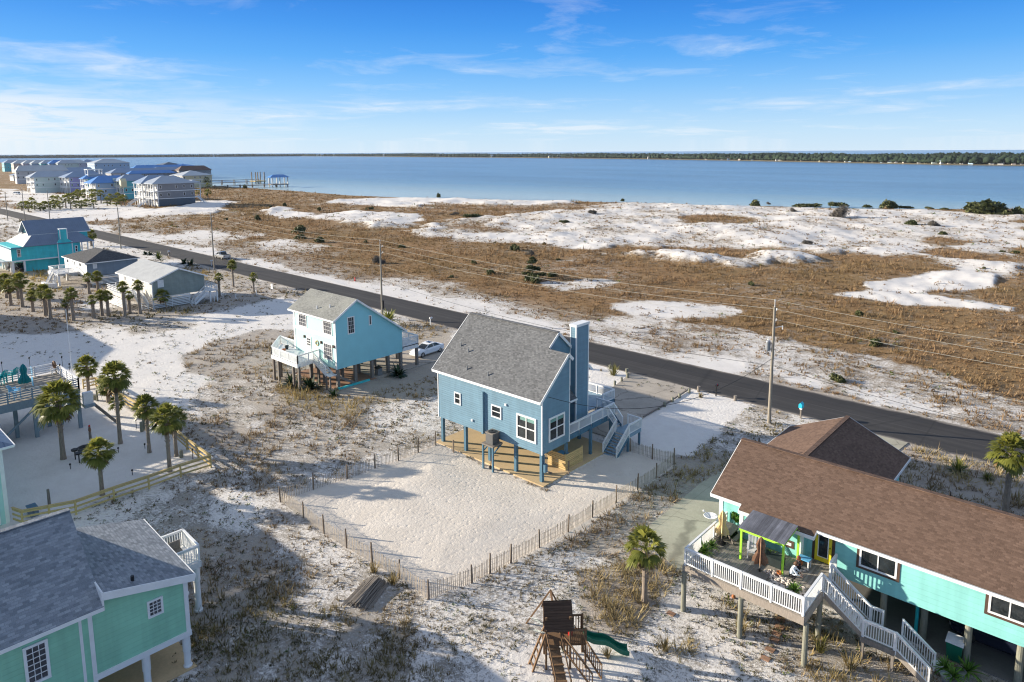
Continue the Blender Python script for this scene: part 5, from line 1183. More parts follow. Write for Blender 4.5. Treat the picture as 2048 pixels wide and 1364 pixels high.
def car(name, label, cat, loc, heading, kind, paint, L=4.9, Wd=1.82):
    """local x = forwards"""
    r = thing(name, label, cat, loc, rot=heading)
    h = Wd/2
    def ring(x, w, zb, zs, zt): return [(x,-w*0.86,zb),(x,-w,zb+0.15),(x,-w,zs),(x,-w*0.84,zt),(x,w*0.84,zt),(x,w,zs),(x,w,zb+0.15),(x,w*0.86,zb)]
    f, b_ = L/2, -L/2
    if kind == 'sedan':
        body = [(f,0.62,0.30,0.52,0.60),(f-0.12,0.82,0.24,0.60,0.70),(f-0.6,0.96,0.2,0.68,0.80),(f-1.5,1.0,0.2,0.78,0.92),(0.0,1.0,0.2,0.82,0.95),(b_+1.1,1.0,0.2,0.84,0.98),(b_+0.35,0.96,0.22,0.82,0.98),(b_+0.08,0.84,0.28,0.74,0.90),(b_,0.7,0.34,0.62,0.72)]
        cab = [(f-1.45,0.80,0.93,0.93),(f-2.25,0.72,0.94,1.36),(f-2.8,0.70,0.95,1.43),(b_+1.75,0.70,0.96,1.42),(b_+1.25,0.73,0.97,1.28),(b_+0.65,0.80,0.97,0.98)]
        roofx = (f-2.22, b_+1.28)
    elif kind == 'pickup':
        body = [(f,0.75,0.42,0.75,0.88),(f-0.15,0.92,0.38,0.86,1.0),(f-1.3,1.0,0.36,0.95,1.1),(0.2,1.0,0.36,1.0,1.14),(b_+1.8,1.0,0.38,1.0,1.14),(b_+0.05,0.98,0.42,1.0,1.14),(b_,0.94,0.45,0.98,1.12)]
        cab = [(f-1.35,0.86,1.1,1.1),(f-2.0,0.80,1.12,1.68),(f-2.4,0.78,1.12,1.76),(b_+2.2,0.78,1.12,1.74),(b_+1.9,0.82,1.12,1.12)]
        roofx = (f-1.98, b_+2.22)
    else:
        body = [(f,0.7,0.35,0.7,0.82),(f-0.15,0.9,0.3,0.82,0.95),(f-1.0,1.0,0.28,0.95,1.05),(0,1,0.28,1.0,1.1),(b_+0.1,0.98,0.3,1.0,1.1),(b_,0.9,0.36,0.98,1.08)]
        cab = [(f-0.9,0.86,1.05,1.05),(f-1.7,0.78,1.08,1.72),(f-2.2,0.76,1.08,1.8),(b_+0.5,0.76,1.08,1.8),(b_+0.12,0.8,1.08,1.1)]
        roofx = (f-1.68, b_+0.52)
    m = MB(); loft(m, [ring(x, h*w, zb, zs, zt) for x, w, zb, zs, zt in body]); m.build('body', M[paint], r, smooth=False)
    m = MB(); loft(m, [[(x,-h*w*1.08,zb-0.03),(x,-h*w*0.93,zt-0.05 if zt > zb+0.1 else zb+0.01),(x,-h*w*0.8,zt+0.0 if zt > zb+0.1 else zb+0.012),(x,h*w*0.8,zt+0.0 if zt > zb+0.1 else zb+0.012),(x,h*w*0.93,zt-0.05 if zt > zb+0.1 else zb+0.01),(x,h*w*1.08,zb-0.03)] for x, w, zb, zt in cab]); m.build('window_glass', M['glass'], r)
    zt = max(c[3] for c in cab); w0 = h*0.72
    m = MB(); loft(m, [[(roofx[0]+0.05,-w0*0.93,zt-0.07),(roofx[0]+0.05,w0*0.93,zt-0.07),(roofx[0]+0.05,w0*0.93,zt-0.09),(roofx[0]+0.05,-w0*0.93,zt-0.09)],[(roofx[0]-0.6,-w0,zt+0.012),(roofx[0]-0.6,w0,zt+0.012),(roofx[0]-0.6,w0,zt-0.05),(roofx[0]-0.6,-w0,zt-0.05)],[(roofx[1]+0.4,-w0,zt+0.01),(roofx[1]+0.4,w0,zt+0.01),(roofx[1]+0.4,w0,zt-0.05),(roofx[1]+0.4,-w0,zt-0.05)],[(roofx[1],-w0*0.93,zt-0.12),(roofx[1],w0*0.93,zt-0.12),(roofx[1],w0*0.93,zt-0.14),(roofx[1],-w0*0.93,zt-0.14)]]); ro = m.build('roof_panel', M[paint], r)
    if kind == 'sedan': MB().box(roofx[0]-1.0,roofx[0]-0.45,-0.36,0.36,zt+0.0,zt+0.022).build('sunroof', M['glass'], ro, org=ORG[ro.name])
    for sx in (cab[0], ):
        pass
    for s in (-1, 1):
        m = MB(); z0, z1 = cab[0][2], zt
        m.bar((cab[0][0],s*h*cab[0][1]*1.02,z0),(cab[1][0],s*h*cab[1][1]*0.92,cab[1][3]-0.04),0.07,0.06)
        m.bar((cab[-1][0],s*h*cab[-1][1]*1.0,cab[-1][2]),(cab[-2][0],s*h*cab[-2][1]*0.92,cab[-2][3]-0.04),0.16,0.06); m.build('roof_pillar', M[paint], r)
        m = MB().bar(((cab[1][0]+cab[-2][0])/2,s*h*cab[1][1]*1.09,z0),((cab[1][0]+cab[-2][0])/2,s*h*cab[1][1]*0.94,z1-0.05),0.08,0.03); m.build('door_pillar', M[paint], r)
    if kind == 'pickup': MB().box(b_+0.12,b_+1.8,-h*0.8,h*0.8,1.1,1.155).build('bed_floor', M['rubber'], r)
    wr_ = 0.33 if kind == 'sedan' else 0.38; wbf, wbr = f-0.95, b_+1.0
    for x in (wbf, wbr):
        for s in (-1, 1):
            y = s*(h-0.12)
            w = MB().tube([(x,y-0.11,wr_),(x,y+0.11,wr_)],wr_,18).build('wheel', M['rubber'], r)
            MB().tube([(x,y+s*0.10,wr_),(x,y+s*0.125,wr_)],wr_*0.64,12).build('rim', M['chrome'], w, org=ORG[w.name])
    for s in (-1, 1):
        MB().box(f-0.22,f-0.02,s*h*0.58-0.17,s*h*0.58+0.17,0.50,0.64).build('headlight', M['chrome'], r)
        MB().box(b_+0.0,b_+0.14,s*h*0.66-0.14,s*h*0.66+0.14,0.70,0.85).build('tail_light', M['tail_red'], r)
        MB().box(cab[0][0]-0.35,cab[0][0]-0.18,s*h*1.02-0.02,s*h*1.12+0.04,cab[0][2]+0.02,cab[0][2]+0.16).build('wing_mirror', M[paint], r)
    return r
pf = np.array(G(845.7,715.7)); pr = np.array(G(878.3,705.1)); dv = (pf-pr)/np.linalg.norm(pf-pr); nrm = np.array([dv[1], -dv[0]]); nrm = nrm if nrm[0] < 0 else -nrm
cc = (pf+pr)/2+nrm*0.78
car('parked_car', 'white saloon car with sunroof parked on the driveway beside the pale aqua house', 'car', (cc[0],cc[1],0.09), math.atan2(dv[1],dv[0]), 'sedan', 'car_white', 5.0, 1.84)
p_ = G(437,518); car('pickup_truck', 'silver pickup truck driving on the road near the white mailbox', 'truck', (p_[0],p_[1]+1.0,0.04), math.pi-0.0127, 'pickup', 'car_silver', 5.4, 1.95)
p_ = G(33,389); car('parked_van', 'white van parked near the distant pale mint house', 'van', (p_[0],p_[1],0.05), math.pi+0.35, 'van', 'car_white', 5.6, 2.0)
car('parked_car', 'dark blue car parked in the shade under the turquoise house', 'car', (-2.9,41.6,0.07), math.pi, 'sedan', 'car_dark', 4.9, 1.85)
car('parked_car', 'dark car parked under the bright aqua house with the chimney', 'car', (-184.5,38.0,0.02), 0.4, 'van', 'car_dark', 4.6, 1.85)

# utility poles and lines
POLES = []
def utility_pole(x, y, h, label, transformer=False, riser=False):
    r = thing('utility_pole', label, 'pole', (x,y,0), 'utility poles along the road')
    MB().tube([(x,y,-0.2),(x,y,h)],[0.17,0.11],10).build('pole', M['pole_wood'], r)
    b = MB().tube([(x,y,h-0.1),(x,y,h+0.55)],0.03,6); b.lathe([(0.03,0),(0.06,0.05),(0.03,0.1),(0.06,0.15),(0.02,0.2)],(x,y,h+0.5),8); b.build('top_insulator', M['white'], r)
    for dz in (0.35, 1.35):
        b = MB().tube([(x,y,h-dz-0.25),(x+0.05,y+0.4,h-dz)],0.03,6).lathe([(0.03,0),(0.07,0.05),(0.03,0.1),(0.07,0.15),(0.02,0.2)],(x+0.05,y+0.42,h-dz-0.05),8); b.build('side_insulator', M['white'], r)
    if transformer:
        t_ = MB().lathe([(0.0,0),(0.2,0.02),(0.23,0.1),(0.23,0.85),(0.18,0.95),(0.0,0.97)],(x-0.42,y-0.1,h-4.3),14).build('transformer', M['grey_metal'], r)
        MB().lathe([(0.05,0),(0.07,0.1),(0.04,0.2),(0.06,0.3),(0.0,0.34)],(x-0.42,y-0.1,h-3.34),8).build('bushing', M['white'], t_, org=ORG[t_.name])
        MB().tube([(x,y,h-2.0),(x+0.6,y+0.6,h-1.9)],0.03,6).lathe([(0.04,0),(0.06,0.3),(0.0,0.4)],(x+0.6,y+0.6,h-2.2),8).build('street_lamp_arm', M['white'], r)
    if riser: MB().box(x+0.12,x+0.35,y-0.15,y+0.15,1.7,3.0).build('meter_box', M['rubber'], r)
    POLES.append((x, y, h)); return r
x, y = G(1538,846); utility_pole(x, y, 11.45, 'grey wooden utility pole with transformer, nearest one, beside the black mailbox', True)
p_ = onz(760,487,12.0); utility_pole(float(p_[0]), float(p_[1]), 11.9, 'wooden utility pole beside the road behind the pale aqua house', False, True)
for (px, py, top), lab in zip(((429,540,430),(242,497,415),(100,440,381),(51,450,379),(16,442,386)), ('wooden utility pole beside the pickup truck', 'wooden utility pole on the roadside behind the sage grey house', 'distant utility pole in front of the far palm grove', 'distant utility pole, second from the left edge', 'distant utility pole, farthest left of the row')):
    x, y = G(px, py); utility_pole(x, y, hgt(px, py, top), lab)
def catenary(a, b, sag, n=14):
    a = Vector(a); b = Vector(b); return [a.lerp(b, t)+Vector((0,0,-4*sag*t*(1-t))) for t in np.linspace(0, 1, n)]
main = [(16.5,62.3,12.0)]+POLES[:4]+[POLES[5]]+[(-420,70,11)]
for i, (off, sag, rad, mt, lab) in enumerate(((+0.65,0.9,0.014,'wire','topmost pale power line strung along the roadside poles'),(-0.30,0.9,0.014,'wire','second pale power line from the top of the roadside poles'),(-1.30,0.9,0.014,'wire','third pale power line from the top of the roadside poles'),(-3.4,1.3,0.013,'wire','lowest pale power line on the roadside poles'),(-5.75,1.3,0.020,'wire_dark','dark cable strung low on the roadside poles'))):
    m = MB()
    for a, b2 in zip(main[:-1], main[1:]):
        m.tube(catenary((a[0],a[1]+(0.42 if i in (1,2) else 0.1),a[2]+off),(b2[0],b2[1]+(0.42 if i in (1,2) else 0.1),b2[2]+off),sag,12),rad,5)
    single('power_line', m, M[mt], lab, 'power line', 'power lines along the road')
w0 = onx(1097,794,X1+0.03); P0 = POLES[0]
m = MB().tube(catenary((X1+0.03,float(w0[1]),float(w0[2])),(P0[0],P0[1],P0[2]-5.0),2.6,24),0.022,5); single('service_cable', m, M['wire_dark'], 'black service cable drooping from the nearest pole to the blue house wall', 'cable')

# mailboxes, bollards, hydrant, stakes
def mailbox(px, py, label, body='white', postm='white', h=1.05):
    x, y = G(px, py); r = thing('mailbox', label, 'mailbox', (x,y,0))
    MB().box(x-0.05,x+0.05,y-0.05,y+0.05,-0.1,h).build('post', M[postm], r)
    m = MB(); prof = [(-0.1,0),(0.1,0),(0.1,0.12)]+[(0.1*math.cos(t),0.12+0.1*math.sin(t)) for t in np.linspace(0.3,2.84,6)]+[(-0.1,0.12)]
    m.prism([(x+a,y-0.15,h+b) for a, b in prof],(0,0.5,0)); bx = m.build('box', M[body], r)
    MB().box(x+0.1,x+0.115,y+0.0,y+0.03,h+0.1,h+0.28).build('flag', M['red'], bx, org=ORG[bx.name]); return r
mailbox(1431.9,792.5,'black mailbox on a thin black post by the road','black','black',1.1)
mailbox(861,652,'white mailbox by the road behind the parked white car','white','white',1.15)
mailbox(423,532,'white mailbox near the pickup truck on the road','white','white',1.2)
x, y = G(1601,836); r = thing('mailbox', 'bright aqua house-shaped mailbox on a pale post by the road', 'mailbox', (x,y,0))
MB().box(x-0.07,x+0.07,y-0.07,y+0.07,-0.1,1.0).build('post', M['weathered'], r); MB().box(x-0.12,x+0.12,y-0.12,y+0.12,0.9,1.08).build('bracket', M['white'], r)
MB().prism([(x-0.17,y-0.25,1.08),(x+0.17,y-0.25,1.08),(x+0.17,y-0.25,1.42),(x,y-0.25,1.62),(x-0.17,y-0.25,1.42)],(0,0.55,0)).build('box', M['mail_blue'], r)
bz_ = zm(1160,680,4.267)
bol = [((405,325),0.62,0.17,'tallest pair of'),((400,285),0.6,0.17,''),((355,355),0.5,0.13,''),((297,388),0.55,0.13,''),((255,243),0.45,0.15,''),((1013,440),0.6,0.19,''),((932,452),0.5,0.14,''),((850,494),0.5,0.14,''),((790,527),0.5,0.13,''),((722,569),0.5,0.14,''),((1325,517),0.55,0.17,''),((675,594),0.22,0.09,'')]
blab = ['tarred wooden bollard at the road end of the concrete driveway, left side, front of two','tarred wooden bollard at the road end of the concrete driveway, left side, rear of two','wooden bollard on the left driveway edge, second from the road','wooden bollard on the left driveway edge, nearest the house','low wooden bollard by the tall grass clump at the road','pale thick bollard beside the brown grass tuft near the black mailbox','wooden bollard on the right driveway edge nearest the road','wooden bollard on the right driveway edge, second from the road','wooden bollard on the right driveway edge, third from the road','wooden bollard on the right driveway edge, fourth from the road','pale bollard by the road between the black mailbox and the pole','very low wooden stump on the right driveway edge']
for (z_, hh, rr2, _), lb in zip(bol, blab):
    x, y = G(*bz_(*z_)); m = MB().tube([(x,y,-0.1),(x,y,hh)],[rr2*1.05,rr2],12); single('bollard', m, M['post_wood'] if 'pale' not in lb else M['weathered'], lb, 'bollard', 'wooden bollards round the driveway')
a = [G(*bz_(*q)) for q in ((915,437),(730,555),(540,665))]
m = MB()
for p, q in zip(a[:-1], a[1:]): m.bar((p[0],p[1],0.12),(q[0],q[1],0.12),0.1,0.14)
single('landscape_timber', m, M['pile_wood'], 'dark timber edging along the right side of the concrete driveway', 'edging')
x, y = G(710,562); hy = thing('fire_hydrant', 'red fire hydrant in the grass across the road', 'hydrant', (x,y,0))
MB().lathe([(0.16,0),(0.16,0.08),(0.11,0.1),(0.11,0.6),(0.15,0.62),(0.15,0.68),(0.11,0.72),(0.06,0.82),(0.0,0.84)],(x,y,0),12).build('barrel', M['red'], hy)
MB().tube([(x-0.2,y,0.5),(x+0.2,y,0.5)],0.055,8).build('nozzle', M['red'], hy)
for i, q in enumerate(((384,611),(429,603),(472,598),(513,590))):
    x, y = G(*q); single('marker_stake', MB().box(x-0.05,x+0.05,y-0.05,y+0.05,-0.1,0.95), M['white'], ['white marker stake nearest the sage grey house stairs','white marker stake, second from the sage grey house','white marker stake, third from the sage grey house','white marker stake nearest the pale aqua house'][i], 'stake', 'white marker stakes along the sand lot')
x, y = G(544,583); sg = thing('notice_board', 'white notice board on two short posts near the road', 'sign', (x,y,0)); MB().box(x-0.35,x+0.35,y-0.03,y+0.03,0.5,1.5).build('board', M['white'], sg)
for s in (-0.3,0.3): MB().box(x+s-0.04,x+s+0.04,y+0.03,y+0.09,-0.1,1.4).build('post', M['weathered'], sg)
p_ = G(146,765); single('flag_pole', MB().tube([(p_[0],p_[1],0),(p_[0],p_[1],8.6)],[0.045,0.03],6), M['white'], 'thin white pole standing beside the raised deck', 'pole')

# sand fence round the yard
fz = zm(540,860,2.381)
run1 = [(790,75),(706,108),(612,145),(500,183),(368,232),(207,283),(50,343),(160,422),(258,492),(365,562),(487,634),(615,706),(755,806),(962,726),(1048,679),(1148,633),(1283,561),(1420,486),(1535,416),(1650,346),(1750,286),(1838,231),(1925,161)]
run2 = [(1925,161),(1820,141),(1715,101)]
sf = thing('sand_fence', 'weathered slatted sand fence with thin posts round the raked sand yard', 'fence', (-40,28,0))
def slat_run(pts, par, lean=0.0):
    pw = [G(*fz(*p)) for p in pts]; k = 0
    for (ax_, ay_), (bx_, by_) in zip(pw[:-1], pw[1:]):
        m = MB(); L = math.hypot(bx_-ax_, by_-ay_); n = max(3, int(L/0.13)); ux, uy = (bx_-ax_)/L, (by_-ay_)/L
        for i in range(n):
            t = (i+0.5)/n; x = ax_+(bx_-ax_)*t; y = ay_+(by_-ay_)*t; z = GZ(x, y); j = random.uniform(-0.05, 0.05); hh = 1.08+random.uniform(-0.06, 0.05)-0.10*math.sin(math.pi*t)
            l1 = random.uniform(-0.04,0.04)
            m.bar((x,y,z-0.05),(x+ux*j+uy*l1,y+uy*j-ux*l1,z+hh),0.036,0.012,up=(uy,-ux,0))
        for hz_ in (0.22,0.55,0.9):
            m.tube([(ax_,ay_,GZ(ax_,ay_)+hz_),((ax_+bx_)/2,(ay_+by_)/2,GZ((ax_+bx_)/2,(ay_+by_)/2)+hz_-0.04),(bx_,by_,GZ(bx_,by_)+hz_)],0.008,4)
        m.build('slat_panel', M['slat'], par)
    for x, y in pw:
        z = GZ(x, y); MB().tube([(x,y,z-0.2),(x+random.uniform(-0.06,0.06),y+random.uniform(-0.06,0.06),z+random.uniform(1.2,1.4))],[0.06,0.05],7).build('post', M['slat_post'], par)
slat_run(run1, sf)
sf2 = thing('sand_fence', 'short dark slatted sand fence between the blue stairs and the yard corner', 'fence', (-29.5,50,0)); slat_run(run2, sf2)
for i, (q, h) in enumerate((((877,48),1.0),((875,100),0.9))): pass
for i, q in enumerate(((907,905),(1137,949))):
    x, y = G(*q); single('yard_stake', MB().box(x-0.05,x+0.05,y-0.05,y+0.05,-0.1,1.15), M['slat_post'], ['thin wooden stake at the left slab edge of the blue house','thin wooden stake at the right slab edge of the blue house'][i], 'stake')
# bundle of rolled-up fence
bd = thing('fence_bundle', 'bundle of rolled-up slat fencing lying on the sand outside the fence corner', 'bundle', (-31.6,21.9,0))
a = np.array(G(712,1215)); c = np.array(G(757,1164)); dv = (c-a); L = np.linalg.norm(dv); dv /= L; nv = np.array([dv[1],-dv[0]])
m = MB()
for i in range(95):
    o = random.gauss(0,0.42); z = max(0.04, (0.42-abs(o)*0.42)*random.uniform(0.3,1.0)); s0 = random.uniform(-0.15,0.15); an = random.uniform(-0.07,0.07)
    p = a+nv*(o-an)+dv*s0; q = c+nv*(o*0.85+an)+dv*random.uniform(-0.2,0.15)
    m.bar((p[0],p[1],z),(q[0],q[1],z+random.uniform(-0.03,0.05)),0.045,0.02)
m.build('slats', M['weathered'], bd)
# yellow pine rail fence round the palm yard
rz_ = zm(0,680,3.59)
rf = thing('rail_fence', 'new yellow pine rail fence with three rails round the palm yard', 'fence', (-55,14,0))
rp = [G(*rz_(*p)) for p in ((165,1330),(345,1275),(548,1255),(822,1155),(1072,1070),(1300,985),(1515,917),(1425,852),(1345,790),(1245,700),(1160,640),(1070,575),(985,520),(870,455),(755,375),(690,335),(600,350))]
rp[1] = ((rp[0][0]+rp[2][0])/2, (rp[0][1]+rp[2][1])/2)
w0_ = (-57.2, 9.9)
path = [w0_]+rp
for (ax_, ay_), (bx_, by_) in zip(path[:-1], path[1:]):
    m = MB()
    for z in (0.25,0.62,0.98): m.bar((ax_,ay_,z),(bx_,by_,z),0.04,0.14)
    m.bar((ax_,ay_,1.12),(bx_,by_,1.12),0.15,0.04)
    m.build('rail_panel', M['fence_pine'], rf)
for x, y in path[1:]: MB().box(x-0.06,x+0.06,y-0.06,y+0.06,-0.2,1.12).build('post', M['fence_pine'], rf)

# things in the palm yard
def zsingle(name, px, py, mbf, mat, label, cat, group=None):
    x, y = G(px, py); m = MB(); mbf(m, x, y, 0.0); return single(name, m, M[mat], label, cat, group)
for i, q in enumerate(((151,919),(159,926))):
    x, y = G(*q); r = thing('pedestal_grill', ['black park grill on a pedestal in the palm yard, left one','black park grill on a pedestal in the palm yard, right one'][i], 'grill', (x,y,0), 'park grills')
    MB().tube([(x,y,-0.1),(x,y,0.75)],0.05,8).build('pedestal', M['black'], r); MB().lathe([(0.08,0),(0.25,0.08),(0.28,0.22),(0.26,0.22),(0.0,0.2)],(x,y,0.72),12).build('bowl', M['black'], r)
for i, (q, h) in enumerate((((190,800),0.55),((195,802),1.2),((284,863),0.95),((289,860),1.0),((99,1010),1.25),((363,915),0.65),((181,918),0.5))):
    x, y = G(*q); single('wood_piling', MB().tube([(x,y,-0.1),(x,y,h)],[0.16 if h < 1.1 else 0.11,0.15 if h < 1.1 else 0.09],9), M['post_wood'] if i != 4 else M['weathered'],
        ['short round piling beside the raised deck corner','tall round piling beside the raised deck corner','thick piling left of a pair by the rail fence','thick piling right of a pair by the rail fence','lone thin weathered post in the palm yard sand','short post beside the palm pair at the rail fence','low stump behind the small leaning-crown palm'][i], 'post')
x, y = G(181,878); r = thing('garden_figure', 'small carved garden figure with red cap on a stump', 'figure', (x,y,0))
MB().tube([(x,y,0),(x,y,0.7)],[0.13,0.11],8).build('stump', M['weathered'], r); MB().lathe([(0.08,0),(0.13,0.15),(0.1,0.35),(0.08,0.4),(0.09,0.5),(0.05,0.58),(0.0,0.6)],(x,y,0.7),10).build('figure_body', M['brown_cloth'], r); MB().lathe([(0.1,0),(0.06,0.1),(0,0.14)],(x,y,1.24),10).build('cap', M['red'], r)
x, y = G(170,899); single('fire_ring', MB().lathe([(0.55,0),(0.6,0.25),(0.52,0.25),(0.5,0.03),(0.0,0.02)],(x,y,0),16), M['ac_metal'], 'rusty fire ring in the palm yard behind the grills', 'fire pit')
for i, q in enumerate(((141,938),(237,905),(290,897),(208,916),(265,950),(273,857),(386,918))):
    x, y = G(*q); h = 0.35 if i < 5 else 0.8
    single('garden_lamp', MB().tube([(x,y,0),(x,y,h)],0.03,6).lathe([(0.07,0),(0.08,0.1),(0.02,0.16)],(x,y,h),8), M['black'],
     ['small black garden lamp left of the grills','small black garden lamp right of the middle palm','small black garden lamp beside the slim palm','small black garden lamp in front of the short palm','small black garden lamp nearest the rail fence run','tall black garden lamp by the piling pair','tall black garden lamp at the rail fence corner'][i], 'lamp', 'garden lamps in the palm yard')
# raised deck furniture
def closed_umbrella(name, base, h, mat, label, z):
    x, y = base; r = thing(name, label, 'umbrella', (x,y,z))
    MB().tube([(x,y,z),(x,y,z+h)],0.025,8).build('pole', M['weathered'], r)
    n = 16; rings = []
    for zz, rr2, k in ((0.28,0.10,0.5),(0.30,0.20,0.45),(0.42,0.19,0.4),(0.60,0.10,0.3),(0.64,0.10,0.3),(0.80,0.13,0.3),(0.95,0.07,0.2),(1.0,0.02,0.0)):
        rings.append([(x+h*0.42*rr2*(1+(k if j % 2 else -k))*math.cos(2*math.pi*j/n)*1.7, y+h*0.42*rr2*(1+(k if j % 2 else -k))*math.sin(2*math.pi*j/n)*1.7, z+h*zz) for j in range(n)])
    m = MB(); loft(m, rings); m.build('canopy', M[mat], r); 
    MB().lathe([(0.25,0),(0.25,0.06),(0.05,0.09),(0.04,0.3)],(x,y,z),12).build('base', M['black'], r); return r
def zP(q, z): p = onz(q[0], q[1], z); return float(p[0]), float(p[1])
closed_umbrella('umbrella', zP((51,781),PZ), 2.6, 'teal_cloth', 'closed teal umbrella on the raised deck', PZ)
def adirondack(name, base, rot, z, mat, label, cat='chair', group=None, s=1.0, tall=False):
    r = thing(name, label, cat, (base[0],base[1],z), group, rot=rot, local=True)
    sh_ = 0.72 if tall else 0.36
    MB().slab([(-0.28*s,-0.28*s,sh_-0.06),(0.28*s,-0.28*s,sh_-0.06),(0.28*s,0.30*s,sh_+0.04),(-0.28*s,0.30*s,sh_+0.04)],0.035).build('seat', M[mat], r)
    m = MB()
    for k in range(5): x = -0.24+k*0.12; m.bar((x*s,-0.26*s,sh_-0.03),(x*1.15*s,-0.52*s,sh_+0.72-abs(k-2)*0.05),0.10*s,0.02)
    m.build('backrest', M[mat], r)
    for sx in (-1,1):
        MB().box(sx*0.30*s-0.06,sx*0.30*s+0.06,-0.35*s,0.34*s,sh_+0.22,sh_+0.25).build('armrest', M[mat], r)
        MB().box(sx*0.30*s-0.03,sx*0.30*s+0.03,0.24*s,0.31*s,0,sh_+0.22).build('leg', M[mat], r); MB().box(sx*0.30*s-0.03,sx*0.30*s+0.03,-0.34*s,-0.27*s,0,sh_+0.22).build('leg', M[mat], r)
    return r
adirondack('deck_chair', zP((25,762),PZ), 2.2, PZ, 'teal_plastic', 'tall teal slatted chair on the raised deck beside the closed umbrella', 'chair', None, 1.15, True)
adirondack('deck_chair', zP((2,768),PZ), 2.2, PZ, 'teal_plastic', 'tall teal slatted chair cut by the left edge on the raised deck', 'chair', None, 1.15, True)
adirondack('deck_chair', zP((31,797),PZ), 0.4, PZ, 'blue_plastic', 'sky blue slatted chair on the raised deck behind the near railing', 'chair', None, 1.0, True)
for i, (q, top) in enumerate((((6,752),738),((61,742),728),((126,740),727),((141,755),737),((122,757),744))):
    x, y = zP(q, PZ+0.3); h = 1.55
    single('garden_torch', MB().tube([(x,y,PZ),(x,y,PZ+h)],0.02,6).lathe([(0.04,0),(0.08,0.12),(0.05,0.22),(0.0,0.24)],(x,y,PZ+h),8), M['black'],
     ['black garden torch on the raised deck rail, farthest left','black garden torch on the raised deck rail behind the chairs','black garden torch at the raised deck far corner','black garden torch on the lit end rail of the raised deck','black garden torch inside the raised deck corner'][i], 'torch', 'garden torches on the raised deck')
for i, q in enumerate(((64,752),(9,770),(66,773))):
    x, y = zP(q, PZ); single('towel', MB().box(x-0.25,x+0.25,y-0.02,y+0.02,PZ+0.1,PZ+0.95), M['blue_plastic' if i != 1 else 'teal_plastic'], ['blue towel hanging on the far rail of the raised deck','teal towel hanging beside the left raised deck chair','blue towel hanging on the near rail of the raised deck'][i], 'towel')
x, y = zP((110,747),PZ); r = thing('side_table', 'small white table with round wreath at the raised deck far corner', 'table', (x,y,PZ)); MB().box(x-0.3,x+0.3,y-0.3,y+0.3,PZ+0.5,PZ+0.55).build('tabletop', M['white'], r)
for sx in (-0.26,0.26):
    for sy in (-0.26,0.26): MB().box(x+sx-0.03,x+sx+0.03,y+sy-0.03,y+sy+0.03,PZ,PZ+0.5).build('leg', M['white'], r)
single('wicker_wreath', MB().tube([(x+0.3*math.cos(t),y,PZ+0.95+0.3*math.sin(t)) for t in np.linspace(0,2*math.pi,14)],0.1,6), M['brown_cloth'], 'brown wicker wreath above the small white table on the raised deck', 'wreath')

# turquoise house deck contents
closed_umbrella('umbrella', zP((1443,1087),DF), 2.1, 'tan_cloth', 'closed tan umbrella beside the left railing of the turquoise house deck', DF)
closed_umbrella('umbrella', zP((1519,1146),DF), 2.15, 'brown_cloth', 'closed brown umbrella in the middle of the turquoise house deck', DF)
closed_umbrella('umbrella', zP((1482,1052),DF), 2.2, 'navy_cloth', 'closed navy striped umbrella against the turquoise house wall', DF)
x, y = zP((1519,1152),DF); single('umbrella_stand', MB().box(x-0.5,x+0.45,y-0.4,y+0.35,DF+0.01,DF+0.09), M['weathered'], 'low grey wooden platform under the brown umbrella', 'platform')
adirondack('adirondack_chair', zP((1509,1112),DF), 3.5, DF, 'white_worn', 'pale grey fan-backed armchair behind the brown umbrella', 'chair', None, 1.25)
x, y = zP((1609,1134),DF); r = thing('side_table', 'small white table with blue top beside the yellow door', 'table', (x,y,DF)); MB().box(x-0.35,x+0.3,y-0.25,y+0.25,DF+0.5,DF+0.55).build('tabletop', M['blue_plastic'], r)
for sx in (-0.3,0.25):
    for sy in (-0.2,0.2): MB().box(x+sx-0.03,x+sx+0.03,y+sy-0.03,y+sy+0.03,DF,DF+0.5).build('leg', M['white'], r)
def heap(name, px, py, z, rx, n, mat, label, cat, s=0.07):
    x, y = zP((px,py), z); m = MB()
    for i in range(n):
        a = random.uniform(0,6.28); d_ = rx*math.sqrt(random.random()); zz = z+max(0.02,0.16*(1-d_/rx)*random.random())
        cx_, cy_ = x+d_*math.cos(a), y+d_*math.sin(a)*0.7; k = s*random.uniform(0.6,1.3)
        m.lathe([(0,0),(k,0.01),(k*0.8,k*0.7),(0,k)],(cx_,cy_,zz),6)
    o = single(name, m, M[mat], label, cat); o['kind'] = 'stuff'; return o
heap('shell_heap', 1576, 1173, DF, 0.95, 150, 'shell', 'heap of pale seashells on the turquoise house deck', 'shells')
heap('shell_heap', 1600, 1137, DF, 0.45, 50, 'shell', 'scatter of shells round the small white table', 'shells', 0.06)
heap('shell_heap', 1545, 1150, DF, 0.55, 60, 'shell', 'scatter of shells at the foot of the lime green awning post', 'shells', 0.06)
x, y = zP((1558,1150),DF); single('clay_pot', MB().lathe([(0.1,0),(0.15,0.2),(0.12,0.2),(0,0.15)],(x,y,DF),10), M['orange'], 'small terracotta pot at the foot of the lime green awning post', 'pot')
x, y = zP((1537,1124),DF); single('planter_box', MB().box(x-0.7,x+0.8,y-0.3,y+0.35,DF+0.01,DF+0.5), M['dark_pot'], 'long black planter under the deck window of the turquoise house', 'planter')
x, y = zP((1457,1073),DF); r = thing('picnic_bench', 'grey wooden picnic bench beside the tan umbrella', 'bench', (x,y,DF))
MB().box(x-0.5,x+0.5,y-0.8,y+0.5,DF+0.6,DF+0.66).build('tabletop', M['weathered'], r)
for s in (-0.7,0.7): MB().box(x+s-0.13,x+s+0.13,y-0.8,y+0.5,DF+0.36,DF+0.41).build('seat', M['weathered'], r)
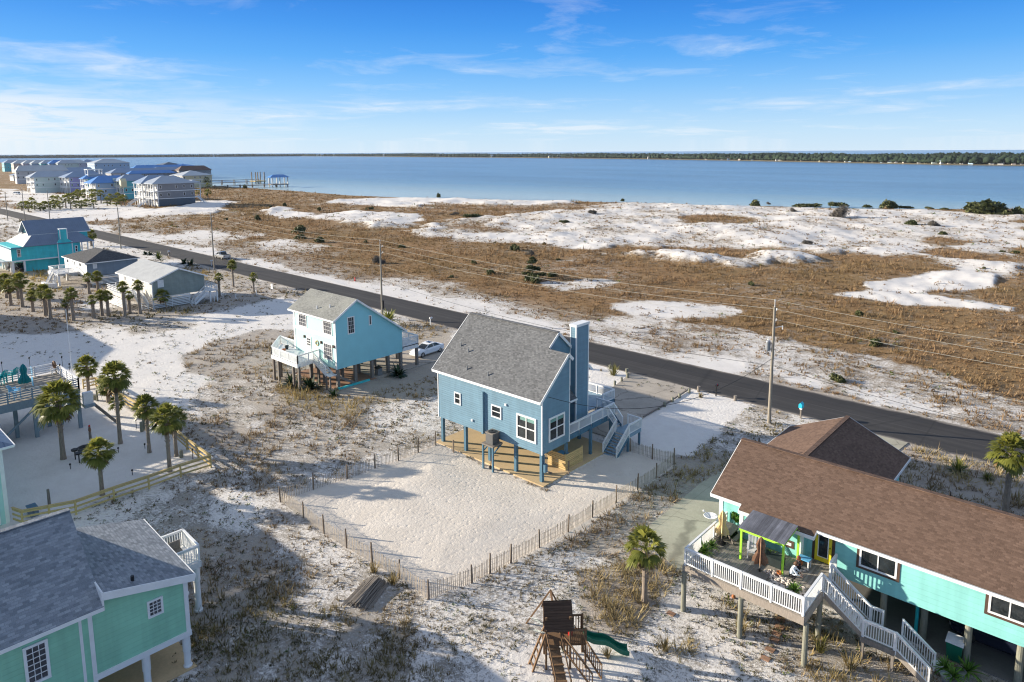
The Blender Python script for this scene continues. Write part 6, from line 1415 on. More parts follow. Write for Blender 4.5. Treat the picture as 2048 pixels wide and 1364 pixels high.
for yy in (-0.6,0.3):
    MB().bar((x-0.6,y+yy,DF),(x-0.15,y+yy,DF+0.6),0.05,0.1).build('leg', M['weathered'], r); MB().bar((x+0.6,y+yy,DF),(x+0.15,y+yy,DF+0.6),0.05,0.1).build('leg', M['weathered'], r)
r = thing('satellite_dish', 'white satellite dish at the left railing of the turquoise house deck', 'dish', (-17.5,37.3,2.6))
MB().lathe([(0.0,0.0),(0.25,0.04),(0.42,0.13),(0.40,0.15),(0.24,0.07),(0.0,0.03)],(-17.45,37.2,3.75),18).build('dish', M['white'], r); MB().tube([(-17.35,37.2,2.6),(-17.45,37.2,3.78)],0.03,6).build('mount', M['grey_metal'], r); MB().tube([(-17.5,37.2,3.8),(-17.85,37.1,4.1)],0.02,6).lathe([(0.05,0),(0.06,0.08),(0,0.1)],(-17.87,37.1,4.05),8).build('receiver_arm', M['white'], r)
o = single('toy_ball', MB().lathe([(0,0),(0.08,0.03),(0.12,0.12),(0.08,0.21),(0,0.24)],G(1467,1197)+(0.02,),10), M['orange'], 'orange toy on the sand below the turquoise house deck', 'toy')
for i, q in enumerate(((1561,1241),(1559,1255),(1553,1268),(1549,1280),(1540,1300),(1531,1318),(1342,1228))):
    x, y = G(*q); z = GZ(x,y); single('stepping_stone', MB().box(x-0.22,x+0.22,y-0.16,y+0.16,z+0.0,z+0.05), M['brick_paving'] if i != 9 else M['red'], ['red brick stepping stone nearest the deck','red brick stepping stone, second from the deck','red brick stepping stone, third from the deck','red brick stepping stone, fourth from the deck','red brick stepping stone, fifth from the deck','red brick stepping stone farthest from the deck','lone red brick beside the left deck post'][i], 'paver', 'red stepping stones in the sand')
x, y = G(1908,1318); bn = thing('rubbish_bin', 'dark green wheeled bin with pale lid beside the turquoise house post', 'bin', (x,y,0.07))
MB().prism([(x-0.3,y-0.3,0.08),(x+0.3,y-0.3,0.08),(x+0.36,y-0.36,1.05),(x-0.36,y-0.36,1.05)],(0,0.7,0)).build('body', M['slide_green'], bn); MB().slab([(x-0.4,y-0.4,1.08),(x+0.4,y-0.4,1.08),(x+0.4,y+0.36,1.18),(x-0.4,y+0.36,1.18)],0.06).build('lid', M['white_worn'], bn)
for i, q in enumerate(((1875,1340),(1920,1355),(1890,1362))):
    x, y = G(*q); single('flower_pot', MB().lathe([(0.16,0),(0.24,0.36),(0.26,0.36),(0.22,0.3),(0,0.28)],(x,y,0.02),12), M['white_worn' if i == 0 else 'grey_metal'], ['pale pot beside the foot of the turquoise house stairs','grey pot with leafy plant by the turquoise house post','grey pot nearest the bottom edge below the turquoise house'][i], 'pot')

# ---------------------------------------------------------------- playset
ps = thing('playset', 'brown wooden playset tower with green slide, swing beam and ramp', 'playset', (-19.9,25.2,0), rot=math.radians(45), local=True)
def pb(): return MB()
FZp = 1.35
for x in (-0.6,0.62):
    for y in (-0.55,0.55): MB().box(x-0.05,x+0.05,y-0.05,y+0.05,-0.1,2.85).build('tower_post', M['play_wood'], ps)
MB().box(-0.65,0.67,-0.6,0.6,FZp-0.06,FZp).build('platform', M['play_wood'], ps)
MB().slab([(-0.72,-0.95,2.35),(0.75,-0.95,2.35),(0.75,0.05,3.35),(-0.72,0.05,3.35)],0.05).build('roof', M['play_roof'], ps); MB().slab([(-0.72,1.05,2.35),(0.75,1.05,2.35),(0.75,0.05,3.35),(-0.72,0.05,3.35)],0.05).build('roof', M['play_roof'], ps)
MB().prism([(-0.66,-0.75,2.5),(-0.66,0.85,2.5),(-0.66,0.05,3.25)],(0.03,0,0)).build('gable_board', M['play_wood'], ps); MB().box(-0.66,-0.62,-0.95,-0.85,2.25,2.42).build('gable_board', M['play_wood'], ps)
b = MB()
for k in range(8): b.box(0.62+k*0.1,0.68+k*0.1,-0.58,-0.55,FZp+0.0,FZp+0.75)
b.box(0.6,1.45,-0.6,-0.53,FZp+0.72,FZp+0.8).box(0.6,1.45,-0.6,-0.53,FZp-0.05,FZp+0.05); b.build('balcony_rail', M['play_wood'], ps)
b = MB()
for k in range(6): b.box(0.65+k*0.13,0.7+k*0.13,0.55,0.58,FZp,FZp+0.75)
b.box(0.6,1.45,0.53,0.6,FZp+0.72,FZp+0.8); b.build('balcony_rail', M['play_wood'], ps)
MB().box(0.6,1.45,-0.6,0.6,FZp-0.06,FZp-0.002).build('balcony_floor', M['play_wood'], ps)
for x, y in ((1.4,-0.55),(1.4,0.55)): MB().box(x-0.05,x+0.05,y-0.05,y+0.05,-0.1,FZp+0.85).build('balcony_post', M['play_wood'], ps)
# slide: wavy trough going off to the right
rings = []
for t in np.linspace(0, 1, 15):
    x = 1.42+2.35*t; z = FZp+0.03-(FZp-0.12)*t**1.0-0.10*math.sin(3*math.pi*t)*0.9+0.02; yo = 0.0+0.25*t
    w = 0.27; hh = 0.2
    rings.append([(x,yo-w-0.03,z+hh),(x,yo-w-0.04,z-0.02),(x,yo-w+0.03,z-0.06),(x,yo+w-0.03,z-0.06),(x,yo+w+0.04,z-0.02),(x,yo+w+0.03,z+hh),(x,yo+w-0.02,z+hh),(x,yo+w-0.03,z),(x,yo-w+0.03,z),(x,yo-w+0.02,z+hh)])
m = MB(); loft(m, rings); m.build('slide', M['slide_green'], ps, smooth=False)
# ramp with handrails towards the front
b = MB().slab([(-0.55,-0.6,FZp-0.02),(0.05,-0.6,FZp-0.02),(0.35,-2.35,0.1),(-0.25,-2.35,0.1)],0.05)
for k in range(6):
    t = k/6+0.08; z = FZp-0.02-(FZp-0.1)*t; y = -0.6-1.75*t; o_ = 0.3*t; b.box(-0.58+o_,0.08+o_,y-0.05,y+0.05,z,z+0.05)
b.build('ramp', M['play_wood'], ps)
for s, x0_ in ((0,-0.6),(1,0.1)): MB().bar((x0_,-0.6,FZp+0.7),(x0_+0.32,-2.4,0.85),0.05,0.09).bar((x0_+0.32,-2.4,-0.1),(x0_+0.32,-2.4,0.9),0.08).build('handrail', M['play_wood'], ps)
for yo in (0.0, 0.75):
    b = MB()
    p0_, p1_ = Vector((0.15+yo,-0.7,FZp)), Vector((1.5+yo*0.75,-2.1+yo*0.2,0.15))
    if yo: p0_ = Vector((1.2,-0.6,FZp-0.2)); p1_ = Vector((2.05,-1.6,0.2))
    for k in range(11): c = p0_.lerp(p1_, k/10); b.bar(c, c+Vector((0,0,0.72)), 0.045)
    b.bar(p0_+Vector((0,0,0.75)), p1_+Vector((0,0,0.75)), 0.05, 0.09); b.bar(p0_, p1_, 0.05, 0.09); b.build('stair_rail', M['play_wood'], ps)
# A-frame swing beam and climbing legs on the left
MB().bar((-0.1,0.55,2.5),(-0.1,2.15,2.42),0.1,0.14).build('swing_beam', M['play_wood'], ps)
for q in ((-1.42,2.95),(1.15,2.4)): MB().bar((-0.1,2.12,2.5),(q[0],q[1],-0.1),0.09).build('swing_leg', M['play_wood'], ps)
for y0_, q in ((0.1,(-1.48,-0.15)),(-0.5,(-1.33,-0.7))): MB().bar((-0.62,y0_,1.9),(q[0],q[1],-0.1),0.09).build('climbing_leg', M['play_wood'], ps)
b = MB()
for k in range(5): t = 0.18+k*0.17; b.bar((-0.62-0.86*t,0.1-0.25*t,1.9-2.0*t),(-0.62-0.71*t,-0.5-0.2*t,1.9-2.0*t),0.06)
b.build('climbing_rung', M['play_wood'], ps)
M['striped_towel'] = m_planks('striped_towel_cloth', (0.62,0.66,0.62), 0.09, False, 0.3)
def place45(x, y): c = math.cos(math.pi/4); return (-19.9+c*(x-y), 25.2+c*(x+y))
for i, (x, y, z, tl) in enumerate(((-0.95,0.75,1.95,0.25),(-0.85,0.05,1.75,0.05))):
    m = MB(); X_, Y_ = place45(x, y); n = 6
    for k in range(n):
        a0_ = Vector((X_-0.28+0.1*k*tl*2, Y_-0.25+0.09*k, z+(0.06 if k % 2 else 0.0)-0.1*k*(1-i*0.3))); 
        m.slab([a0_, a0_+Vector((0.45,0.02,0.1)), a0_+Vector((0.5,0.1,0.0)), a0_+Vector((0.03,0.09,-0.1))], 0.02)
    single('towel', m, M['striped_towel'], ['striped beach towel draped beside the playset swing legs','striped beach towel hanging at the playset tower side'][i], 'towel')
X_, Y_ = place45(0.72,0.1); single('toy_bucket', MB().lathe([(0.12,0),(0.16,0.25),(0.14,0.25),(0.1,0.03),(0,0.03)],(X_,Y_,FZp+0.01),10), M['red'], 'red toy on the playset balcony', 'toy')

# ---------------------------------------------------------------- people
def person(label, loc, rot, J, R, E, region, mats, hair, group=None, headc=None, face=True):
    """J joints (local), E edges, R radii; region: function(face centre)->material index"""
    me = bpy.data.meshes.new('person'); me.from_pydata([tuple(j) for j in J], E, [])
    ob = bpy.data.objects.new('person_skeleton', me); COL.objects.link(ob)
    ms = ob.modifiers.new('skin', 'SKIN'); ms.use_smooth_shade = True
    for i, v in enumerate(me.skin_vertices[0].data): v.radius = (R[i], R[i]); v.use_root = (i == 0)
    sd = ob.modifiers.new('sub', 'SUBSURF'); sd.levels = 1; sd.render_levels = 1
    dg = bpy.context.evaluated_depsgraph_get(); dg.update(); ev = ob.evaluated_get(dg)
    m2 = bpy.data.meshes.new_from_object(ev); bpy.data.objects.remove(ob)
    for m in mats: m2.materials.append(m)
    for p in m2.polygons: p.material_index = region(p.center); p.use_smooth = True
    r = bpy.data.objects.new('person', m2); COL.objects.link(r); r.location = loc; r.rotation_euler = (0,0,rot); ORG[r.name] = (0,0,0)
    tag(r, label, 'person', group)
    hc = Vector(headc); m = MB()
    for k in range(7):
        pass
    prof = [(0.02,0.135),(0.07,0.125),(0.105,0.085),(0.118,0.03),(0.115,-0.03),(0.10,-0.075)]
    n = 14; rings = []
    for rr2, zz in prof[::-1]: rings.append([(hc.x-0.012+rr2*math.cos(2*math.pi*j/n)*1.02-(0.035 if zz < 0.05 else 0.0), hc.y+rr2*0.86*math.sin(2*math.pi*j/n), hc.z+zz) for j in range(n)])
    loft(m, rings); m.build('hair', M[hair], r, org=(0,0,0), smooth=True)
    if face:
        f = MB()
        for s in (-1,1): f.lathe([(0,0),(0.012,0.004),(0.012,0.016),(0,0.02)],(hc.x+0.098,hc.y+s*0.035,hc.z-0.005),6)
        f.build('eyes', M['black'], r, org=(0,0,0)); MB().lathe([(0.016,0),(0.018,0.012),(0.004,0.045)],(hc.x+0.105,hc.y,hc.z-0.045),6).build('nose', M['skin'], r, org=(0,0,0)); MB().box(hc.x+0.085,hc.x+0.1,hc.y-0.025,hc.y+0.025,hc.z-0.075,hc.z-0.065).build('mouth', M['red'], r, org=(0,0,0))
    return r
def figure(pel, chest, neck, head, kn, an, toe, el, wr, hand, sc=1.0):
    """symmetric helper: tuples given for right side (y<0) and mirrored"""
    J, R, E = [], [], []
    def add(p, r, par=None):
        J.append(Vector(p)*1.0); R.append(r*sc)
        if par is not None: E.append((par, len(J)-1))
        return len(J)-1
    p0 = add(pel, 0.14); c = add(chest, 0.15, p0); nk = add(neck, 0.055, c); add(((neck[0]*0.4+head[0]*0.6), neck[1], neck[2]*0.4+head[2]*0.6), 0.075, nk); h = add(head, 0.098, len(J)-1); add((head[0], head[1], head[2]+0.07*sc), 0.085, h)
    for s in (-1, 1):
        hp = add((pel[0], pel[1]+s*0.10*sc, pel[2]-0.03*sc), 0.095, p0); k = add((kn[0], s*abs(kn[1]), kn[2]), 0.062, hp); a = add((an[0], s*abs(an[1]), an[2]), 0.042, k); add((toe[0], s*abs(toe[1]), toe[2]), 0.035, a)
        sh = add((chest[0], chest[1]+s*0.17*sc, chest[2]+0.06*sc), 0.062, c); e = add((el[0], s*abs(el[1]), el[2]), 0.045, sh); w = add((wr[0], s*abs(wr[1]), wr[2]), 0.03, e)
        hd = add((hand[0], s*abs(hand[1]), hand[2]), 0.03, w); dh = (Vector(hand)-Vector(wr)).normalized()*0.075*sc; dh.y *= s
        for q, (oy, L) in enumerate(((-0.03,0.85),(-0.01,1.0),(0.012,0.95),(0.032,0.75))): add((hand[0]+dh.x*L, s*abs(hand[1])+oy*sc+dh.y*L*0.3, hand[2]+dh.z*L-0.012*sc), 0.009, hd)
        add((hand[0]+dh.x*0.4, s*abs(hand[1])-s*0.055*sc, hand[2]+dh.z*0.4+0.01), 0.010, w)
    return J, R, E
# woman crouching in a pale shirt, facing along +x (local)
J, R, E = figure((0,0,0.34),(0.14,0,0.72),(0.22,0,0.88),(0.29,0,1.02),(0.36,0.14,0.50),(0.08,0.13,0.08),(0.27,0.14,0.04),(0.36,0.24,0.56),(0.52,0.14,0.46),(0.58,0.10,0.42))
def regw(c):
    if c.z > 0.93 and c.x > 0.12: return 1
    if c.x > 0.50: return 1
    if c.z > 0.45 and c.x < 0.34: return 0
    if abs(c.y) > 0.17 and c.z > 0.5: return 0
    return 2
x, y = zP((1580,1160),DF); person('person crouching in a pale loose shirt and dark trousers on the turquoise house deck', (x,y,DF), math.radians(15), J, R, E, regw, [M['shirt_white'], M['skin'], M['cloth_black']], 'hair', None, (0.29,0,1.03))
J, R, E = figure((0,0,0.42),(0.05,0,0.70),(0.06,0,0.82),(0.08,0,0.95),(0.22,0.10,0.32),(0.06,0.10,0.06),(0.20,0.11,0.03),(0.16,0.20,0.56),(0.30,0.12,0.50),(0.36,0.10,0.48),0.78)
def regc(c):
    if c.z > 0.83: return 1
    if c.x > 0.28: return 1
    return 0
x, y = zP((1597,1148),DF); person('child with reddish hair in dark clothes beside the crouching person on the deck', (x,y,DF), math.radians(-120), J, R, E, regc, [M['cloth_black'], M['skin']], 'hair_red', None, (0.08,0,0.96))
x, y = zP((1600,1130),DF); single('toy_ball', MB().lathe([(0,0),(0.11,0.04),(0.16,0.16),(0.11,0.28),(0,0.32)],(x,y,DF),12), M['orange'], 'round orange-red ball behind the child on the deck', 'ball')
# cyclist on the road
x, y = G(338,513); bk = thing('bicycle', 'bicycle ridden along the road far behind the sage grey house', 'bicycle', (x,y,0.04), rot=0.0, local=True)
for wx_ in (-0.52,0.52):
    pts = [(wx_+0.33*math.cos(t),0,0.34+0.33*math.sin(t)) for t in np.linspace(0,2*math.pi,19)]; MB().tube(pts,0.02,6,cap=False).build('wheel', M['rubber'], bk)
MB().tube([(-0.52,0,0.34),(-0.15,0,0.75),(0.38,0,0.78),(0.52,0,0.34)],0.02,6).tube([(-0.15,0,0.75),(0.0,0,0.32),(0.38,0,0.78)],0.02,6).tube([(-0.52,0,0.34),(0.0,0,0.32)],0.015,6).build('frame', M['grey_metal'], bk)
MB().tube([(0.40,-0.27,1.02),(0.40,0.27,1.02)],0.015,6).tube([(0.38,0,0.78),(0.40,0,1.02)],0.015,6).build('handlebar', M['black'], bk); MB().box(-0.28,0.0,-0.08,0.08,0.84,0.9).build('saddle', M['black'], bk)
J, R, E = figure((-0.14,0,0.98),(0.05,0,1.38),(0.10,0,1.54),(0.14,0,1.68),(0.22,0.12,0.78),(0.06,0.12,0.34),(0.22,0.12,0.30),(0.24,0.24,1.22),(0.38,0.22,1.08),(0.42,0.22,1.05))
person('cyclist in pale top and dark shorts riding along the road', (x,y,0.04), 0.0, J, R, E, lambda c: 1 if (c.z > 1.55 or c.x > 0.33 or c.z < 0.66) else (0 if c.z > 1.0 else 2), [M['shirt_white'], M['skin'], M['cloth_black']], 'hair', None, (0.14,0,1.69))

# ---------------------------------------------------------------- distant houses
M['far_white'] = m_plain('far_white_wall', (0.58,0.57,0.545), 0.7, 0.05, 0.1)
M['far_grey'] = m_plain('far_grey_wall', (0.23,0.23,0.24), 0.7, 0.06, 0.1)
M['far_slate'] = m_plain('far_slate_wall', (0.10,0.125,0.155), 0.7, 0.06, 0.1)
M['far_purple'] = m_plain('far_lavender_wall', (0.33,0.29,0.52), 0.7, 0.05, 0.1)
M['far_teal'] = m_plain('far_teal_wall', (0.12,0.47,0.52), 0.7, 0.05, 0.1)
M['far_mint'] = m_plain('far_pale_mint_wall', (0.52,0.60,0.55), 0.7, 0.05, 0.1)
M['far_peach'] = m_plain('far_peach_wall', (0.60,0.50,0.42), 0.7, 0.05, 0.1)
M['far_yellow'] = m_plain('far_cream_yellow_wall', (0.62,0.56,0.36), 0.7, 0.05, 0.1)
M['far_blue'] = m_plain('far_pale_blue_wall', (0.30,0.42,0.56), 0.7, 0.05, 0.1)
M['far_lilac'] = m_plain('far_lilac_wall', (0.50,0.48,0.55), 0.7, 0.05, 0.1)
M['far_brown'] = m_plain('far_brown_roof', (0.15,0.095,0.075), 0.8, 0.1, 0.2)
M['far_red'] = m_plain('far_red_roof', (0.42,0.13,0.07), 0.8, 0.1, 0.2)
M['far_roof_blue'] = m_plain('far_blue_metal_roof', (0.09,0.25,0.55), 0.45, 0.06, 0.2, 0.1)
M['far_roof_grey'] = m_plain('far_grey_metal_roof', (0.40,0.44,0.49), 0.45, 0.06, 0.2, 0.2)
M['far_roof_slate'] = m_plain('far_slate_metal_roof', (0.24,0.31,0.42), 0.5, 0.06, 0.2, 0.1)
M['far_roof_pale'] = m_plain('far_pale_metal_roof', (0.50,0.52,0.53), 0.45, 0.06, 0.2, 0.2)
def hip(parent, x0, x1, y0, y1, z, rise, mat, oh=0.7, ridge='y', name='roof'):
    x0 -= oh; x1 += oh; y0 -= oh; y1 += oh; m = MB()
    if ridge == 'y': r_ = (x1-x0)/2; r_ = min(r_, (y1-y0)/2-0.3); a = ((x0+x1)/2, y0+r_, z+rise); b = ((x0+x1)/2, y1-r_, z+rise); q = [(x0,y0,z),(x1,y0,z),(x1,y1,z),(x0,y1,z)]; fs = [(q[0],q[1],a),(q[1],q[2],b,a),(q[2],q[3],b),(q[3],q[0],a,b)]
    else: r_ = (y1-y0)/2; r_ = min(r_, (x1-x0)/2-0.3); a = (x0+r_, (y0+y1)/2, z+rise); b = (x1-r_, (y0+y1)/2, z+rise); q = [(x0,y0,z),(x1,y0,z),(x1,y1,z),(x0,y1,z)]; fs = [(q[0],q[1],b,a),(q[1],q[2],b),(q[2],q[3],a,b),(q[3],q[0],a)]
    for f in fs: m.face(f)
    m.face(q[::-1]); m.box(x0+0.05,x1-0.05,y0+0.05,y1-0.05,z-0.25,z-0.002); return m.build(name, M[mat], parent)
WP = {}
def win_mesh():
    f = MB().box(-0.5,0.5,-0.02,0.06,-0.75,0.75); 
    fr = MB().box(-0.55,-0.42,-0.02,0.09,-0.8,0.8).box(0.42,0.55,-0.02,0.09,-0.8,0.8).box(-0.42,0.42,-0.02,0.09,-0.8,-0.68).box(-0.42,0.42,-0.02,0.09,0.68,0.8).box(-0.42,0.42,-0.02,0.08,-0.04,0.04)
    return fr.mesh('window', M['white']), MB().box(-0.43,0.43,-0.02,0.045,-0.69,0.69).mesh('pane', M['glass'])
WFR, WPN = win_mesh()
def fwin(parent, loc, rotz, s=1.0, pane=True):
    o = bpy.data.objects.new('window', WFR); COL.objects.link(o); o.parent = parent; o.location = loc; o.rotation_euler = (0,0,rotz); o.scale = (s,1,s)
    p = bpy.data.objects.new('pane', WPN); COL.objects.link(p); p.parent = o; return o
def far_house(c, z_e, wx, wy, rise, roof, side, front, label, porch=2, ridge='y', storeys=3, band=True, zc=None, group=None, windows=True, base=None, detail=True):
    """c: photo pixel of the eave corner between the sunlit front (-y) and the shaded side (+x)"""
    p = onz(c[0], c[1], z_e); x1, y0 = float(p[0]), float(p[1]); x0, y1 = x1-wx, y0+wy
    r = thing('house', label, 'house', ((x0+x1)/2, (y0+y1)/2, 0), group)
    o = lambda *a: (a[0]-(x0+x1)/2, a[1]-(y0+y1)/2, a[2])
    sh = z_e/storeys; ys = y0+porch
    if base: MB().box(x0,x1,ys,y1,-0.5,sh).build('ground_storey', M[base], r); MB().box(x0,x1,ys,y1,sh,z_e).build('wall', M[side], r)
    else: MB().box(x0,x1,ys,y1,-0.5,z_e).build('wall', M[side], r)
    MB().box(x0-0.02,x1+0.02,ys-0.06,ys-0.0,-0.4,z_e-0.05).build('front_face', M[front], r)
    hip(r, x0, x1, y0, y1, z_e, rise, roof, 0.6, ridge)
    if band and detail:
        b = MB()
        for k in range(1, storeys): b.box(x0-0.04,x1+0.05,ys-0.08,y1+0.04,k*sh-0.15,k*sh+0.15)
        b.box(x1-0.15,x1+0.06,ys-0.08,ys+0.2,0,z_e); b.build('white_band', M['white'], r)
    if porch and detail:
        for k in range(1, storeys):
            MB().box(x0,x1,y0,ys-0.05,k*sh-0.15,k*sh+0.1).build('porch_floor', M['white'], r)
            b = MB(); b.box(x0,x1,y0,y0+0.08,k*sh+0.95,k*sh+1.05).box(x1-0.08,x1,y0,ys,k*sh+0.95,k*sh+1.05)
            n = int(wx/0.45)
            for i in range(n): b.box(x0+i*0.45,x0+i*0.45+0.07,y0+0.01,y0+0.07,k*sh+0.1,k*sh+0.95)
            b.build('porch_rail', M['white'], r)
        n = max(2, int(wx/3.2))
        for i in range(n+1): x = x0+0.15+(wx-0.3)*i/n; MB().box(x-0.16,x+0.16,y0+0.02,y0+0.32,-0.4,z_e-0.1).build('column', M['white'], r)
    if windows and detail:
        for k in range(1, storeys):
            z = k*sh+sh*0.52
            n = max(2, int(wy/3.4))
            for i in range(n):
                if (i+k) % 4 == 3: continue
                fwin(r, o(x1, ys+1.4+(y1-ys-2.8)*i/max(1,n-1), z), math.pi/2, 0.95)
            n = max(2, int(wx/2.8))
            for i in range(n): fwin(r, o(x0+1.3+(wx-2.6)*i/max(1,n-1), ys-0.06, z), math.pi if False else 0.0, 1.15).rotation_euler = (0,0,math.pi)
    return r, (x0, x1, y0, y1, sh)
z5 = zm(280,310,11.367); z6 = zm(150,310,11.367); z4 = zm(0,290,11.367); z46 = zm(0,300,4.655)
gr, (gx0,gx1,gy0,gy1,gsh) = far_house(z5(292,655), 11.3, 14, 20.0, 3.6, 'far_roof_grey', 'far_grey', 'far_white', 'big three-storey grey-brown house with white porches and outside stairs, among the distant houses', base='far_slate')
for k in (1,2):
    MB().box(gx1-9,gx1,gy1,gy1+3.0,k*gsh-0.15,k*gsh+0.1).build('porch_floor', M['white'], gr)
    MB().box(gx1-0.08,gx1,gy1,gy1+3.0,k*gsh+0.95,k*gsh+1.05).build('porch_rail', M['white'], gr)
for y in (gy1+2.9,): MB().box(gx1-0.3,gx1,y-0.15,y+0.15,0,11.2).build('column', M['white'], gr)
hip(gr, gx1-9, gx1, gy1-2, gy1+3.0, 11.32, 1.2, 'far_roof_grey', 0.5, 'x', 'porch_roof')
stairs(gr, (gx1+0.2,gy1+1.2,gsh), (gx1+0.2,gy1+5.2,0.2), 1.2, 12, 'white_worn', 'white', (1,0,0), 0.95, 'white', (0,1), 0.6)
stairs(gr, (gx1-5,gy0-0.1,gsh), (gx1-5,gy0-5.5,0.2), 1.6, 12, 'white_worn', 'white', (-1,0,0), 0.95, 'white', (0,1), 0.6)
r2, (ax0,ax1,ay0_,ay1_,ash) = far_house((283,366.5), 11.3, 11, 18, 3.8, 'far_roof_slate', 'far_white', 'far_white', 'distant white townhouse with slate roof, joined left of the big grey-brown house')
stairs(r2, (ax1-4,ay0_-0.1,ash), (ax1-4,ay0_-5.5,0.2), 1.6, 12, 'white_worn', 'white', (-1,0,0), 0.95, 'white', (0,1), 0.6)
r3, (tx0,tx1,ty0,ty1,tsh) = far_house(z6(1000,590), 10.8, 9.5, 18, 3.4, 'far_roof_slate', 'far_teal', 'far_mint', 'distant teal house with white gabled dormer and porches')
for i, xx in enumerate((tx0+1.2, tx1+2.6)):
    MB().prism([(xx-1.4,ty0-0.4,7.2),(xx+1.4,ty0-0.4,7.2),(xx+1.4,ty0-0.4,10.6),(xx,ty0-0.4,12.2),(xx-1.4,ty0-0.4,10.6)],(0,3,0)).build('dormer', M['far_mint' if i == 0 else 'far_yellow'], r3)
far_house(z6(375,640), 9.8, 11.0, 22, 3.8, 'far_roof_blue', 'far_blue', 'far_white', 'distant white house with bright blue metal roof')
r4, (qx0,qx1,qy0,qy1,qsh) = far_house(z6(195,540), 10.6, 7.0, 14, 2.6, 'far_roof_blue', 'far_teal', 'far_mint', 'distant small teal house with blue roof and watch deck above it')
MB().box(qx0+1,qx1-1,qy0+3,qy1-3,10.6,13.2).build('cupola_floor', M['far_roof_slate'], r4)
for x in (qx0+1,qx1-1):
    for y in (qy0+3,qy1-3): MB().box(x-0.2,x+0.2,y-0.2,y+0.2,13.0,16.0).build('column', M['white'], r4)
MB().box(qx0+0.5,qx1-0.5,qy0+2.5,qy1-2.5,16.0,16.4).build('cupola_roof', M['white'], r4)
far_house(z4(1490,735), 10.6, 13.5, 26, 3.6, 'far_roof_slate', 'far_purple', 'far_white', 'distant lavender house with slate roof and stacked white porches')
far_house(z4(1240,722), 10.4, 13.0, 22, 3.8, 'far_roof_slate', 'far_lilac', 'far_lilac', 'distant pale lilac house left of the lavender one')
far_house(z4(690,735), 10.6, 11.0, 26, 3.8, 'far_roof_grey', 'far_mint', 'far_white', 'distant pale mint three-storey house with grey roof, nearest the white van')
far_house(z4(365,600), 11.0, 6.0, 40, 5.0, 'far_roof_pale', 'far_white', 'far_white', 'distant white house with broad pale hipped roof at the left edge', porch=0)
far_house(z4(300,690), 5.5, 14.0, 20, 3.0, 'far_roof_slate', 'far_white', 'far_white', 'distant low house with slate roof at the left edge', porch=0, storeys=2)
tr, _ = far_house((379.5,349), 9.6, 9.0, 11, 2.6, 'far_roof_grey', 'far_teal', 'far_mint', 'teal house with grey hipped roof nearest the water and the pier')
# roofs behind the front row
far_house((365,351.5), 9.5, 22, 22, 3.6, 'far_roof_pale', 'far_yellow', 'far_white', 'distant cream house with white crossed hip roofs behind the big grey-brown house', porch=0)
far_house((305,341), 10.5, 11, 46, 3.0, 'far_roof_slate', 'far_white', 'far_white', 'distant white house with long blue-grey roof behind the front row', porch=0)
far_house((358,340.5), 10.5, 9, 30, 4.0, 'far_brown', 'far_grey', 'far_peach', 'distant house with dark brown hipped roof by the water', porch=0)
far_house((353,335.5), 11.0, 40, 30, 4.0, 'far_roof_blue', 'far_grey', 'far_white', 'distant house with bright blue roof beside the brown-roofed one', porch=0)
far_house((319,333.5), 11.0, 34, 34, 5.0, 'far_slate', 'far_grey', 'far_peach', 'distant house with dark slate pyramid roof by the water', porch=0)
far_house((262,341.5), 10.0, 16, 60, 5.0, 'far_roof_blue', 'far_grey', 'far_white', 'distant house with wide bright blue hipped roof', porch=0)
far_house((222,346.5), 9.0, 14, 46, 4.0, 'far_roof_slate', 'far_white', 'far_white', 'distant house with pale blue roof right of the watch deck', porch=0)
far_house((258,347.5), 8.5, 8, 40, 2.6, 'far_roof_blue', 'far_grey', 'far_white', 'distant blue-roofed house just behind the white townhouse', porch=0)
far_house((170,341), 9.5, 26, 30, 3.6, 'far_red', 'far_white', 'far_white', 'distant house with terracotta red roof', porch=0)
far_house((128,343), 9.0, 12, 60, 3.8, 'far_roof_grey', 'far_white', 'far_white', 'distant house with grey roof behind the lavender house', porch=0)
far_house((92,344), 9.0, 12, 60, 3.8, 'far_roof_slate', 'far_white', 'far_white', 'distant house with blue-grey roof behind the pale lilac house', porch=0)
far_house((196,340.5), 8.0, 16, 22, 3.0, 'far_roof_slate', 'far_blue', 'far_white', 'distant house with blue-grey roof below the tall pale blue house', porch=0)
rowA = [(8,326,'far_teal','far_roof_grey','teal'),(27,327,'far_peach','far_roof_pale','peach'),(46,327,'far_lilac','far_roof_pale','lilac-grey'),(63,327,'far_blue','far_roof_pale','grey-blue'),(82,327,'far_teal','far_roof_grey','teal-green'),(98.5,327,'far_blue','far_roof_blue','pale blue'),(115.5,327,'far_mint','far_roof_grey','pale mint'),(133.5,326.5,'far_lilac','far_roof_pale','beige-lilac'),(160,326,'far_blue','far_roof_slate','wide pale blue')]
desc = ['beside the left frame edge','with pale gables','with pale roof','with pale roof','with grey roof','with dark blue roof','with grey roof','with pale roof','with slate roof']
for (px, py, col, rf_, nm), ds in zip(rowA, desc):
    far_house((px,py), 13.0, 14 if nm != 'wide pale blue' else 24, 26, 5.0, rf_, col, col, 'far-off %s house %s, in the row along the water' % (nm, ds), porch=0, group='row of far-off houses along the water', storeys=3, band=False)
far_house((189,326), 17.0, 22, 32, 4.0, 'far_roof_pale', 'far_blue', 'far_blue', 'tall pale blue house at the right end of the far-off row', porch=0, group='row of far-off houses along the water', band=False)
p_ = onz(224,333,6.0); bp = thing('pavilion', 'open pavilion on stilts at the water edge right of the far-off row', 'pavilion', (float(p_[0]),float(p_[1]),0)); x, y = float(p_[0]), float(p_[1])
MB().box(x-24,x+4,y-6,y+6,10.5,12.5).build('roof', M['far_brown'], bp); MB().box(x-24,x+4,y-6,y+6,4.5,5.5).build('floor', M['far_white'], bp)
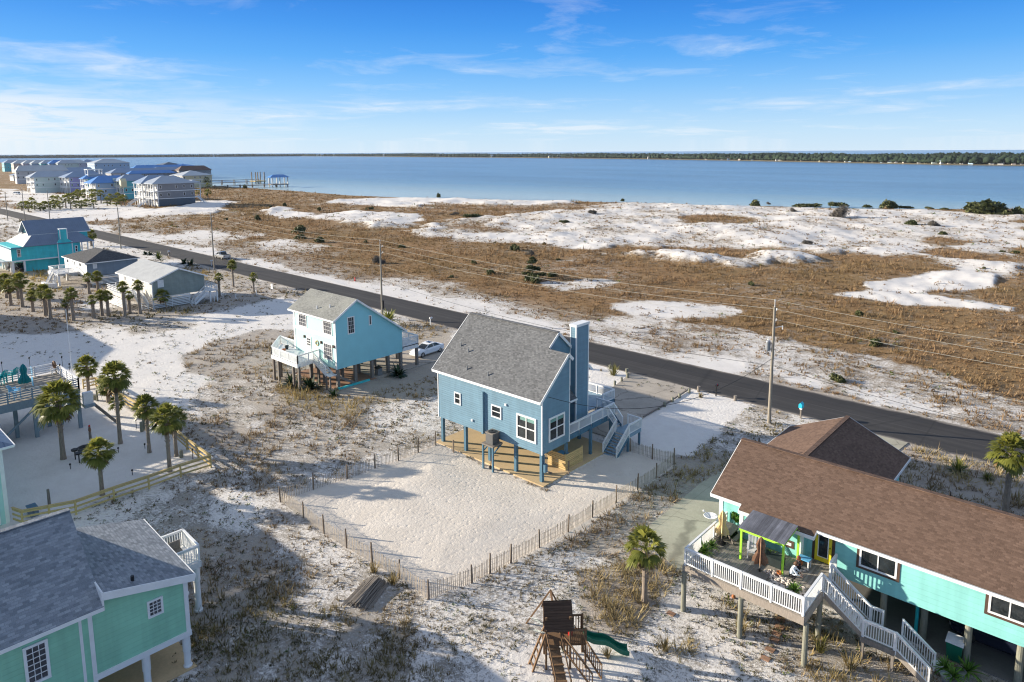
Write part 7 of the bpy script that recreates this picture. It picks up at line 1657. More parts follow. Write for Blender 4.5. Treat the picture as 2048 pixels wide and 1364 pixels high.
for xx in (-23,-14,-5,3):
    for yy in (-5,5): MB().box(x+xx-0.5,x+xx+0.5,y+yy-0.5,y+yy+0.5,-1,10.5).build('post', M['far_white'], bp)
# piers
def pier(px0, px1, name, label, rail):
    a = np.array(onz(*px0, 1.3)); b = np.array(onz(*px1, 1.3)); r = thing('pier', label, 'pier', (float(a[0]),float(a[1]),-0.5))
    MB().bar(a, b, 2.4, 0.45).build('walkway', M['weathered'], r)
    L = np.linalg.norm(b-a); n = int(L/9); d = (b-a)/L; nv = np.array([-d[1], d[0], 0])
    for k in range(n+1):
        c = a+(b-a)*k/n
        for s in (-1, 1): MB().box(c[0]+nv[0]*s*1.1-0.22,c[0]+nv[0]*s*1.1+0.22,c[1]+nv[1]*s*1.1-0.22,c[1]+nv[1]*s*1.1+0.22,-3,3.6 if rail else 2.2).build('piling', M['pile_wood'], r)
    if rail: MB().bar(a+nv*1.1+np.array([0,0,2.0]), b+nv*1.1+np.array([0,0,2.0]), 0.2, 0.25).bar(a-nv*1.1+np.array([0,0,2.0]), b-nv*1.1+np.array([0,0,2.0]), 0.2, 0.25).build('handrail', M['weathered'], r)
    return r, b, d, nv
r, b, d, nv = pier((418,366.5),(517,363),'pier','railed wooden pier with boat lift posts beyond the teal house',True)
MB().box(b[0]-6,b[0]+4,b[1]-5,b[1]+5,1.2,2.0).build('platform', M['fence_pine'], r)
for ox, oy in ((-4,-4),(-4,4),(3,-4),(3,4),(-1,0)): MB().box(b[0]+ox-0.35,b[0]+ox+0.35,b[1]+oy-0.35,b[1]+oy+0.35,-2,9.5).build('lift_post', M['pile_wood'], r)
r, b, d, nv = pier((430,373),(575,368.5),'pier','low wooden pier ending in a blue-roofed boathouse',False)
bh2 = thing('boathouse', 'open boathouse with blue hipped roof at the end of the pier', 'boathouse', (float(b[0]),float(b[1]),-0.5))
c = b-d*7
MB().bar(c-d*7+np.array([0,0,0.3]), c+d*7+np.array([0,0,0.3]), 9, 0.5).build('floor', M['weathered'], bh2)
for s in (-1,1):
    for k in (-6,0,6): q = c+d*k+nv*s*4.2; MB().box(q[0]-0.3,q[0]+0.3,q[1]-0.3,q[1]+0.3,-3,7.0).build('post', M['far_white'], bh2)
m = MB(); a0_, a1_ = c-d*8, c+d*8; e = nv*5.5
q = [a0_-e, a1_-e, a1_+e, a0_+e]; q = [np.array([p[0],p[1],7.0]) for p in q]; ra = np.array([*(c-d*4)[:2],9.2]); rb = np.array([*(c+d*4)[:2],9.2])
for f_ in ((q[0],q[1],rb,ra),(q[1],q[2],rb),(q[2],q[3],ra,rb),(q[3],q[0],ra)): m.face(f_)
m.face(q[::-1]); m.build('roof', M['far_roof_blue'], bh2)

# ---------------------------------------------------------------- the far shore: land, pine wood, houses
FS = [onz(*q) for q in ((2300,334),(2048,331),(1900,329.5),(1800,327.5),(1650,324.5),(1500,321.5),(1350,319),(1200,317),(1050,315.5),(900,314.4),(750,313),(600,312.1),(450,311.3),(300,310.6),(150,310.2),(-60,309.8))]
FS = [np.array([p[0], p[1], 0.0]) for p in FS]
FS = [p*min(1.0, 5600/np.linalg.norm(p)) for p in FS]
fs_in = []
for p in FS: u = p/np.linalg.norm(p); fs_in.append((p, u))
m = MB()
for (p, u), (q, w) in zip(fs_in[:-1], fs_in[1:]):
    m.face([p+np.array([0,0,-0.6]), q+np.array([0,0,-0.6]), q+w*25+np.array([0,0,2.0]), p+u*25+np.array([0,0,2.0])]); m.face([p+u*25+np.array([0,0,2.0]), q+w*25+np.array([0,0,2.0]), q+w*900+np.array([0,0,4]), p+u*900+np.array([0,0,4])])
M['far_sand'] = m_plain('far_shore_ground', (0.15,0.125,0.08), 0.9, 0.3, 0.02)
o = m.build('far_shore', M['far_sand']); o['kind'] = 'structure'
def far_point(px):      # point on the far shore line seen at photo column px
    P_ = [PX((p[0],p[1],-0.5))[0] for p in FS]
    for i in range(len(FS)-1):
        if (P_[i]-px)*(P_[i+1]-px) <= 0: t = (px-P_[i])/(P_[i+1]-P_[i]); return FS[i]*(1-t)+FS[i+1]*t
    return FS[0]
def blob_cloud(name, centers, radii, heights, mat, tones, sub=1, jit=0.25):
    bm = bmesh.new(); bmesh.ops.create_icosphere(bm, subdivisions=sub, radius=1.0); bv = np.array([v.co[:] for v in bm.verts]); bf = np.array([[v.index for v in f.verts] for f in bm.faces]); bm.free()
    n = len(centers); nv_, nf_ = len(bv), len(bf)
    V = bv[None]*(1+rng.uniform(-jit, jit, (n, nv_, 1)))
    V = V*np.stack([radii, radii, heights], -1)[:, None, :]+np.array(centers)[:, None, :]
    F = bf[None]+(np.arange(n)*nv_)[:, None, None]
    me = bpy.data.meshes.new(name); me.vertices.add(n*nv_); me.vertices.foreach_set('co', V.astype(np.float32).ravel())
    me.loops.add(n*nf_*3); me.loops.foreach_set('vertex_index', F.astype(np.int32).ravel()); me.polygons.add(n*nf_); me.polygons.foreach_set('loop_start', np.arange(0, n*nf_*3, 3, dtype=np.int32))
    ca = me.color_attributes.new('tone', 'FLOAT_COLOR', 'POINT'); t_ = np.repeat(tones, nv_); ca.data.foreach_set('color', np.stack([t_, t_, t_, np.ones_like(t_)], -1).astype(np.float32).ravel())
    me.materials.append(mat); me.update(); me.validate(); o = bpy.data.objects.new(name, me); COL.objects.link(o); return o
M['far_tree'] = m_leaf('far_pine_wood', (0.010,0.022,0.012), (0.024,0.042,0.020), 0.0, 0.9)
cs, ra_, he, to = [], [], [], []
for i in range(15000):
    px = rng.uniform(-40, 2200); p = far_point(px); L = np.linalg.norm(p); u = p/L
    d = 14+rng.random()**1.5*420
    big = 0.5+0.5*math.sin(px*0.017)+0.35*math.sin(px*0.053+1.0)
    h = rng.uniform(9, 15)+big*2; front = d < 90
    if front: h *= rng.uniform(0.45, 0.95)
    q = p+u*d; cs.append((q[0], q[1], 2+h*0.55)); ra_.append(rng.uniform(3.0, 6.5)*(1+L/9000)); he.append(h*0.5); to.append(rng.random())
o = blob_cloud('pine_wood', cs, np.array(ra_), np.array(he), M['far_tree'], np.array(to)); o['kind'] = 'stuff'; tag(o, 'dark green pine wood lining the far shore of the sound', 'wood')
FSH = [(1303,'far_white'),(1338,'far_peach'),(1362,'far_white'),(1402,'far_blue'),(1419,'far_peach'),(1450,'far_white'),(1462,'far_blue'),(1482,'far_peach'),(1498,'far_yellow'),(1506,'far_blue'),(1566,'far_white'),(1598,'far_white'),(1610,'far_peach'),(1642,'far_yellow'),(1660,'far_white'),(1676,'far_yellow'),(1698,'far_white'),(1705,'far_blue'),(1722,'far_white'),(1735,'far_yellow'),(1752,'far_grey'),(1768,'far_blue'),(1782,'far_mint'),(1795,'far_white'),(1810,'far_peach'),(1840,'far_white'),(1856,'far_yellow'),(1870,'far_mint'),(1886,'far_white'),(1898,'far_peach'),(1913,'far_yellow'),(1925,'far_white'),(1945,'far_blue'),(1960,'far_white'),(1986,'far_white'),(2004,'far_white'),(2028,'far_peach'),(2044,'far_white'),(1105,'far_yellow'),(1112,'far_white'),(1124,'far_peach'),(1136,'far_white'),(1150,'far_white'),(990,'far_white'),(948,'far_peach'),(880,'far_white'),(772,'far_white'),(650,'far_white'),(640,'far_yellow'),(420,'far_white'),(426,'far_white'),(1560,'far_white')]
cnames = {'far_white':'white','far_peach':'peach','far_blue':'pale blue','far_yellow':'cream yellow','far_grey':'grey','far_mint':'pale mint'}
cnt = {}
def far_hut(px, col, i):
    p = far_point(px); L = np.linalg.norm(p); u = p/L; s = (0.8 if L < 2500 else L/2900)*random.uniform(0.75,1.2)
    q = p+u*(16+random.uniform(0,14)); w, d_, h = 9*s, 7*s, random.uniform(4.5,7.5)*min(s,1.5)
    rt = random.choice(['far_roof_pale','far_roof_grey','far_brown','far_peach','far_roof_slate'])
    r = thing('house', 'tiny %s house with %s roof among the houses on the far shore' % (cnames[col], {'far_roof_pale':'pale','far_roof_grey':'grey','far_brown':'brown','far_peach':'tan','far_roof_slate':'slate'}[rt]), 'house', (float(q[0]),float(q[1]),1.5), 'houses on the far shore')
    a = math.atan2(u[1],u[0])+random.uniform(-0.5,0.5); r.rotation_euler = (0,0,a); ORG[r.name] = (0,0,0)
    MB().box(-d_/2,d_/2,-w/2,w/2,-1,h).build('wall', M[col], r); MB().prism([(-d_/2-0.8,-w/2-0.8,h),(d_/2+0.8,-w/2-0.8,h),(0,-w/2-0.8,h+2.6*min(s,1.6))],(0,w+1.6,0)).build('roof', M[rt], r)
    b = MB(); 
    for k in range(3): y = -w/3+k*w/3; b.box(-d_/2-0.08,-d_/2,y-0.8,y+0.8,h*0.35,h*0.75)
    b.build('window_band', M['glass'], r)
for i, (px, col) in enumerate(FSH): far_hut(px, col, i)

# ---------------------------------------------------------------- vegetation
def tone_mesh(name, V, F, tones, mat, smooth=False):
    """V (n,3), F list of quads/tris as array (m,k), tones (n,) or (n,3)"""
    V = np.asarray(V, np.float32); F = np.asarray(F, np.int32); k = F.shape[1]
    me = bpy.data.meshes.new(name); me.vertices.add(len(V)); me.vertices.foreach_set('co', V.ravel())
    me.loops.add(F.size); me.loops.foreach_set('vertex_index', F.ravel()); me.polygons.add(len(F)); me.polygons.foreach_set('loop_start', np.arange(0, F.size, k, dtype=np.int32))
    t = np.asarray(tones, np.float32); t = np.stack([t]*3, -1) if t.ndim == 1 else t
    ca = me.color_attributes.new('tone', 'FLOAT_COLOR', 'POINT'); ca.data.foreach_set('color', np.concatenate([t, np.ones((len(t),1), np.float32)], 1).ravel())
    me.materials.append(mat); me.update(); me.validate(); return me
def frond_geom(V, F, T, origin, az, el, petiole, R, n=15, droop=0.35, tone=0.5, spread=2.2):
    """fan leaf: petiole then n leaflets in a fan"""
    o = np.array(origin, float); ca, sa = math.cos(az), math.sin(az); ce, se = math.cos(el), math.sin(el)
    d = np.array([ca*ce, sa*ce, se]); side = np.array([-sa, ca, 0]); up = np.cross(d, side)*-1
    if up[2] < 0: up = -up
    hub = o+d*petiole; w = 0.018
    i = len(V); V += [o-side*w, o+side*w, hub+side*w, hub-side*w]; F.append((i,i+1,i+2,i+3)); T += [tone*0.8]*4
    for k in range(n):
        a = (k/(n-1)-0.5)*spread; L = R*(1-0.28*abs(k/(n-1)-0.5)*2)*random.uniform(0.9,1.08)
        dl = d*math.cos(a)+side*math.sin(a); perp = side*math.cos(a)-d*math.sin(a)
        lift = up*(0.10*math.cos(a)) 
        mid = hub+dl*L*0.55+up*(0.05*L)-np.array([0,0,droop*L*0.12]); tip = hub+dl*L-np.array([0,0,droop*L*random.uniform(0.3,0.75)])
        hw = R*spread/n*0.62
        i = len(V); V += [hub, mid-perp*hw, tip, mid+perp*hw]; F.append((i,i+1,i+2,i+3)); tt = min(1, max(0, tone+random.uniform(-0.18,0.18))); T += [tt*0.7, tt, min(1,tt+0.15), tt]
def palm_crown_mesh(name, seed, nf=54, R=0.72, pet=0.62, dead=5, ball=True):
    random.seed(seed); V, F, T = [], [], []
    for k in range(nf):
        t = (k+0.5)/nf; el = math.radians(84-112*t**1.05+random.uniform(-10,10)); az = k*2.39996+random.uniform(-0.25,0.25)
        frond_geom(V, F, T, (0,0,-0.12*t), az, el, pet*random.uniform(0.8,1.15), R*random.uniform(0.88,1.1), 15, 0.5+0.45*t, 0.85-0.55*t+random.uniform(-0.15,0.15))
    return tone_mesh(name, V, F, T, M['palm_leaf'])
def palm_dead_mesh(name, seed, nf=9, R=0.55, pet=0.5):
    random.seed(seed); V, F, T = [], [], []
    for k in range(nf): frond_geom(V, F, T, (0,0,-0.25), k*2.4+random.uniform(-0.4,0.4), math.radians(random.uniform(-62,-30)), pet, R, 9, 0.5, random.random(), 1.3)
    return tone_mesh(name, V, F, T, M['palm_dead'])
def simple_crown_mesh(name, seed, nf=26):
    random.seed(seed); V, F, T = [], [], []
    for k in range(nf):
        t = (k+0.5)/nf; el = math.radians(80-110*t+random.uniform(-10,10)); frond_geom(V, F, T, (0,0,-0.1*t), k*2.39996, el, 0.7, 0.75, 7, 0.6, 0.7-0.5*t+random.uniform(-0.15,0.15))
    return tone_mesh(name, V, F, T, M['palm_leaf'])
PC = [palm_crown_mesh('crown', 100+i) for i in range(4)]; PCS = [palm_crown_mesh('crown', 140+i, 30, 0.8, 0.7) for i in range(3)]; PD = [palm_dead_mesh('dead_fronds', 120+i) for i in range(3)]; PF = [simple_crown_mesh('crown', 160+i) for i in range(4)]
def palm(loc, h, cr, label, group=None, kind='full', lean=(0,0), rad=0.17, boots=True, dead=True):
    x, y, z = loc; r = thing('palm_tree', label, 'palm tree', (x,y,z), group)
    th_ = max(0.3, h-cr*0.75); lx, ly = lean
    prof = [(0,1.35),(0.06,1.1),(0.2,0.98),(0.5,0.92),(0.8,0.95),(0.93,1.15),(1.0,0.75)]
    n = 9 if kind != 'far' else 6
    pts = [(x+lx*t*t, y+ly*t*t, z+th_*t-(0.1 if t == 0 else 0)) for t, _ in prof]
    m = MB().tube(pts, [rad*k for _, k in prof], n); tr = m.build('trunk', M['palm_trunk'], r)
    if boots and kind != 'far':
        b = MB(); nb = int(th_*7)
        for k in range(nb):
            t = 0.45+0.55*k/nb; zz = z+th_*t; a = k*2.4; rr2 = rad*(0.95+0.35*(t > 0.8)); xx, yy = x+lx*t*t, y+ly*t*t
            b.bar((xx+rr2*0.8*math.cos(a),yy+rr2*0.8*math.sin(a),zz-0.06),(xx+rr2*1.5*math.cos(a),yy+rr2*1.5*math.sin(a),zz+0.11),0.09,0.02)
        b.build('trunk_boots', M['palm_boot'], tr, org=ORG[tr.name])
    src = {'full':PC,'sparse':PCS,'far':PF}[kind]
    c = bpy.data.objects.new('crown', random.choice(src)); COL.objects.link(c); c.parent = r; c.location = (lx, ly, th_); s = cr/1.48; c.scale = (s,s,s*(1.0 if kind != 'far' else 1.05)); c.rotation_euler = (lean[1]*0.05,lean[0]*0.05,random.uniform(0,6.28))
    if dead and kind != 'far':
        d = bpy.data.objects.new('dead_fronds', random.choice(PD)); COL.objects.link(d); d.parent = r; d.location = (lx, ly, th_); d.scale = (s,s,s); d.rotation_euler = (0,0,random.uniform(0,6.28))
    return r
def palm_px(px, py, top, crpx, label, group=None, kind='full', **k):
    x, y = G(px, py); h = hgt(px, py, top); d = np.linalg.norm(np.array([x, y, -CAMH+h])); cr = crpx*d/FPX
    return palm((x, y, GZ(x, y)), h, cr, label, group, kind, **k)
random.seed(5)
palm_px(127,918,760,47,'broad-crowned palm in front of the raised deck in the palm yard', rad=0.2)
palm_px(241,887,722,36,'tall palm in the middle of the palm yard beside the rail fence', rad=0.17)
palm_px(205,990,876,33,'short palm nearest the front run of the rail fence', rad=0.16)
palm_px(299,905,788,29,'slim palm beside the pair of pilings at the rail fence', rad=0.15)
palm_px(340,943,808,35,'palm nearest the corner of the rail fence, front of a pair', rad=0.16)
palm_px(353,912,812,30,'rear palm of the pair at the rail fence corner', rad=0.15)
palm_px(178,788,710,25,'small palm standing at the back corner of the rail fence', rad=0.18)
palm_px(217,804,757,20,'stubby palm behind the tall middle palm', 'palms by the rail fence', 'sparse', rad=0.2)
palm_px(236,833,790,17,'stubby palm right behind the trunk of the tall middle palm', 'palms by the rail fence', 'sparse', rad=0.16)
palm_px(1289,1205,1060,46,'lone sabal palm in tall grass beside the turquoise house deck', None, 'sparse', rad=0.17)
palm_px(2010,1030,866,42,'palm with bare pale trunk behind the turquoise house at the right edge', None, 'full', rad=0.2)
palm_px(467,573,519,12.5,'palm by the road corner of the sage grey house', None, 'full', rad=0.18)
palm_px(508,585,546,11,'small palm on the roadside between the sage grey and pale aqua houses', None, 'sparse', rad=0.16)
m2 = zm(200,480,7.578); m6 = zm(0,540,9.743)
palm_px(*m2(1815,860), m2(0,500)[1], 10,'leaning-crown palm at the sage grey house side stairs', None, 'sparse', rad=0.22)
grove = [(m2(35,1150),m2(0,750)[1],13),(m2(130,1150),m2(0,755)[1],13),(m2(380,1150),m2(0,620)[1],13),(m2(455,1110),m2(0,770)[1],10),(m2(610,1120),m2(0,600)[1],13),
 (m6(215,690),m6(0,180)[1],15),(m6(440,720),m6(0,50)[1],17),(m6(645,810),m6(0,400)[1],12),(m6(890,885),m6(0,265)[1],17),(m6(990,950),m6(0,360)[1],12),(m6(1310,970),m6(0,560)[1],10),(m6(1430,985),m6(0,330)[1],15),(m6(1830,940),m6(0,490)[1],11),(m6(130,540),m6(0,60)[1],14),(m6(355,560),m6(0,60)[1],10),(m6(930,860),m6(0,300)[1],10),(m6(1740,460),m6(0,50)[1],11),(m6(1910,400),m6(0,10)[1],13),(m6(660,600),m6(0,250)[1],11),(m6(20,420),m6(0,180)[1],12)]
gl = ['palm beside the slatted deck of the sage grey house','palm left of the sage grey house deck','palm in front of the sage grey house slatted deck','small palm in front of the sage grey house deck stairs','palm at the front corner of the sage grey house','palm at the left edge of the grove, slender trunk','thick tall palm at the left of the grove','short palm in the middle of the grove','broad palm in the middle of the grove','palm with pale boots in the middle of the grove','low palm beside the open sand in the grove','tall palm beside the open sand in the grove','small yellowing palm at the right of the grove','palm far left on the lawn edge','slim palm behind the thick tall palm','slim palm behind the broad middle palm','palm in front of the charcoal-roofed house, left one','palm in front of the charcoal-roofed house, right one','palm on the lawn behind the short grove palm','palm cut by the left frame edge on the lawn']
for (q, top, cr), lb in zip(grove, gl): palm_px(q[0], q[1], top, cr, lb, 'palms in the roadside grove', 'sparse' if cr < 12 else 'full', rad=0.25)
x, y = G(*m2(1015,1060)); palm((x,y,0), 3.4, 1.5, 'leaning young palm against the shaded wall of the sage grey house', None, 'sparse', (-1.1,-0.2), 0.13)
fp = [(205,565),(265,575),(375,565),(420,550),(470,560),(510,545),(560,555),(615,540),(660,550),(710,540),(760,545),(805,530),(875,545),(1000,520),(1030,515),(1085,530),(1130,525),(860,478),(890,485),(943,497),(1160,515),(720,445),(785,450),(1855,472),(1938,468),(325,560),(540,520),(640,500),(500,500),(300,545),(240,550),(690,500),(1100,500),(860,500),(730,470)]
ft = {(860,478):360,(890,485):365,(943,497):370,(1855,472):362,(1938,468):362,(1000,520):440,(1030,515):410,(1130,525):430,(1085,530):455,(1160,515):415,(615,540):415,(660,550):440}
random.seed(9)
for i, q in enumerate(fp):
    b = z46(*q); top = z46(0, ft.get(q, q[1]-random.uniform(70,105)))[1]; palm_px(b[0], b[1], top, random.uniform(7.5,10), 'small far-off palm on the sand in front of the distant houses', 'far-off palms before the distant houses', 'far', rad=0.3)
for (px, py, top, cr), lb in zip(((387,374,356,8),(413,375,353,9),(416,378,366,6)),('dark palm in front of the teal waterside house','dark palm right of the teal waterside house','low dark palm by the pier head')): palm_px(px, py, top, cr, lb, None, 'far', rad=0.35)
palm_px(183,492,458,13,'bushy palm at the porch of the bright aqua house', None, 'full', rad=0.3)

# cycads, yuccas and pot plants built from pinnate or sword leaves
def sword_plant(name, seed, n, L, w, spread=1.0, mat='cycad_leaf', seg=4, up=0.9):
    random.seed(seed); V, F, T = [], [], []
    for k in range(n):
        az = k*2.4+random.uniform(-0.3,0.3); el = math.radians(random.uniform(12,80))*up; l = L*random.uniform(0.7,1.1); tone = random.random()
        d = np.array([math.cos(az)*math.cos(el)*spread, math.sin(az)*math.cos(el)*spread, math.sin(el)]); side = np.array([-math.sin(az), math.cos(az), 0])
        i = len(V)
        for s in range(seg+1):
            t = s/seg; p = d*l*t-np.array([0,0,0.45*l*t*t*math.cos(el)]); ww = w*(1-t*0.9)*(0.5+1.0*min(1,t*3))
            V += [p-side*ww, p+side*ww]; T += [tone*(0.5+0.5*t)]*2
        for s in range(seg): a = i+2*s; F.append((a,a+1,a+3,a+2))
    return tone_mesh(name, V, F, T, M[mat])
CYC = [sword_plant('leaves', 200+i, 46, 1.25, 0.13) for i in range(2)]; YU = [sword_plant('leaves', 210+i, 60, 0.95, 0.05, 1.0, 'palm_leaf', 3, 1.0) for i in range(2)]; PP = [sword_plant('leaves', 220+i, 40, 0.75, 0.05, 1.0, 'pot_leaf', 3, 1.0) for i in range(2)]
def leafplant(name, mesh, loc, s, label, cat, group=None, stem=True):
    o = bpy.data.objects.new(name, mesh); COL.objects.link(o); o.location = loc; o.scale = (s,s,s); o.rotation_euler = (0,0,random.uniform(0,6)); return tag(o, label, cat, group)
for q, s, lb in (((585,772),1.5,'dark cycad under the left end of the pale aqua house deck'),((622,778),1.6,'dark cycad beside the deck stairs of the pale aqua house'),((797,752),1.5,'dark cycad at the driveway side of the pale aqua house'),((668,792),0.9,'small dark shrubby cycad at the front corner of the pale aqua house'),((368,528),1.6,'dark cycad on the lawn near the road, left one'),((381,531),1.7,'dark cycad on the lawn near the road, right one'),((291,509),1.2,'low cycad by the road, left one'),((301,510),1.2,'low cycad by the road, right one')):
    leafplant('cycad', random.choice(CYC), G(*q)+(0.0,), s, lb, 'cycad')
leafplant('yucca', YU[0], GP(1916,945), 1.5, 'pale green yucca on the verge behind the turquoise house', 'yucca'); leafplant('yucca', YU[1], GP(1975,960), 0.9, 'low spreading yucca under the right edge palm', 'yucca')
x, y = G(778,650); leafplant('yucca', YU[1], (x,y,0.6), 2.6, 'big bright green yucca behind the pale aqua house roof by the pole', 'yucca'); leafplant('yucca', YU[0], G(318,525)+(0.8,), 2.4, 'big bright green fan clump behind the sage grey house roof', 'yucca')
for q, s, lb, mi in (((1538,1118),0.95,'bright yellow-green potted plant under the deck window',0),((1408,1106),1.15,'feathery potted plant at the front left deck corner',1),((1588,1184),0.9,'bright green plant beside the shell heap on the deck',0),((1424,1094),0.8,'small potted plant below the tan umbrella',1)):
    leafplant('pot_plant', PP[mi], zP(q,DF)+(DF+0.05,), s, lb, 'plant')
for q, s, lb in (((1888,1345),1.0,'leafy plant in the shade by the turquoise house post'),((1935,1352),1.2,'leafy plant in the grey pot by the turquoise house'),((1905,1362),1.0,'leafy plant at the bottom edge by the turquoise house')): leafplant('pot_plant', PP[1], G(*q)+(0.25,), s, lb, 'plant')

def leafball(name, seed, n, mat, w=1.0, h=0.7, leaf=0.11, clumps=7, tw=False):
    rg = np.random.default_rng(seed); C = rg.normal(0, 1, (clumps, 3)); C /= np.linalg.norm(C, axis=1)[:, None]; C *= rg.uniform(0.25, 0.68, (clumps, 1)); C[:,2] = np.abs(C[:,2])
    k = rg.integers(0, clumps, n); dr = rg.normal(0, 1, (n, 3)); dr /= np.linalg.norm(dr, axis=1)[:, None]; P_ = C[k]+dr*rg.uniform(0.15, 0.44, (n, 1))*rg.uniform(0.8,1.15,(clumps,1))[k]
    P_[:,2] = np.abs(P_[:,2]); P_ = P_*np.array([w, w, h])
    a = rg.normal(0, 1, (n, 3)); a /= np.linalg.norm(a, axis=1)[:, None]; b = np.cross(a, rg.normal(0, 1, (n, 3))); b /= np.linalg.norm(b, axis=1)[:, None]
    s = leaf*rg.uniform(0.6, 1.4, (n, 1)); l = s*(2.4 if tw else 1.3); s = s*(0.25 if tw else 0.8)
    V = np.stack([P_-a*l, P_-b*s, P_+a*l, P_+b*s], 1).reshape(-1, 3); F = np.arange(4*n).reshape(n, 4)
    t = np.repeat(np.clip(rg.random(n)*0.6+rg.random(clumps)[k]*0.4, 0, 1), 4); return tone_mesh(name, V, F, t, M[mat])
SH = [leafball('foliage', 300+i, 1500, 'shrub_leaf', 1.0, 0.75, 0.085) for i in range(4)]; SG = [leafball('foliage', 320+i, 1300, 'grey_twig', 1.0, 0.7, 0.075, 7, True) for i in range(2)]
DG = leafball('foliage', 330, 1500, 'cycad_leaf', 1.0, 0.7, 0.07); BL = leafball('foliage', 331, 500, 'pot_leaf', 0.8, 1.1, 0.12, 6)
def shrub(px, py, wpx, hpx, label, kind='green', group='shrubs on the dunes'):
    x, y = G(px, py); z = GZ(x, y); d = math.hypot(x, y); s = wpx*d/FPX/2/0.95; sz = hpx*d/FPX/0.75
    o = bpy.data.objects.new('shrub', random.choice(SG if kind == 'grey' else SH)); COL.objects.link(o); o.location = (x, y, z-0.05); o.scale = (s, s, sz); o.rotation_euler = (0,0,random.uniform(0,6.28)); return tag(o, label, 'shrub', group)
zz2 = zm(1300,280,2.738); zz1 = zm(600,280,2.844)
S = [(*zz2(570,358),26,13,'round dark shrub on the shore right of the low grey one','green'),(*zz2(648,352),10,5,'tiny grey shrub at the shore beside the round dark one','grey'),(*zz2(862,362),52,7,'long low shrub band at the shore, left of two','green'),(*zz2(1030,362),36,9,'low shrub band at the shore beside the tall shore bush','green'),(*zz2(1185,368),22,6,'small low shrub just left of the tall shore bush','green'),(*zz2(1300,370),34,17,'tall bush with bare top standing at the shore','green'),(*zz2(1400,372),28,5,'flat low shrub just right of the tall shore bush','green'),(*zz2(1525,374),16,4,'small flat shrub on the white shore dune','green'),(*zz2(1610,380),20,4,'flat shrub beside the biggest dune thicket','green'),(*zz2(1830,408),84,24,'biggest dark thicket on the dune crest at right','green'),(*zz2(2030,415),30,16,'dark thicket cut by the right frame edge','green'),(*zz2(1040,430),40,22,'grey-green bush on the open white dune','grey'),(*zz2(1440,460),28,10,'olive bush in the middle of the white dunes','green'),(*zz2(1540,465),26,12,'grey bush beside the olive bush in the dunes','grey'),(*zz2(862,578),28,9,'grey low bush on the lower white dune','grey'),(*zz2(780,400),14,8,'sparse twiggy shrub on the upper white dune','grey'),(*zz2(558,795),17,10,'small dark green bush alone in the brown marsh','green'),(*zz2(828,850),8,4,'tiny green bush in the brown marsh near the pole','green'),(*zz2(1830,705),10,4,'tiny green bush on the right white tongue','green'),(*zz2(1925,612),14,4,'small dark bush at right on the white dune edge','green'),(*zz2(2010,618),22,6,'low bush at right beside the small dark one','green'),
 (*zz1(790,322),10,10,'lone small tree-like bush at the shore, left of centre','green'),(*zz1(1838,345),11,6,'small bush at the shore above the dunes','green'),(*zz1(110,402),12,8,'small dark bush in the marsh, far left of the dunes','green'),(*zz1(395,395),18,6,'dark low bush in front of the left white dune','green'),(*zz1(985,440),44,8,'dark low thicket between the white dunes','green'),(*zz1(885,428),24,8,'grey-brown thicket left of the dark dune thicket','grey'),(*zz1(1228,625),28,16,'olive round bush in the brown marsh below the white dune','green'),(*zz1(1315,655),30,13,'grey twiggy bush beside the tall green thicket','grey'),(*zz1(585,612),22,8,'dark low bush in the marsh near the middle pole','green'),(*zz1(375,585),12,7,'small dark bush left of the middle pole','green'),(*zz1(120,582),26,13,'dark green bush at left in the brown marsh','green'),(*zz1(5,560),30,11,'dark bush beside the other dark bush in the left marsh','green'),(*zz1(440,700),32,17,'grey twiggy bush right behind the middle pole','grey'),(*zz1(988,704),13,9,'small dark conical bush in the marsh','green'),(*zz1(1085,762),30,11,'olive bush left of the tall green thicket','green'),(*zz1(860,780),16,5,'low olive bush near the white patch','green'),(*zz1(1440,775),26,12,'grey-green bush right of the tall green thicket','green'),(*zz1(1470,682),12,5,'small dark bush above the tall green thicket','green'),(*zz1(1330,805),44,22,'bright green lower part of the tall thicket','green'),(*zz1(1500,470),28,6,'dark bush on the main white dune','green'),(*zz1(1665,425),24,9,'brown-grey bush on the main dune crest','grey'),(*zz1(1390,595),10,6,'small dark bush at the dune edge','green'),(*zz1(1815,760),8,4,'tiny bush below the small white patch','green'),
 (1752,690,34,13,'low olive bush in the brown marsh right of the nearest pole','green'),(1673,762,30,17,'spiky green bush on the far verge of the road','green'),(1720,632,22,12,'green bush with bare twigs below the white tongue','green'),(1790,666,14,6,'tiny bush in the marsh at right','green'),(516,440,14,13,'dark conical bush in the left marsh by the dunes','green'),(569,413,10,8,'small dark bush above the left white patch','green'),(540,415,8,5,'tiny dark bush in the left marsh','green'),(491,377,12,9,'pale bush at the left shore near the pier','green'),(452,440,8,5,'tiny bright bush near the roadside pole','green'),(597,465,34,16,'wide dark thicket left of the round left marsh bush','green'),(1885,470,20,7,'small thicket on the right dunes','green')]
for px, py, wp, hp, lb, kd in S: shrub(px, py, wp, hp, lb, kd)
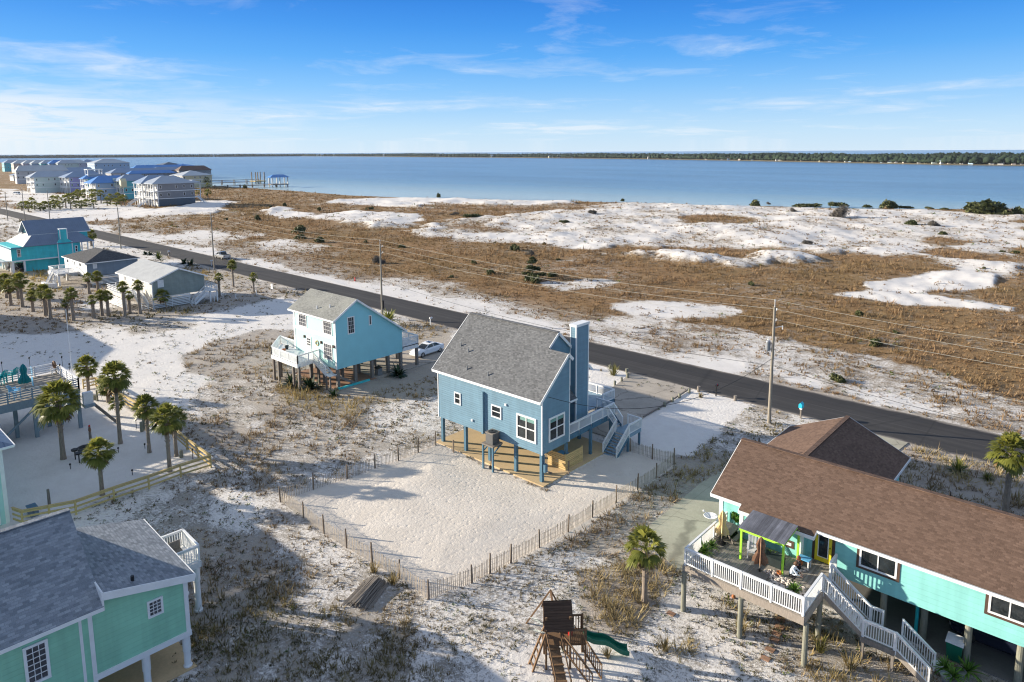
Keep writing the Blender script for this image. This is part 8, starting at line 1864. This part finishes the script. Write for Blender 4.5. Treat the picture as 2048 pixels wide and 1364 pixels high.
# taller thicket-tree in the marsh: trunk, limbs, leaf clumps
x, y = G(1064,556); tt = thing('tree', 'tall loose green tree standing in the brown marsh', 'tree', (x,y,0))
d_ = math.hypot(x,y); k = d_/FPX
m = MB().tube([(x,y,0),(x+0.1,y,14*k),(x-0.1,y,38*k)],[0.22,0.16,0.05],7)
for a, z0, z1, rr2 in ((0.5,12,24,12),(2.6,16,30,11),(4.2,20,34,9),(5.5,10,20,15)): m.tube([(x,y,z0*k),(x+rr2*k*0.6*math.cos(a),y+rr2*k*0.6*math.sin(a),z1*k)],[0.1,0.03],5)
m.build('trunk', M['pile_wood'], tt)
for (ox, oz, s, sz) in ((0,36,13,12),(-5,24,15,11),(8,20,16,12),(-10,12,13,9),(12,9,20,10),(1,44,8,7)):
    c = bpy.data.objects.new('crown', random.choice(SH)); COL.objects.link(c); c.parent = tt; c.location = (ox*k*0.74, ox*k*0.67, (oz-4)*k); c.scale = (s*k,s*k,sz*k); c.rotation_euler = (0,0,random.uniform(0,6))
o = leafplant('pot_plant', DG, zP((1455,1068),DF)+(DF,), 0.95, 'dark green leafy heap in the deck corner of the turquoise house', 'plant'); o.scale = (1.1,0.8,0.9)
o = leafplant('pot_plant', BL, zP((1470,1058),DF)+(DF+0.6,), 0.6, 'tall big-leaved plant against the turquoise house wall', 'plant')
# grass clumps that can be told apart
def clump_mesh(seed, n=70, L=1.0, spread=0.5, ca=(0.16,0.12,0.05), cb=(0.42,0.33,0.16)):
    rg = np.random.default_rng(seed); V, F, T = [], [], []
    for k in range(n):
        az = rg.uniform(0, 6.28); el = rg.uniform(0.75, 1.5); r0 = rg.uniform(0, 0.22); l = L*rg.uniform(0.5, 1.05); o = np.array([r0*math.cos(az), r0*math.sin(az), 0]); d = np.array([math.cos(az)*math.cos(el), math.sin(az)*math.cos(el), math.sin(el)])*l; s = np.array([-math.sin(az), math.cos(az), 0])*0.016
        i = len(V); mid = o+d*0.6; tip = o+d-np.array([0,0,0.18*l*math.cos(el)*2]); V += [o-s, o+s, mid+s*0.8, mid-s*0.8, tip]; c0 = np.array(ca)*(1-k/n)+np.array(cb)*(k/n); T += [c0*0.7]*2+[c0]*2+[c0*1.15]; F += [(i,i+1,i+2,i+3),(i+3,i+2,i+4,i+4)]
    V = np.array(V); F4 = [f for f in F if f[2] != f[3]]; 
    V2 = list(V); T2 = list(T); FF = []
    for f in F:
        if f[2] == f[3]: V2.append(V2[f[2]]+np.array([0.004,0,0])); T2.append(T2[f[2]]); FF.append((f[0],f[1],f[2],len(V2)-1))
        else: FF.append(f)
    return tone_mesh('grass_clump', V2, FF, np.array(T2), M['grass'])
CL = [clump_mesh(400+i) for i in range(3)]; CO = [clump_mesh(410+i, 80, 1.0, 0.5, (0.10,0.10,0.03), (0.30,0.27,0.09)) for i in range(3)]
NAMED = [((1227,750),1.5,'tall olive grass clump on the sand left of the driveway',1),((1401,795),0.8,'brown grass tuft beside the black mailbox bollard',0),((1202,742),0.4,'low tuft left of the tall olive grass clump',0),((1171,738),0.9,'yellow grass tuft at the chimney side of the blue house',1),((1480,1265),1.0,'big straw tuft at the middle deck post',0),((1700,1335),1.1,'tall straw tuft beside the lower stairs',0),((1640,1300),1.0,'olive tuft below the deck stairs',1),((1330,1300),0.9,'round brown tuft between playset and deck',0),((1215,1315),0.7,'low brown tuft beside the slide end',0),((747,1145),0.9,'straw tuft at the fence above the fence bundle',0),((786,1168),0.9,'straw tuft between the fence bundle and the fence corner',0)]
for q, s, lb, kk in NAMED:
    leafplant('grass_tuft', random.choice(CO if kk else CL), GP(*q), s*1.1, lb, 'grass tuft')
# ---------------------------------------------------------------- uncountable dry grass and litter
TALL = [W(p) for p in ([(1165,1150),(1260,1125),(1385,1110),(1375,1240),(1290,1262),(1195,1250)],[(1585,1220),(1700,1255),(1800,1340),(1790,1420),(1640,1390)],[(1440,1205),(1530,1195),(1530,1262),(1445,1265)],[(1325,1280),(1390,1275),(1395,1335),(1315,1335)],[(560,775),(690,805),(780,780),(700,830),(560,812)],[(1495,778),(1610,805),(1610,832),(1550,825),(1480,800)],[(1150,1300),(1200,1300),(1200,1330),(1150,1330)],[(1340,945),(1420,880),(1440,930),(1370,985)],[(1800,880),(2048,950),(2048,1010),(1900,960)])]
def scatter():
    N = 300000
    a = rng.uniform(-0.98, 0.98, N)+hd0; r = np.exp(rng.uniform(math.log(13), math.log(620), N))
    x = r*np.cos(a); y = r*np.sin(a); cov, lawn = masks(x, y)
    patch = fbm(x, y, 2.2, 4, 91); patch2 = fbm(x, y, 0.8, 2, 93)
    pr = np.clip((cov*1.15-0.12)+(patch-0.5)*2.2+(patch2-0.5)*0.7, 0, 1)*np.where(cov < 0.03, 0, 1)*np.clip(cov*3+0.12, 0, 1)
    yr = road_near(x); onr = (y > yr-0.4) & (y < yr+ROADW+0.5)
    land = sdf(LAND, x, y) < -6
    keep = (rng.random(N) < pr*np.where(y > road_near(x)+ROADW, 0.62, 0.48)) & ~onr & land
    # keep slabs, houses and driveways clear
    for bx in ((-45.2,-32.0,38.8,53.2),(-72.3,-59.5,41.0,67.4),(-18.0,6.4,38.6,52.3),(-43,-33.4,3,11.8),(-75,-57,-6,10),(-135.6,-120,39.8,51.8),(-166,-151.6,38.5,51.9),(-195,-181,33,50)): keep &= ~((x > bx[0]) & (x < bx[1]) & (y > bx[2]) & (y < bx[3]))
    for poly in ([G(1262,747),G(1379,776),G(1288,836),(-32.9,50.2),(-44.6,50.2),G(1223,777)], [(-19.2,36.3),(-23.0,38.3),(-23.3,48.0),(-22.3,55.0),(-20.5,60.0),(-18.3,67.0),(-13.0,66.9),(-14.5,52.3),(-18.0,52.2),(-17.4,37.2)]): keep &= sdf(poly, x, y) > 0.1
    x, y, cov, lawn, r = x[keep], y[keep], cov[keep], lawn[keep], r[keep]; n = len(x); z = height(x, y, cov)
    beyond = y > road_near(x)+ROADW
    tall = np.clip((fbm(x, y, 5.0, 3, 55)-0.42)*4, 0, 1)
    hgt_ = (0.07+0.22*rng.random(n)+0.75*tall*rng.random(n)**1.5)*np.clip(cov*1.25, 0.3, 1.0)*np.where(beyond, 1.25, 1.0)
    zone = np.zeros(n)
    for pz in TALL: zone = np.maximum(zone, 1-smooth(-0.5, 0.6, sdf(pz, x, y)))
    hgt_ = hgt_+zone*(0.12+0.62*rng.random(n)**2)
    hgt_ = hgt_*(1+np.clip((r-60)/200, 0, 1.2)); wid = hgt_*rng.uniform(0.7, 1.3, n)+0.03+r*0.0006
    nb = 7
    az = rng.uniform(0, 6.283, (n, nb)); el = rng.uniform(0.35, 1.35, (n, nb)); l = rng.uniform(0.6, 1.1, (n, nb))
    r0 = rng.uniform(0, 0.5, (n, nb))*wid[:, None]
    bw = (0.012+0.00045*r)[:, None]*rng.uniform(0.7, 1.4, (n, nb))
    bx_ = x[:, None]+r0*np.cos(az); by_ = y[:, None]+r0*np.sin(az); bz_2 = np.repeat(z[:, None], nb, 1)-0.02
    tx = bx_+np.cos(az)*np.cos(el)*l*wid[:, None]; ty = by_+np.sin(az)*np.cos(el)*l*wid[:, None]; tz = bz_2+np.sin(el)*l*hgt_[:, None]+0.03
    sx, sy = -np.sin(az)*bw, np.cos(az)*bw
    V = np.stack([np.stack([bx_-sx, by_-sy, bz_2], -1), np.stack([bx_+sx, by_+sy, bz_2], -1), np.stack([tx, ty, tz], -1)], 2).reshape(-1, 3)
    F = np.arange(len(V)).reshape(-1, 3)
    t1 = rng.random((n, 1)); t2 = fbm(x, y, 14.0, 3, 66)[:, None]
    brown = np.array([0.17,0.115,0.07]); tan = np.array([0.40,0.31,0.19]); olive = np.array([0.125,0.115,0.04]); marsh = np.array([0.28,0.175,0.09]); gold = np.array([0.36,0.26,0.075]); marsh2 = np.array([0.34,0.235,0.135])
    c = brown*(1-t1)+tan*t1; g = np.clip((t2-0.47)*5, 0, 1)*0.7; c = c*(1-g)+olive*(0.7+0.8*t1)*g
    cb = marsh*(1-t1)+marsh2*t1; cb = cb*(1-g*0.5)+np.array([0.20,0.15,0.06])*g*0.5; zz_ = zone[:, None]*(rng.random((n,1)) < 0.75); c = c*(1-zz_)+(np.array([0.30,0.235,0.115])*(1-t1)+np.array([0.46,0.37,0.20])*t1)*zz_; c = np.where(beyond[:, None], cb, c)
    c = c*(1-lawn[:, None]*(~beyond[:, None]))+gold*lawn[:, None]*(~beyond[:, None])
    c = c*rng.uniform(0.75, 1.25, (n, 1)); T = np.repeat(c, nb*3, 0)
    o = bpy.data.objects.new('dry_grass', tone_mesh('dry_grass', V, F, T, M['grass'])); COL.objects.link(o); o['kind'] = 'stuff'
    tag(o, 'dry brown grass and low dune plants over the sand', 'grass'); print('grass tufts', n)
scatter()
def scatter_dark():      # small dark creeping plants that speckle the bare sand
    N = 95000
    a = rng.uniform(-0.98, 0.98, N)+hd0; r = np.exp(rng.uniform(math.log(14), math.log(340), N)); x = r*np.cos(a); y = r*np.sin(a); cov, lawn = masks(x, y)
    pt = fbm(x, y, 3.0, 3, 131)
    yr = road_near(x)
    keep = (cov > 0.05) & (cov < 0.8) & (rng.random(N) < np.clip((pt-0.42)*5, 0.05, 1)*np.where(y > road_near(x)+ROADW, 0.3, 0.5)) & ~((y > yr-0.5) & (y < yr+ROADW+0.5)) & (sdf(YARD, x, y) > 0.2)
    for bx in ((-45.2,-32.0,38.8,53.2),(-72.3,-59.5,41.0,67.4),(-18.0,6.4,38.6,52.3),(-43,-33.4,3,11.8)): keep &= ~((x > bx[0]) & (x < bx[1]) & (y > bx[2]) & (y < bx[3]))
    keep &= sdf([(-19.2,36.3),(-23.0,38.3),(-23.3,48.0),(-22.3,55.0),(-20.5,60.0),(-18.3,67.0),(-13.0,66.9),(-14.5,52.3),(-18.0,52.2),(-17.4,37.2)], x, y) > 0.1
    x, y, cov, r = x[keep], y[keep], cov[keep], r[keep]; n = len(x); z = height(x, y, cov); nb = 9
    bey = (y > road_near(x)+ROADW+8)[:, None]
    s = rng.uniform(0.06, 0.20, (n, 1))*(1+r[:, None]/160)*np.where(bey, 1.9, 1.0)
    az = rng.uniform(0, 6.283, (n, nb)); rad = rng.uniform(0, 1, (n, nb))*s; px = x[:, None]+rad*np.cos(az); py = y[:, None]+rad*np.sin(az); pz = z[:, None]+rng.uniform(0.0, 0.7, (n, nb))*s*0.8
    d1 = rng.normal(0, 1, (n, nb, 3)); d1 /= np.linalg.norm(d1, axis=-1, keepdims=True); d2 = np.cross(d1, rng.normal(0, 1, (n, nb, 3))); d2 /= np.linalg.norm(d2, axis=-1, keepdims=True); L = (s*0.45)[..., None]
    P_ = np.stack([px, py, pz], -1); V = np.stack([P_-d1*L, P_+d2*L*0.5, P_+d1*L], 2).reshape(-1, 3)
    t = rng.random((n, 1)); c = np.array([0.05,0.05,0.022])*(1-t)+np.array([0.15,0.13,0.06])*t; gr_ = rng.random((n,1)) < 0.12; c = np.where(gr_, np.array([0.10,0.14,0.03]), c); c = np.where(bey & ~gr_, np.array([0.17,0.11,0.06])*(1-t)+np.array([0.24,0.17,0.10])*t, c)
    o = bpy.data.objects.new('ground_cover', tone_mesh('ground_cover', V, np.arange(len(V)).reshape(-1, 3), np.repeat(c, nb*3, 0), M['grass'])); COL.objects.link(o); o['kind'] = 'stuff'
    tag(o, 'small dark creeping plants speckling the white sand', 'ground cover')
scatter_dark()

# ---------------------------------------------------------------- air
def build_haze():
    m = bpy.data.materials.new('haze'); m.use_nodes = True; t = m.node_tree; t.nodes.clear()
    v = nd(t, 'ShaderNodeVolumePrincipled', {'Color': (0.80,0.88,1.0,1), 'Density': HAZE})
    out = nd(t, 'ShaderNodeOutputMaterial'); t.links.new(v.outputs[0], out.inputs['Volume'])
    o = MB().box(-9500,3000,-1500,9500,-7.0,27.6).build('haze', m); o['kind'] = 'stuff'; tag(o, 'thin pale blue air over the sound', 'haze')
HAZE = 2.5e-5
build_haze()
